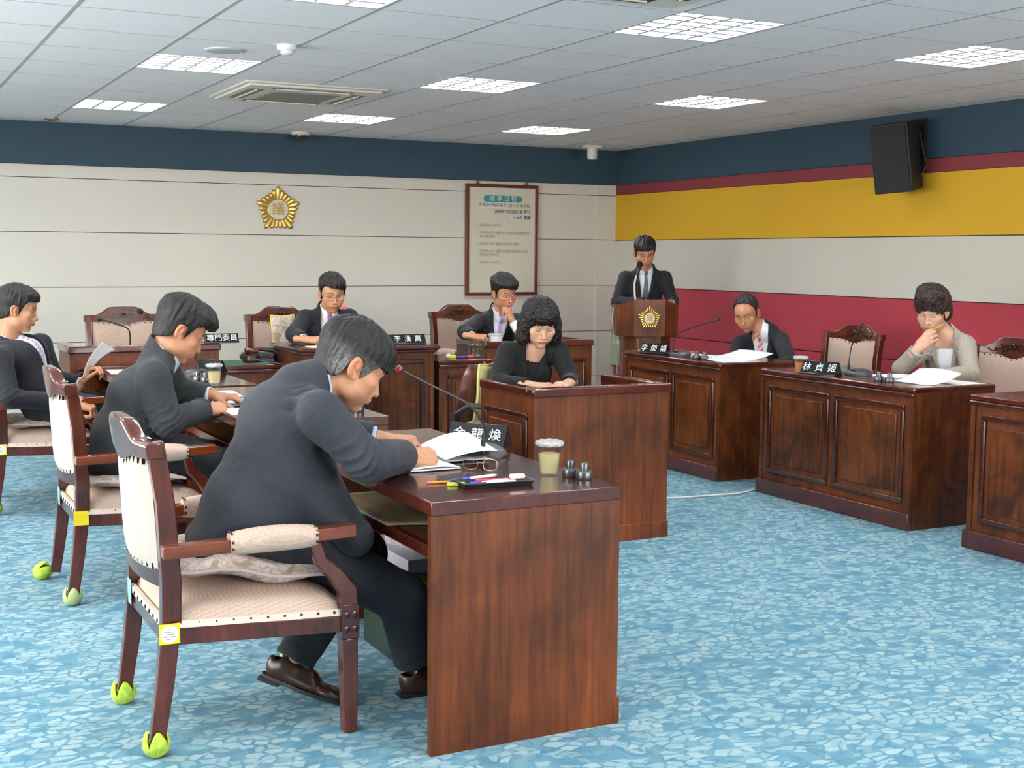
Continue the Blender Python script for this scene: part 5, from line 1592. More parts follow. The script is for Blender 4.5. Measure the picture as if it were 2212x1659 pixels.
# ------------------------------------------------------------------ the nine people
def gray_temples(v):
    x, y, z = np.abs(v[:, 0]), v[:, 1], v[:, 2]
    g = smooth_step(0.050 - z, 0.0, 0.07) * smooth_step(x, 0.045, 0.075) * (0.35 + 0.65 * (vnoise(v * (1, 1, 0.15), 420, 5) > -0.1))
    s = np.clip(0.10 * (vnoise(v * (1, 1, 0.12), 380, 8) > 0.55), 0, 1)
    c = np.tile(np.array([0.006, 0.006, 0.007]), (len(v), 1)); t = np.clip(g * 0.85 + s, 0, 1)[:, None]
    return c * (1 - t) + np.array([0.20, 0.20, 0.20]) * t
FIG = {}
FIG['near_man'] = person('large grey-templed man in a dark slate suit bent over writing at the nearest desk', dict(
    scale=1.15,
    h=0.0026,
    hj=0.0042,
    head=(1.432, 3.92, 1.118),
    face=(0.84, -0.06, -0.53),
    up=(0.5, 0, 0.85),
    neck=(1.325, 3.93, 1.05),
    shR=(1.265, 3.735, 0.985),
    shL=(1.33, 4.13, 1.0),
    elR=(1.385, 3.665, 0.845),
    elL=(1.45, 4.24, 0.855),
    wrR=(1.623, 3.92, 0.808),
    wrL=(1.63, 4.15, 0.835),
    handR=('write', (0.96, 0.12, -0.12), (-0.05, -0.5, 0.85)),
    handL=('pinch', (0.95, -0.22, -0.08), (0.1, -0.1, 0.95)),
    pelvis=(1.13, 3.95, 0.64),
    waist=(1.185, 3.95, 0.79),
    chest=(1.225, 3.945, 0.935),
    w=(0.185, 0.145),
    ww=(0.178, 0.145),
    wc=(0.195, 0.15),
    sleeve=(0.071, 0.066, 0.054),
    shr=0.06,
    cuff=0.03,
    open=False,
    front=(1, 0, 0),
    hem=[((1.06, 3.95, 0.7), (0.95, 3.97, 0.575), (0.165, 0.09), (0.15, 0.035)), ((1.25, 3.92, 0.76), (1.41, 3.83, 0.575), (0.16, 0.11), (0.13, 0.055))],
    hipR=(1.18, 3.865, 0.6),
    kneeR=(1.585, 3.86, 0.346),
    hemk=0.09,
    ankR=(1.64, 3.9, 0.13),
    hipL=(1.17, 4.07, 0.62),
    kneeL=(1.52, 4.06, 0.46),
    ankL=(1.275, 4.02, 0.145),
    tr=(0.092, 0.083, 0.066),
    shoeR=((1.6, 3.9, 0), (0.97, -0.05, 0), (0, 0, 1)),
    shoeL=((1.185, 4.075, 0.075), (0.74, -0.6, -0.26), (0.2, 0, 1)),
    jacket=M_SUIT_BLUE,
    shirt=M_SHIRTB,
    shoe=M_SHOE,
    hair='fringe',
    hthick=0.018,
    hfront=0.01,
    htop=0.002,
    seed=11,
    jch=0.026,
    jct=0.2,
    hair_tint=gray_temples,
    fold=0.01,
    nose=1.1,
    jaw=1.05,
    collar=True,
    buttons=True,
))
FIG['second_man'] = person('black-haired man in a charcoal suit writing at the second desk of the left row', dict(
    scale=1.12,
    h=0.003,
    hj=0.0048,
    head=(1.317, 5.81, 1.128),
    face=(0.84, -0.08, -0.54),
    up=(0.5, 0, 0.85),
    neck=(1.242, 5.82, 1.022),
    shR=(1.15, 5.6, 0.94),
    shL=(1.27, 6.03, 0.98),
    elR=(1.201, 5.56, 0.749),
    elL=(1.36, 6.08, 0.82),
    wrR=(1.407, 5.74, 0.775),
    wrL=(1.5, 5.98, 0.81),
    handR=('write', (0.8, 0.35, -0.05), (-0.2, -0.55, 0.8)),
    handL=('rest', (0.9, -0.3, -0.1), (0, 0, 1)),
    pelvis=(1.133, 5.8, 0.541),
    waist=(1.126, 5.8, 0.676),
    chest=(1.135, 5.8, 0.831),
    w=(0.2, 0.145),
    ww=(0.19, 0.14),
    wc=(0.2, 0.14),
    sleeve=(0.072, 0.064, 0.052),
    shr=0.06,
    open=True,
    front=(1, 0, 0),
    hem=[((1.05, 5.8, 0.68), (1.02, 5.8, 0.56), (0.19, 0.13), (0.19, 0.12))],
    vw=0.05,
    button=-0.3,
    hipR=(1.15, 5.68, 0.6),
    kneeR=(1.58, 5.68, 0.5),
    ankR=(1.55, 5.68, 0.12),
    hipL=(1.15, 5.93, 0.6),
    kneeL=(1.58, 5.94, 0.5),
    ankL=(1.55, 5.94, 0.12),
    shoeR=((1.5, 5.68, 0), (1, 0, 0), (0, 0, 1)),
    shoeL=((1.5, 5.94, 0), (1, 0, 0), (0, 0, 1)),
    jacket=M_SUIT_GREY,
    hair='short',
    hthick=0.022,
    hfront=0.018,
    htop=0.008,
    seed=5,
    fold=0.006,
    tie=((0.35,0.55,0.7),(0.35,0.55,0.7)),
))
FIG['third_man'] = person('man in a dark suit and striped pale tie at the left edge reading a sheet', dict(
    scale=1.05,
    h=0.0034,
    hj=0.005,
    head=(0.857, 7.82, 1.149),
    face=(0.93, -0.22, -0.22),
    neck=(0.812, 7.86, 0.976),
    shR=(0.742, 7.63, 0.881),
    shL=(1.0, 8.02, 0.93),
    elR=(0.773, 7.52, 0.672),
    elL=(1.08, 8.08, 0.72),
    wrR=(1.132, 7.6, 0.616),
    wrL=(1.22, 7.93, 0.7),
    handR=('write', (0.93, -0.1, -0.3), (0.2, -0.2, 0.9)),
    handL=('pinch', (0.55, -0.1, 0.8), (-0.6, 0.6, 0.3)),
    pelvis=(0.99, 7.83, 0.61),
    waist=(0.93, 7.83, 0.73),
    chest=(0.875, 7.83, 0.87),
    open=True,
    front=(0.9, -0.4, 0),
    vw=0.07,
    button=-0.32,
    hipR=(1.03, 7.72, 0.6),
    kneeR=(1.46, 7.66, 0.53),
    ankR=(1.45, 7.66, 0.12),
    hipL=(1.03, 7.95, 0.6),
    kneeL=(1.46, 7.98, 0.53),
    ankL=(1.45, 7.98, 0.12),
    shoeR=((1.4, 7.66, 0), (1, 0, 0), (0, 0, 1)),
    shoeL=((1.4, 7.98, 0), (1, 0, 0), (0, 0, 1)),
    jacket=M_SUIT_BLACK,
    hair='short',
    hthick=0.016,
    htop=0.006,
    hfront=0.006,
    seed=8,
    tie=((0.6,0.55,0.68),(0.25,0.22,0.34)),
    stripe=45,
))
FIG['chairman'] = person('man with glasses and a purple striped tie presiding at the back centre desk', dict(
    scale=1.06,
    h=0.003,
    hj=0.005,
    head=(2.979, 8.52, 1.205),
    face=(-0.12, -0.93, -0.26),
    neck=(2.968, 8.57, 1.078),
    shR=(2.801, 8.58, 1.032),
    shL=(3.114, 8.54, 1.036),
    sleeve=(0.058, 0.053, 0.045),
    shr=0.048,
    elR=(2.682, 8.46, 0.929),
    elL=(3.134, 8.44, 0.921),
    wrR=(2.705, 8.3, 0.904),
    wrL=(3.06, 8.3, 0.91),
    handR=('fist', (0.85, -0.35, -0.05), (0.1, -0.35, 0.95)),
    handL=('rest', (-0.6, -0.75, -0.1), (0, 0, 1)),
    pelvis=(2.94, 8.72, 0.66),
    waist=(2.94, 8.68, 0.8),
    chest=(2.94, 8.63, 0.93),
    front=(-0.1, -1, 0),
    vw=0.062,
    button=-0.3,
    jacket=M_SUIT_BLACK,
    hair='short',
    hthick=0.017,
    htop=0.004,
    hfront=0.004,
    seed=2,
    tilt=0.22,
    glasses=True,
    tie=((0.24,0.07,0.26),(0.42,0.24,0.48)),
    stripe=34,
    part=-0.02,
))
FIG['clerk'] = person('young man with thin glasses and a lilac tie resting his chin on his fist', dict(
    scale=1.03,
    h=0.003,
    hj=0.005,
    head=(4.38, 8.66, 1.196),
    face=(0.1, -0.93, -0.3),
    up=(-0.08, 0, 1),
    neck=(4.376, 8.72, 1.051),
    shR=(4.2, 8.74, 0.976),
    shL=(4.517, 8.68, 0.977),
    sleeve=(0.056, 0.051, 0.043),
    shr=0.046,
    elR=(4.018, 8.58, 0.915),
    elL=(4.419, 8.46, 0.893),
    wrR=(4.006, 8.42, 0.891),
    wrL=(4.373, 8.5, 0.988),
    handR=('write', (0.92, -0.3, -0.08), (0.1, -0.3, 0.95)),
    handL=('chin', (-0.3, 0.12, 0.94), (0.65, -0.72, 0.1)),
    pelvis=(4.37, 8.9, 0.66),
    waist=(4.37, 8.86, 0.79),
    chest=(4.37, 8.79, 0.92),
    front=(0, -1, 0),
    vw=0.06,
    button=-0.28,
    jacket=M_SUIT_BLACK,
    hair='short',
    hthick=0.021,
    htop=0.01,
    hfront=0.008,
    seed=4,
    tilt=0.1,
    glasses=True,
    tie=((0.44,0.32,0.60),(0.44,0.32,0.60)),
    stripe=0,
))
FIG['woman_black'] = person('woman with black permed hair in a black jacket sitting at the middle box desk', dict(
    scale=1.05,
    h=0.0028,
    hj=0.0045,
    female=True,
    head=(3.415, 6.3, 1.102),
    face=(-0.2, -0.86, -0.42),
    neck=(3.416, 6.37, 0.977),
    shR=(3.263, 6.4, 0.937),
    shL=(3.552, 6.33, 0.94),
    elR=(3.147, 6.3, 0.774),
    elL=(3.566, 6.22, 0.781),
    wrR=(3.262, 6.12, 0.776),
    wrL=(3.463, 6.06, 0.784),
    handR=('flat', (0.85, -0.5, -0.02), (0, 0, 1)),
    handL=('flat', (-0.75, -0.55, 0), (0, 0, 1)),
    pelvis=(3.37, 6.5, 0.56),
    waist=(3.375, 6.47, 0.7),
    chest=(3.385, 6.43, 0.83),
    w=(0.17, 0.13),
    ww=(0.15, 0.115),
    wc=(0.16, 0.12),
    sleeve=(0.058, 0.05, 0.042),
    shr=0.048,
    front=(-0.2, -1, 0),
    vw=0.055,
    button=-0.24,
    collar=False,
    neckline=-0.08,
    shirtcuff=False,
    shirt=M_SUIT_W,
    chestskin=True,
    jacket=M_SUIT_W,
    lip=(0.42, 0.09, 0.1),
    lapel=0.045,
    seed=7,
    hair='curl',
    curl=([((0,-0.02,0.043),(0.099,0.114,0.092)),((0.075,-0.01,-0.03),(0.044,0.064,0.078)),((-0.075,-0.01,-0.03),(0.044,0.064,0.078)),((0,-0.065,-0.04),(0.088,0.052,0.082)),((0.086,0.008,-0.078),(0.036,0.046,0.044)),((-0.086,0.008,-0.078),(0.036,0.046,0.044)),((0.0,0.058,0.066),(0.072,0.046,0.042))],
  [((0,0.11,-0.055),(0.060,0.075,0.090)),((0,0.06,-0.085),(0.052,0.07,0.065))],dict(amp=0.0050,freq=70)),
    brow=(0.03, 0.02, 0.02),
))
FIG['standing_man'] = person('man standing at the lectern in a dark suit and blue-grey tie, reading', dict(
    scale=1.03,
    h=0.003,
    hj=0.005,
    head=(6.042, 9.3, 1.505),
    face=(-0.36, -0.83, -0.42),
    neck=(6.093, 9.36, 1.364),
    shR=(5.927, 9.42, 1.291),
    shL=(6.24, 9.28, 1.294),
    sleeve=(0.056, 0.052, 0.044),
    shr=0.046,
    elR=(5.814, 9.36, 1.085),
    elL=(6.24, 9.16, 1.088),
    wrR=(5.9, 9.06, 1.085),
    wrL=(6.1, 8.97, 1.085),
    handR=('rest', (0.0, -1, -0.1), (0, 0, 1)),
    handL=('rest', (-0.5, -0.8, -0.1), (0, 0, 1)),
    pelvis=(6.08, 9.4, 0.9),
    waist=(6.08, 9.4, 1.04),
    chest=(6.08, 9.39, 1.2),
    front=(-0.4, -0.9, 0),
    vw=0.06,
    button=-0.34,
    hem=[((6.08, 9.4, 0.9), (6.08, 9.4, 0.78), (0.175, 0.125), (0.185, 0.13))],
    hipR=(6.0, 9.44, 0.88),
    kneeR=(6.0, 9.44, 0.48),
    ankR=(6.0, 9.45, 0.1),
    hipL=(6.17, 9.36, 0.88),
    kneeL=(6.17, 9.36, 0.48),
    ankL=(6.17, 9.37, 0.1),
    shoeR=((6.03, 9.5, 0), (-0.4, -0.9, 0), (0, 0, 1)),
    shoeL=((6.2, 9.42, 0), (-0.4, -0.9, 0), (0, 0, 1)),
    jacket=M_SUIT_BLACK,
    hair='short',
    hthick=0.019,
    htop=0.006,
    hfront=0.004,
    seed=9,
    tilt=-0.15,
    tie=((0.055,0.095,0.145),(0.10,0.15,0.21)),
    stripe=60,
    tx=-0.04,
))
FIG['right_man'] = person('balding man in a black suit and red striped tie leaning over the right-hand desk', dict(
    scale=1.08,
    h=0.003,
    hj=0.005,
    head=(5.9, 7.688, 1.065),
    face=(-0.72, -0.5, -0.42),
    up=(-0.1, 0.05, 1),
    neck=(6.0, 7.636, 0.942),
    shL=(6.08, 7.513, 0.869),
    shR=(5.93, 7.791, 0.831),
    elL=(5.98, 7.269, 0.711),
    elR=(5.82, 7.724, 0.69),
    wrL=(5.72, 7.243, 0.708),
    wrR=(5.66, 7.429, 0.695),
    handR=('rest', (-0.5, -0.8, 0), (0, 0, 1)),
    handL=('rest', (-0.9, -0.2, 0), (0, 0, 1)),
    pelvis=(6.14, 7.645, 0.461),
    waist=(6.12, 7.671, 0.616),
    chest=(6.07, 7.679, 0.755),
    w=(0.17, 0.13),
    ww=(0.165, 0.125),
    wc=(0.175, 0.13),
    sleeve=(0.062, 0.056, 0.048),
    jct=0.3,
    front=(-0.75, -0.65, 0),
    vw=0.07,
    button=-0.3,
    jacket=M_SUIT_BLACK,
    hair='receding',
    hthick=0.011,
    seed=3,
    tie=((0.55,0.10,0.12),(0.72,0.50,0.50)),
    stripe=24,
))
FIG['right_woman'] = person('woman with short brown permed hair in a light grey jacket, pen at her chin', dict(
    scale=1.08,
    h=0.003,
    hj=0.0045,
    female=True,
    head=(5.93, 5.883, 1.153),
    face=(-0.8, -0.42, -0.32),
    neck=(6.03, 5.867, 1.009),
    shL=(6.08, 5.747, 0.949),
    shR=(5.96, 5.947, 0.925),
    elL=(5.98, 5.607, 0.791),
    elR=(5.72, 5.914, 0.803),
    wrL=(5.72, 5.56, 0.788),
    wrR=(5.72, 5.775, 0.937),
    handR=('pinch', (0.35, -0.45, 0.62), (-0.75, -0.45, 0.1)),
    handL=('rest', (-0.9, 0.3, 0), (0, 0, 1)),
    pelvis=(6.14, 5.871, 0.519),
    waist=(6.12, 5.875, 0.665),
    chest=(6.09, 5.885, 0.825),
    w=(0.16, 0.125),
    ww=(0.15, 0.12),
    wc=(0.158, 0.125),
    sleeve=(0.06, 0.052, 0.043),
    shr=0.05,
    front=(-0.8, -0.6, 0),
    vw=0.062,
    button=-0.3,
    collar=False,
    neckline=-0.075,
    shirt=M_SHIRT,
    shirtcuff=False,
    chestskin=True,
    jacket=M_SUIT_LG,
    lapel=0.05,
    lip=(0.45, 0.16, 0.17),
    seed=6,
    hmat=M_HAIRB,
    hair='curl',
    curl=([((0,-0.018,0.050),(0.098,0.118,0.094)),((0,0.040,0.098),(0.078,0.062,0.052)),((0.03,0.0,0.118),(0.05,0.05,0.045)),((0,-0.065,0.0),(0.078,0.055,0.085)),((0.062,-0.045,-0.01),(0.034,0.042,0.065)),((-0.062,-0.045,-0.01),(0.034,0.042,0.065)),((0.0,-0.02,0.11),(0.06,0.07,0.045))],
  [((0,0.10,-0.045),(0.066,0.078,0.085)),((0.085,0.012,-0.045),(0.022,0.045,0.052)),((-0.085,0.012,-0.045),(0.022,0.045,0.052))],dict(amp=0.006,freq=48)),
    brow=(0.05, 0.03, 0.025),
))
# ------------------------------------------------------------------ things on the desks
M_CLEAR = mat('clear_plastic', (0.95, 0.96, 0.95, 1), 0.08, Transmission_Weight=1.0, IOR=1.15, Alpha=0.45)
M_TEA = mat('tea', (0.90, 0.82, 0.48, 1), 0.05, Transmission_Weight=0.3, IOR=1.1, Alpha=0.62)
M_TEAB = mat('tea_brown', (0.75, 0.42, 0.14, 1), 0.05, Transmission_Weight=0.4, IOR=1.1, Alpha=0.75)
M_FILM = mat('film_lid', (0.85, 0.87, 0.88, 1), 0.08, 0.2, Alpha=0.38)
_t = NT(M_FILM); _t.bump(_t.noise(_t.coords(), 120, 3, 0.7), 1.0, 0.006)
M_PAPER = mat('paper', (0.82, 0.83, 0.86, 1), 0.6)
M_PAPERB = mat('paper_blue_tint', (0.66, 0.70, 0.84, 1), 0.6)
M_METAL = mat('knurled_metal', (0.12, 0.125, 0.13, 1), 0.3, 0.8)
M_PLATE = mat('plate_black', (0.008, 0.010, 0.012, 1), 0.18)
M_LETW = mat('letter_white', (0.80, 0.84, 0.80, 1), 0.4)
M_MREDS = mat('mic_ring_red', (0.55, 0.02, 0.04, 1), 0.3)
M_FOAM = mat('foam_black', (0.010, 0.010, 0.011, 1), 0.95)

def cup(label, loc, h=0.098, rb=0.031, rt=0.040, fill=0.7, tea=None, lid=True, group=None, name='drink_cup', white=False):
    t = thing(name, label, 'cup', loc, 0, group)
    pr = [(rb - 0.003, 0.0), (rb, 0.003), (rb + (rt - rb) * 0.5, h * 0.5), (rt, h), (rt + 0.003, h + 0.001), (rt + 0.003, h + 0.004), (rt - 0.0015, h + 0.004), (rt - 0.0015, h), (rb - 0.0015, 0.005)]
    MB().lathe(pr, 32).build('cup_body', M_CLEAR if not white else M_WPLASTIC, t, fix=True)
    if fill: MB().lathe([(rb - 0.003, 0.006), (rb + (rt - rb) * fill - 0.003, h * fill)], 32).build('drink', tea or M_TEA, t, fix=True)
    if lid:
        b = MB(); vs = []; fs = []; n = 48; prof = [(0.3, 0.010), (0.72, 0.009), (0.96, 0.014), (1.10, 0.011), (1.17, 0.002), (1.12, -0.006), (1.04, -0.008)]
        for j, (q, z) in enumerate(prof):
            for k in range(n):
                a = 2 * PI * k / n; w = 1 + 0.025 * math.sin(a * 13 + j) * (q > 0.9)
                vs.append((rt * q * w * math.cos(a), rt * q * w * math.sin(a), h + 0.003 + z * 0.75 + 0.0012 * math.sin(a * 9 + j * 2)))
        for j in range(len(prof) - 1):
            for k in range(n): k2 = (k + 1) % n; fs.append((j * n + k, j * n + k2, (j + 1) * n + k2, (j + 1) * n + k))
        fs.append(tuple(range(n)))
        b.add(vs, fs).build('film_lid', M_FILM, t, solid=0.0008)
    return t
CG = 'lidded drink cups'
cup('lidded clear cup of pale tea on the nearest desk', (2.020, 3.655, 0.7605), group=CG)
cup('lidded clear cup of pale tea near the corner of the farthest left-row desk', (1.765, 6.985, 0.7605), group=CG)
cup('lidded clear cup of brown tea beside the white-lettered plate of the woman in grey', (5.135, 6.15, 0.7805), h=0.085, tea=M_TEAB, group=CG)
cup('empty-looking clear tumbler with a little brown drink on the desk by the lectern', (5.125, 7.90, 0.7805), h=0.095, rb=0.034, rt=0.038, fill=0.22, tea=M_TEAB, lid=False, name='tumbler')
cup('squat white lidded cup on the desk of the young man at the back', (4.185, 8.40, 0.766), h=0.128, rb=0.042, rt=0.050, fill=0, white=True, name='drink_cup')
MB().box(-0.05, 0.05, -0.04, 0.04, 0, 0.012).build('x', M_CLEAR, None).name = 'saucer'
o = bpy.data.objects['saucer']; o.location = (5.07, 7.985, 0.7805); tag(o, 'small clear tray beside the tumbler on the desk by the lectern', 'tray')

def knob(label, loc, group):
    t = thing('paperweight', label, 'paperweight', loc, 0, group)
    MB().lathe([(0.0265, 0), (0.0275, 0.002), (0.0275, 0.024), (0.0255, 0.027)], 28).build('base', M_METAL, t, fix=True)
    MB().lathe([(0.0135, 0.027), (0.0140, 0.050), (0.0125, 0.053)], 24).build('grip', M_METAL, t, fix=True)
KN = [('left one of the two stepped metal weights beside the cup on the nearest desk', 2.062, 3.590, 0.7605), ('right one of the two stepped metal weights beside the cup on the nearest desk', 2.078, 3.528, 0.7605),
      ('stepped metal weight at the corner of the second desk, behind the big man\'s face', 2.045, 5.50, 0.7605), ('nearer stepped metal weight beside the cup on the farthest left-row desk', 1.752, 7.13, 0.7605), ('rear stepped metal weight beside the cup on the farthest left-row desk', 1.725, 7.20, 0.7605),
      ('left stepped metal weight on the desk of the balding man', 5.13, 7.225, 0.7805), ('right stepped metal weight on the desk of the balding man', 5.145, 7.155, 0.7805),
      ('left stepped metal weight on the desk of the woman in grey', 5.175, 5.52, 0.7805), ('right stepped metal weight on the desk of the woman in grey', 5.185, 5.445, 0.7805)]
for l, x, y, z in KN: knob(l, (x, y, z), 'stepped metal weights')

def nameplate(label, loc, rz, L, H, txt, size, lean=0.45, group=None, spacing=1.15):
    t = thing('nameplate', label, 'nameplate', loc, rz, group)
    d = H * 0.5
    b = MB().prism([(-d - 0.012, 0), (d, 0), (d, 0.008), (0.004, H), (-0.004, H), (-d, 0.010), (-d - 0.012, 0.008)], -L / 2, L / 2, 'x')
    b.build('plate_body', M_PLATE, t, bevel=0.0015, fix=True)
    ang = math.atan2(H - 0.010, d - 0.004)
    if txt:
        text_obj('lettering', txt, size, M_LETW, t, (0, -d / 2 - 0.0035, H * 0.52), (ang, 0, 0), 0.0006, sx=1.05, spacing=spacing)
    return t
NP = 'black desk nameplates'
nameplate('black nameplate with white characters behind the microphone on the nearest desk', (2.095, 4.335, 0.7605), -0.91, 0.235, 0.082, '金 龍 煥', 0.050, group=NP)
nameplate('black nameplate turned away on the farthest left-row desk, beside the cup', (1.93, 7.72, 0.7605), PI / 2 + 0.5, 0.20, 0.075, None, 0.05, group=NP)
nameplate('black nameplate with four white characters on the ledge of the back left desk', (2.185, 8.445, 0.884), 0, 0.22, 0.062, '專門委員', 0.050, group=NP, spacing=0.96)
nameplate('black nameplate with three white characters on the chairman desk', (3.37, 8.12, 0.869), 0, 0.26, 0.066, '李 漢 萬', 0.050, group=NP)
nameplate('black nameplate with white characters on the desk of the balding man', (5.135, 7.735, 0.7805), -PI / 2 + 0.35, 0.22, 0.075, '李 榮 福', 0.055, group=NP)
nameplate('black nameplate with white characters on the desk of the woman in grey', (5.155, 5.985, 0.7805), -PI / 2 + 0.35, 0.235, 0.078, '林 貞 姬', 0.056, group=NP)

def gooseneck(label, base, rz, pts, head='bare', bscale=1.0, group='gooseneck microphones', lit=False):
    """base: position of the base body; pts: world points of the stem up to the head"""
    t = thing('microphone', label, 'microphone', base, rz, group)
    inv = (Matrix.Translation(base) @ Matrix.Rotation(rz, 4, 'Z')).inverted()
    if bscale:
        s = bscale; vs = []; fs = []; nu, nv = 32, 8
        for j in range(nv + 1):
            th = j / nv * PI / 2
            for k in range(nu):
                a = 2 * PI * k / nu; ca, sa = math.cos(a), math.sin(a)
                x = 0.085 * s * math.copysign(abs(ca) ** 0.7, ca) * math.cos(th) ** 0.6; y = 0.060 * s * math.copysign(abs(sa) ** 0.7, sa) * math.cos(th) ** 0.6
                vs.append((x, y, 0.006 + (0.030 + 0.010 * (y / (0.06 * s))) * s * math.sin(th)))
        for j in range(nv):
            for k in range(nu): k2 = (k + 1) % nu; fs.append((j * nu + k, j * nu + k2, (j + 1) * nu + k2, (j + 1) * nu + k))
        b = MB().add(vs, fs); b.add([(v[0], v[1], 0.0) for v in vs[:nu]] + vs[:nu], [tuple(reversed(range(nu)))] + [(k, (k + 1) % nu, nu + (k + 1) % nu, nu + k) for k in range(nu)])
        b.build('base', M_DGREY, t, angle=60)
        MB().box(-0.020 * s, 0.020 * s, -0.048 * s, -0.028 * s, 0.024 * s, 0.033 * s).build('button', M_BLACK, t, bevel=0.002)
    P = [inv @ Vector(p) for p in pts]
    # smooth path
    Q = []
    for i in range(len(P) - 1):
        p0, p1, p2, p3 = P[max(i - 1, 0)], P[i], P[i + 1], P[min(i + 2, len(P) - 1)]
        for k in range(6):
            u = k / 6; Q.append(0.5 * ((2 * p1) + (p2 - p0) * u + (2 * p0 - 5 * p1 + 4 * p2 - p3) * u * u + (3 * p1 - p0 - 3 * p2 + p3) * u ** 3))
    Q.append(P[-1])
    MB().tube(Q, 0.0042, 8).build('gooseneck', M_BLACK, t)
    MB().cyl(tuple(P[0] - Vector((0, 0, 0.012))), 0.0085, 0.045, 14).build('socket', M_BLACK, t)
    d = (P[-1] - P[-2]).normalized(); M = Matrix.Translation(P[-1]) @ d.to_track_quat('Z', 'Y').to_matrix().to_4x4()
    if head == 'foam':
        MB().cyl((0, 0, -0.012), 0.0075, 0.014, 16, M=M).build('ring', M_MREDS, t)
        MB().ell((0, 0, 0.016), (0.0165, 0.0165, 0.021), 18, M=M).build('foam_head', M_FOAM, t)
    elif head == 'red':
        mr = mat('mic_red_glow', (0.9, 0.03, 0.06, 1), 0.3); mr.node_tree.nodes['Principled BSDF'].inputs['Emission Color'].default_value = (1, 0.02, 0.06, 1); mr.node_tree.nodes['Principled BSDF'].inputs['Emission Strength'].default_value = 0.9
        MB().lathe([(0.008, -0.008), (0.0135, -0.004), (0.0135, 0.012), (0.008, 0.017)], 20, M).build('ring', mr, t)
    else:
        MB().lathe([(0.005, -0.010), (0.0095, -0.004), (0.0095, 0.006)], 18, M).build('collar', M_BLACK, t)
        MB().lathe([(0.0115, 0.004), (0.0120, 0.012), (0.009, 0.015)], 20, M).build('ring', M_MREDS if lit else M_BLACK, t)
        MB().lathe([(0.0085, 0.014), (0.0085, 0.018)], 18, M).build('capsule', M_BLACK, t)
    return t
gooseneck('black gooseneck microphone with red ring reaching toward the big man\'s face', (1.985, 4.10, 0.7605), -0.25,
          [(1.962, 4.03, 0.795), (1.955, 4.00, 0.85), (1.932, 3.985, 0.900), (1.890, 3.978, 0.955), (1.831, 3.976, 0.990), (1.737, 3.976, 1.035), (1.630, 3.976, 1.090)], lit=True, bscale=1.12)
gooseneck('gooseneck microphone pointing at the second man, seen above the big man\'s back', (1.97, 6.22, 0.7605), 0,
          [(1.97, 6.24, 0.795), (1.975, 6.27, 0.87), (1.935, 6.29, 0.915), (1.855, 6.30, 0.933), (1.755, 6.30, 0.957)], 'foam')
gooseneck('gooseneck microphone with foam head aimed at the man at the left edge', (1.80, 7.50, 0.7605), 0.2,
          [(1.80, 7.501, 0.795), (1.796, 7.501, 0.85), (1.745, 7.501, 0.94), (1.64, 7.501, 1.025), (1.56, 7.501, 1.08), (1.49, 7.501, 1.13)], 'foam')
gooseneck('thin gooseneck microphone drooping left in front of the empty back left chair', (1.64, 8.66, 0.784), 0,
          [(1.63, 8.66, 0.815), (1.635, 8.65, 0.92), (1.620, 8.63, 0.975), (1.560, 8.61, 1.005), (1.47, 8.60, 1.035), (1.44, 8.60, 1.043)])
gooseneck('gooseneck microphone with a red lit tip in front of the chairman', (3.16, 8.22, 0.8685), 0,
          [(3.16, 8.22, 0.90), (3.15, 8.22, 0.95), (3.07, 8.205, 1.02), (3.0, 8.20, 1.06), (2.955, 8.20, 1.115)], 'red')
gooseneck('gooseneck microphone on the desk of the balding man', (5.20, 7.52, 0.7805), -PI / 2,
          [(5.165, 7.56, 0.815), (5.161, 7.555, 0.86), (5.161, 7.543, 0.89), (5.161, 7.493, 0.935), (5.161, 7.355, 0.982), (5.161, 7.141, 1.031), (5.161, 7.03, 1.056)])
gooseneck('gooseneck microphone standing nearly upright on the desk of the woman in grey', (5.34, 5.87, 0.7805), -PI / 2,
          [(5.40, 6.02, 0.800), (5.42, 6.04, 0.86), (5.427, 6.029, 0.947), (5.427, 5.992, 1.02), (5.427, 5.952, 1.065)])

# lectern microphone: cream flexible stem with a black hand microphone
t = thing('lectern_microphone', 'black hand-held style microphone on a pale stem at the lectern', 'microphone', (5.765, 8.99, 1.085))
pts = [Vector(p) - Vector((5.765, 8.99, 1.085)) for p in [(5.765, 8.99, 1.085), (5.752, 8.99, 1.17), (5.748, 8.99, 1.25), (5.765, 8.99, 1.32)]]
MB().tube(pts, [0.009, 0.008, 0.008, 0.008], 10).build('stem', mat('cream_stem', (0.72, 0.66, 0.52, 1), 0.5), t)
MB().tube([pts[3], pts[3] + Vector((0.022, 0.0, 0.06))], [0.016, 0.020], 14).build('handle', M_BLACK, t)
MB().ell(tuple(pts[3] + Vector((0.032, 0.0, 0.088))), (0.026, 0.026, 0.030), 18).build('grille_head', M_FOAM, t)
tag(MB().tube([(5.515, 8.93, 1.06), (5.505, 8.93, 0.98), (5.515, 8.93, 0.86), (5.555, 8.93, 0.70), (5.56, 8.93, 0.35), (5.56, 8.94, 0.008)], 0.006, 8).build('microphone_cable', mat('cable_cream', (0.6, 0.56, 0.45, 1), 0.5), None), 'pale cable hanging down the left side of the lectern', 'cable')

# ------------------------------------------------------------------ papers
def sheet(label, pts4, z, m=None, curl=0.0, lift=0.0, name='paper_sheet', cat='paper', group='loose papers', thick=0.0008, lines=0):
    """pts4: corners (x, y) counter-clockwise; lift raises the edge between corners 3 and 4"""
    P = [Vector((x, y, 0)) for x, y in pts4]
    def fn(u, v):
        a = P[0].lerp(P[1], u); b = P[3].lerp(P[2], u); p = a.lerp(b, v)
        return (p.x, p.y, z + 0.0012 + lift * v ** 2 + curl * math.sin(PI * u) * (0.3 + v))
    o = MB().grid(fn, 12, 12).build(name, m or M_PAPER, None, solid=thick)
    return tag(o, label, cat, group)
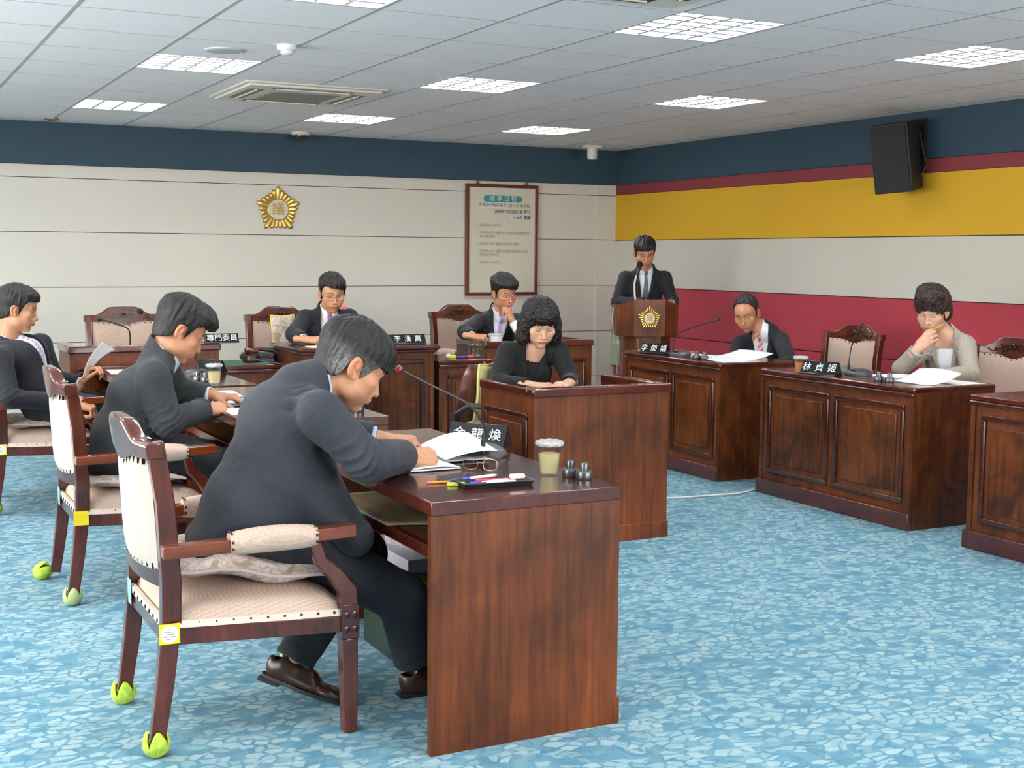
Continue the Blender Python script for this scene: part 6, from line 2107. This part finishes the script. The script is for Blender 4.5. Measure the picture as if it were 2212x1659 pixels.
# booklet the near man writes in
bk = thing('booklet', 'open white booklet under the big man\'s writing hand', 'booklet', (1.78, 4.02, 0.7605), 0)
def page(x0, x1, y0, y1, fn, nm, m):
    g = MB().grid(lambda u, v: (x0 + (x1 - x0) * u, y0 + (y1 - y0) * v, fn(u, v)), 16, 10); return g.build(nm, m, bk, solid=0.0016)
page(-0.17, 0.02, -0.16, 0.10, lambda u, v: 0.004, 'page_stack', M_PAPER)
page(-0.165, 0.015, -0.155, 0.095, lambda u, v: 0.0075 + 0.006 * math.sin(PI * u), 'page', M_PAPER)
page(0.02, 0.19, -0.03, 0.24, lambda u, v: 0.006, 'page_stack', M_PAPER)
g = MB().grid(lambda u, v: (0.005 + 0.20 * u + 0.03 * v, -0.06 + 0.30 * v, 0.010 + 0.055 * math.sin(PI * 0.55 * u + 0.25) * (0.55 + 0.45 * v)), 18, 10); g.build('lifted_page', M_PAPER, bk, solid=0.001)
PS = 'loose papers'
sheet('white sheet at the near edge of the second desk, beside the big man\'s back', [(1.49, 5.60), (1.72, 5.58), (1.74, 5.82), (1.50, 5.86)], 0.76)
sheet('curled bluish-white sheet in front of the second man', [(1.52, 5.90), (1.76, 5.96), (1.72, 6.22), (1.50, 6.18)], 0.76, M_PAPERB, 0.012)
sheet('white sheet lying far back on the second desk', [(1.52, 6.32), (1.74, 6.30), (1.76, 6.58), (1.53, 6.62)], 0.76, lift=0.004)
sheet('blue folder edge showing on the second desk', [(1.66, 6.10), (1.86, 6.14), (1.84, 6.30), (1.64, 6.26)], 0.7602, mat('folder_blue', (0.05, 0.09, 0.45, 1), 0.5), name='folder', cat='folder', thick=0.002)
sheet('white sheet on the farthest left-row desk near its back corner', [(1.36, 7.78), (1.56, 7.76), (1.58, 8.06), (1.38, 8.10)], 0.76)
sheet('white papers on the chairman desk left end', [(2.66, 8.02), (2.86, 8.00), (2.86, 8.14), (2.66, 8.16)], 0.868)
for l, p, c, li in [('flat white sheet behind the microphone of the balding man', [(5.25, 7.28), (5.46, 7.36), (5.40, 7.66), (5.20, 7.60)], 0, 0), ('large white sheet at the near end of the balding man\'s desk', [(5.12, 6.90), (5.42, 6.88), (5.44, 7.14), (5.14, 7.18)], 0, 0.01),
                    ('raised white document in front of the balding man\'s chest', [(5.28, 6.92), (5.30, 7.36), (5.58, 7.34), (5.56, 6.94)], 0.004, 0.045)]:
    sheet(l, p, 0.7803 + 0.001 * (c != 0), None, c, li)
sheet('bright red folder behind the microphone on the desk by the lectern', [(5.30, 7.72), (5.48, 7.70), (5.52, 7.97), (5.34, 7.99)], 0.7803, mat('folder_red', (0.55, 0.02, 0.02, 1), 0.4), name='folder', cat='folder', thick=0.006)
sheet('green-edged folder behind the nameplate of the woman in grey', [(5.40, 6.05), (5.60, 6.03), (5.62, 6.32), (5.42, 6.34)], 0.7803, mat('folder_green', (0.10, 0.25, 0.18, 1), 0.4), name='folder', cat='folder', thick=0.006)
sheet('stack of white papers beside the microphone base of the woman in grey', [(5.36, 5.60), (5.58, 5.58), (5.60, 5.78), (5.38, 5.82)], 0.782, thick=0.008)
sheet('white sheet rising toward the woman in grey, its near edge curled up', [(5.24, 5.50), (5.24, 5.22), (5.46, 5.18), (5.50, 5.54)], 0.7803, None, 0.010, 0.060)
sheet('flat white sheet at the near corner of the desk of the woman in grey', [(5.42, 5.17), (5.64, 5.17), (5.62, 5.44), (5.40, 5.42)], 0.7803)
sheet('flat white paper in the middle of the box desk under the woman in black\'s hands', [(3.22, 5.86), (3.48, 5.84), (3.50, 6.10), (3.24, 6.14)], 0.741)
sheet('white sheet near the young man\'s writing hand at the back right', [(4.22, 8.30), (4.42, 8.30), (4.42, 8.52), (4.22, 8.52)], 0.765)
# sheet held up by the man at the left edge
def held(u, v):
    a = Vector((1.205, 7.86, 0.725)).lerp(Vector((1.27, 7.96, 0.755)), u); b = Vector((1.325, 7.86, 0.945)).lerp(Vector((1.42, 7.98, 0.893)), u)
    p = a.lerp(b, v); return (p.x - 0.02 * math.sin(PI * v), p.y, p.z + 0.01 * math.sin(PI * v))
tag(MB().grid(held, 10, 14).build('paper_sheet', M_PAPER, None, solid=0.0008), 'white sheet held up by the man at the left edge, above the second chair', 'paper', PS)

# ------------------------------------------------------------------ pen tray, pens, glasses on the nearest desk
ty_ = thing('pen_tray', 'black shallow pen tray on the nearest desk', 'tray', (1.770, 3.560, 0.7605), -0.06)
trb = MB(); n = 28
def rrect(w, d, r, n=6):
    P = []
    for cx, cy, a0 in ((w - r, d - r, 0), (-w + r, d - r, PI / 2), (-w + r, -d + r, PI), (w - r, -d + r, 1.5 * PI)):
        for i in range(n + 1): a = a0 + PI / 2 * i / n; P.append((cx + r * math.cos(a), cy + r * math.sin(a)))
    return P
o_ = rrect(0.120, 0.062, 0.02); i_ = rrect(0.114, 0.056, 0.016); b_ = rrect(0.108, 0.050, 0.016); N_ = len(o_)
vs = [(x * 0.94, y * 0.9, 0) for x, y in o_] + [(x, y, 0.016) for x, y in o_] + [(x, y, 0.016) for x, y in i_] + [(x, y, 0.004) for x, y in b_]
fs = [tuple(reversed(range(N_)))] + [(j * N_ + k, j * N_ + (k + 1) % N_, (j + 1) * N_ + (k + 1) % N_, (j + 1) * N_ + k) for j in range(3) for k in range(N_)] + [tuple(range(3 * N_, 4 * N_))]
trb.add(vs, fs).build('tray_body', M_BLACK, ty_, angle=50)
def pen(label, a, b, r, m, capm=None, name='pen', cat='pen', group=None, tip=None, capf=0.28):
    a, b = Vector(a), Vector(b); d = (b - a).normalized()
    t = thing(name, label, cat, a, 0, group)
    L = (b - a).length; M = d.to_track_quat('Z', 'Y').to_matrix().to_4x4()
    MB().lathe([(r * 0.9, L * capf), (r, L * capf + 0.002), (r, L - 0.012), (r * 0.3, L - 0.001)], 12, M).build('barrel', m, t, fix=True)
    MB().lathe([(r * 0.8, 0), (r * 1.12, 0.002), (r * 1.12, L * capf), (r * 0.9, L * capf + 0.001)], 12, M).build('cap' if name != 'pencil' else 'eraser', capm or m, t, fix=True)
    if tip: MB().lathe([(r * 0.45, L - 0.004), (r * 0.1, L + 0.004)], 10, M).build('tip', tip, t, fix=True)
    return t
M_ORANGE = mat('pencil_orange', (0.85, 0.30, 0.02, 1), 0.35); M_PINK = mat('eraser_pink', (0.75, 0.18, 0.20, 1), 0.7)
M_BLUE = mat('pen_blue', (0.03, 0.06, 0.55, 1), 0.3); M_LIME = mat('lime_plastic', (0.62, 0.75, 0.08, 1), 0.35); M_WP = mat('pen_white', (0.75, 0.76, 0.80, 1), 0.3); M_REDP = mat('pen_red', (0.75, 0.04, 0.08, 1), 0.3)
pen('orange pencil with pink eraser beside the pen tray on the nearest desk', (1.585, 3.655, 0.7645), (1.745, 3.625, 0.7645), 0.0038, M_ORANGE, M_PINK, 'pencil', 'pencil', tip=M_WP, capf=0.09)
pen('blue-capped pen leaning across the pen tray', (1.655, 3.635, 0.7680), (1.800, 3.595, 0.7830), 0.0050, M_WP, M_BLUE, capf=0.42)
pen('white ballpoint lying inside the pen tray', (1.68, 3.545, 0.7710), (1.83, 3.565, 0.7710), 0.0048, M_WP, M_BLUE)
pen('second white pen at the front of the pen tray', (1.685, 3.528, 0.7710), (1.84, 3.540, 0.7710), 0.0046, M_WP, M_BLACK)
pen('red pen at the back of the pen tray', (1.72, 3.592, 0.7715), (1.872, 3.556, 0.7715), 0.0045, M_REDP, M_REDP)
o = tag(MB().box(-0.024, 0.024, -0.011, 0.011, 0, 0.014).build('eraser', mat('eraser_cream', (0.80, 0.74, 0.64, 1), 0.7), None, bevel=0.004), 'cream eraser on top of the pens in the tray', 'eraser'); o.location = (1.845, 3.545, 0.7765); o.rotation_euler = (0, 0, -0.15)
o = tag(MB().box(-0.028, 0.028, -0.010, 0.010, 0, 0.009).build('sticky_flags', M_LIME, None, bevel=0.001), 'small yellow-green pack of sticky flags at the left end of the pen tray', 'sticky notes'); o.location = (1.655, 3.590, 0.7607); o.rotation_euler = (0, 0, -0.3)
o = tag(MB().box(-0.05, 0.05, -0.022, 0.022, 0, 0.004).build('card', mat('green_card', (0.08, 0.26, 0.20, 1), 0.3), None, bevel=0.001), 'dark green patterned card behind the pen tray', 'card'); o.location = (1.800, 3.665, 0.7607); o.rotation_euler = (0, 0, -0.2)
# folded reading glasses
gl = thing('eyeglasses', 'metal-framed eyeglasses standing on the nearest desk', 'eyeglasses', (1.84, 3.80, 0.7605), -0.75)
g = MB(); le = MB()
for s in (-1, 1):
    ring = [(0.034 * s + 0.024 * math.copysign(abs(math.cos(a)) ** 0.7, math.cos(a)), 0.003 * math.sin(a), 0.023 + 0.0185 * math.copysign(abs(math.sin(a)) ** 0.75, math.sin(a))) for a in np.linspace(0, 2 * PI, 29)]
    g.tube(ring, 0.0013, 6); le.add(ring[:-1], [tuple(range(28))])
    MB().tube([(0.059 * s, 0.002, 0.030), (0.064 * s, 0.010, 0.031), (0.066 * s, 0.08, 0.020), (0.062 * s, 0.115, 0.010), (0.058 * s, 0.135, 0.016)], 0.0014, 6).build('temple', M_BLACK, gl)
g.tube([(-0.010, 0, 0.026), (0, 0.001, 0.029), (0.010, 0, 0.026)], 0.0013, 6)
g.build('rims', mat('pale_gold', (0.55, 0.50, 0.36, 1), 0.25, 1.0), gl); le.build('lenses', M_LENS, gl, smooth=False)

# chairman's pen tray and marker pens
t = thing('pen_tray', 'black tray of coloured markers on the chairman desk', 'tray', (2.765, 8.30, 0.8685), 0.0)
MB().box(-0.11, 0.11, -0.045, 0.045, 0, 0.014).build('tray_body', M_BLACK, t, bevel=0.004)
for k, (c, x) in enumerate(((M_PINK, -0.05), (M_LIME, 0.0), (M_REDP, 0.045))):
    pen(('pink', 'lime green', 'red')[k] + ' marker in the chairman\'s tray', (2.765 + x - 0.03, 8.30 + 0.01 * k, 0.8885), (2.765 + x + 0.045, 8.29 + 0.01 * k, 0.8885), 0.0055, c, c, 'marker', 'marker')

# gavel on its block
t = thing('gavel', 'brown wooden gavel head resting on the low table left of the chairman', 'gavel', (2.40, 8.50, 0.7425), 0.1)
R = Matrix.Translation((0, 0, 0.078)) @ Matrix.Rotation(PI / 2, 4, 'Y')
MB().lathe([(0.018, -0.045), (0.022, -0.043), (0.022, -0.028), (0.0185, -0.022), (0.0185, 0.022), (0.022, 0.028), (0.022, 0.043), (0.018, 0.045)], 24, R).build('head', W_CHAIR, t)
MB().tube([(0, 0, 0.07), (0.0, 0.16, 0.052)], [0.007, 0.010], 10).build('handle', W_CHAIR, t)
o = tag(MB().lathe([(0.055, 0), (0.06, 0.01), (0.06, 0.035), (0.05, 0.054)], 26).build('gavel_block', W_DARK, None, fix=True), 'round dark sound block under the gavel', 'gavel block'); o.location = (2.40, 8.50, 0.7422)
t = thing('telephone', 'black desk telephone on the low table left of the chairman', 'telephone', (2.50, 8.60, 0.7405), -0.3)
MB().hexa([(-0.09, -0.08, 0), (0.09, -0.08, 0), (0.09, 0.08, 0), (-0.09, 0.08, 0)], [(-0.085, -0.075, 0.025), (0.085, -0.075, 0.025), (0.085, 0.075, 0.06), (-0.085, 0.075, 0.06)]).build('phone_body', M_BLACK, t, bevel=0.006)
MB().tube([(-0.11, 0.0, 0.055), (-0.08, 0.0, 0.075), (0.0, 0.0, 0.082), (0.08, 0.0, 0.075), (0.11, 0.0, 0.055)], [0.02, 0.018, 0.013, 0.018, 0.02], 10).build('handset', M_BLACK, t)

# glass ornament and marker pens, low table right
t = thing('glass_block', 'square clear glass ornament with swirling relief on the low table', 'ornament', (3.945, 8.22, 0.7555), -0.1)
M_GLASS = mat('green_glass', (0.92, 0.94, 0.86, 1), 0.02, Transmission_Weight=1.0, IOR=1.45)
MB().box(-0.055, 0.055, -0.02, 0.02, 0, 0.115).build('glass_body', M_GLASS, t, bevel=0.01)
b = MB()
for k in range(9):
    cx, cz = (-0.033 + 0.033 * (k % 3), 0.022 + 0.034 * (k // 3)); pts = []
    for i in range(10): a = i * 0.7 + k; pts.append((cx + 0.013 * (1 - i / 12) * math.cos(a), -0.021, cz + 0.013 * (1 - i / 12) * math.sin(a)))
    b.tube(pts, 0.0025, 6)
b.build('relief', M_GLASS, t)
pen('dark marker with a red cap lying left of the glass ornament', (3.90, 8.19, 0.763), (3.76, 8.17, 0.763), 0.0075, mat('violet_pen', (0.08, 0.05, 0.25, 1), 0.3), M_REDP, 'marker', 'marker')
t = thing('correction_tape', 'yellow and white correction tape left of the marker on the low table', 'correction tape', (3.735, 8.165, 0.7555), 0.1)
MB().box(-0.035, 0.02, -0.015, 0.015, 0, 0.026).build('tape_case', M_LIME, t, bevel=0.006); MB().ell((-0.035, 0, 0.018), (0.022, 0.013, 0.017), 14).build('tape_cap', M_WPLASTIC, t)

# shelf board, carrier box and cloth bag under the nearest desk
sheet('thin tan board lying on the shelf of the nearest desk', [(1.482, 3.74), (1.80, 3.62), (1.80, 4.30), (1.482, 4.30)], 0.622, wood('tan_board', 'y', (0.30, 0.24, 0.15, 1), (0.42, 0.35, 0.24, 1), 0.35, coat=0.2), name='board', cat='board', group=None, thick=0.003)
def print_mat():
    m = mat('printed_box', (0.5, 0.5, 0.5, 1), 0.4)
    t = NT(m); c = t.n('ShaderNodeTexCoord'); s = t.n('ShaderNodeSeparateXYZ'); t.l(c.outputs['Object'], s.inputs[0])
    v = t.coords((1, 1, 1)); nz = t.noise(v, 12, 3)
    h = t.math('ADD', s.outputs['Z'], t.math('MULTIPLY', t.math('SUBTRACT', nz, 0.5), 0.045))
    col = t.ramp(t.math('MULTIPLY', h, 2.5), [(0.0, (0.01, 0.02, 0.01, 1)), (0.70, (0.02, 0.04, 0.015, 1)), (0.71, (0.42, 0.38, 0.02, 1)), (0.82, (0.40, 0.36, 0.03, 1)), (0.83, (0.07, 0.17, 0.05, 1)), (0.86, (0.20, 0.25, 0.10, 1)), (0.885, (0.06, 0.10, 0.05, 1)), (0.90, (0.46, 0.44, 0.52, 1)), (1.0, (0.52, 0.50, 0.60, 1))])
    t.base(col); return m
t = thing('carrier_box', 'box printed with a yellow field landscape under the nearest desk', 'box', (1.88, 4.33, 0.0))
MB().box(-0.17, 0.13, -0.22, 0.22, 0.0, 0.405).build('box_body', print_mat(), t, bevel=0.004)
def bagf(u, v):
    a = 2 * PI * u; r = (1 - 0.25 * v ** 2) * (0.85 + 0.15 * math.sin(PI * min(v * 1.4, 1)))
    w = 0.010 * math.sin(a * 5 + 3 * v) + 0.006 * math.sin(a * 11)
    return (1.865 + (0.13 * r + w) * math.cos(a), 4.36 + (0.17 * r + w) * math.sin(a), 0.406 + 0.150 * v + 0.01 * math.sin(a * 3) * v)
b = MB().grid(bagf, 48, 14); 
vs = [bagf(k / 48, 1) for k in range(48)]; b.add(vs, [tuple(range(48))])
tag(b.build('cloth_bag', mat('pale_cloth', (0.50, 0.47, 0.50, 1), 0.9), None, angle=80), 'pale cloth bag on top of the printed box under the nearest desk', 'bag')
# cable across the carpet
tag(MB().tube([(3.82, 6.55, 0.006), (4.1, 6.52, 0.006), (4.40, 6.475, 0.006), (4.55, 6.45, 0.006), (4.72, 6.435, 0.006), (4.88, 6.42, 0.006), (5.0, 6.455, 0.006), (5.10, 6.50, 0.006)], 0.0055, 8).build('cable', mat('cable_white', (0.72, 0.72, 0.68, 1), 0.5), None), 'thin white cable on the carpet between the middle desk and the right desk', 'cable')
# ------------------------------------------------------------------ things held in hands
if 'FIG' in globals():
    def grip(k, side, label, L, back, r, m, cm, name, tip=None, dr=None, capf=0.25):
        body, HM, hands = FIG[k]; M, J, hs = hands[side]
        W_ = lambda p: M[:3, 3] + M[:3, :3] @ (p * hs)
        tip_ = (W_(J[0][-1]) + W_(J[4][-1])) / 2
        d = unit(V(*dr)) if dr else unit(W_(np.array([0.0, 0.09, -0.055])) - W_(np.array([0.0, 0.03, 0.02])))
        a = tip_ - d * back; b = a + d * L
        return pen(label, tuple(a), tuple(b), r, m, cm, name, name, tip=tip, capf=capf)
    grip('near_man', 'R', 'dark pen in the big man\'s writing hand', 0.13, 0.09, 0.004, M_BLACK, M_BLACK, 'pen', dr=(0.35, 0.15, -0.9))
    grip('near_man', 'L', 'yellow-green highlighter between the big man\'s fingers', 0.09, 0.05, 0.0075, M_WP, M_LIME, 'highlighter', dr=(0.8, -0.35, -0.25), capf=0.45)
    grip('second_man', 'R', 'dark pen in the second man\'s writing hand', 0.13, 0.085, 0.004, M_BLACK, M_BLACK, 'pen', dr=(0.3, 0.1, -0.9))
    grip('third_man', 'R', 'yellow pencil pointing down from the hand of the man at the left edge', 0.16, 0.03, 0.0042, mat('pencil_yellow', (0.80, 0.42, 0.03, 1), 0.35), M_ORANGE, 'pencil', M_WP, dr=(0.35, -0.05, -0.93), capf=0.06)
    grip('clerk', 'R', 'dark green pen in the young man\'s hand at the back', 0.12, 0.09, 0.0045, mat('pen_green', (0.01, 0.06, 0.05, 1), 0.3), M_BLACK, 'pen', dr=(-0.5, -0.1, -0.6))
    grip('right_woman', 'R', 'orange pen held at the chin by the woman in grey', 0.12, 0.02, 0.005, M_ORANGE, M_ORANGE, 'pen', dr=(0.25, -0.80, 0.45))
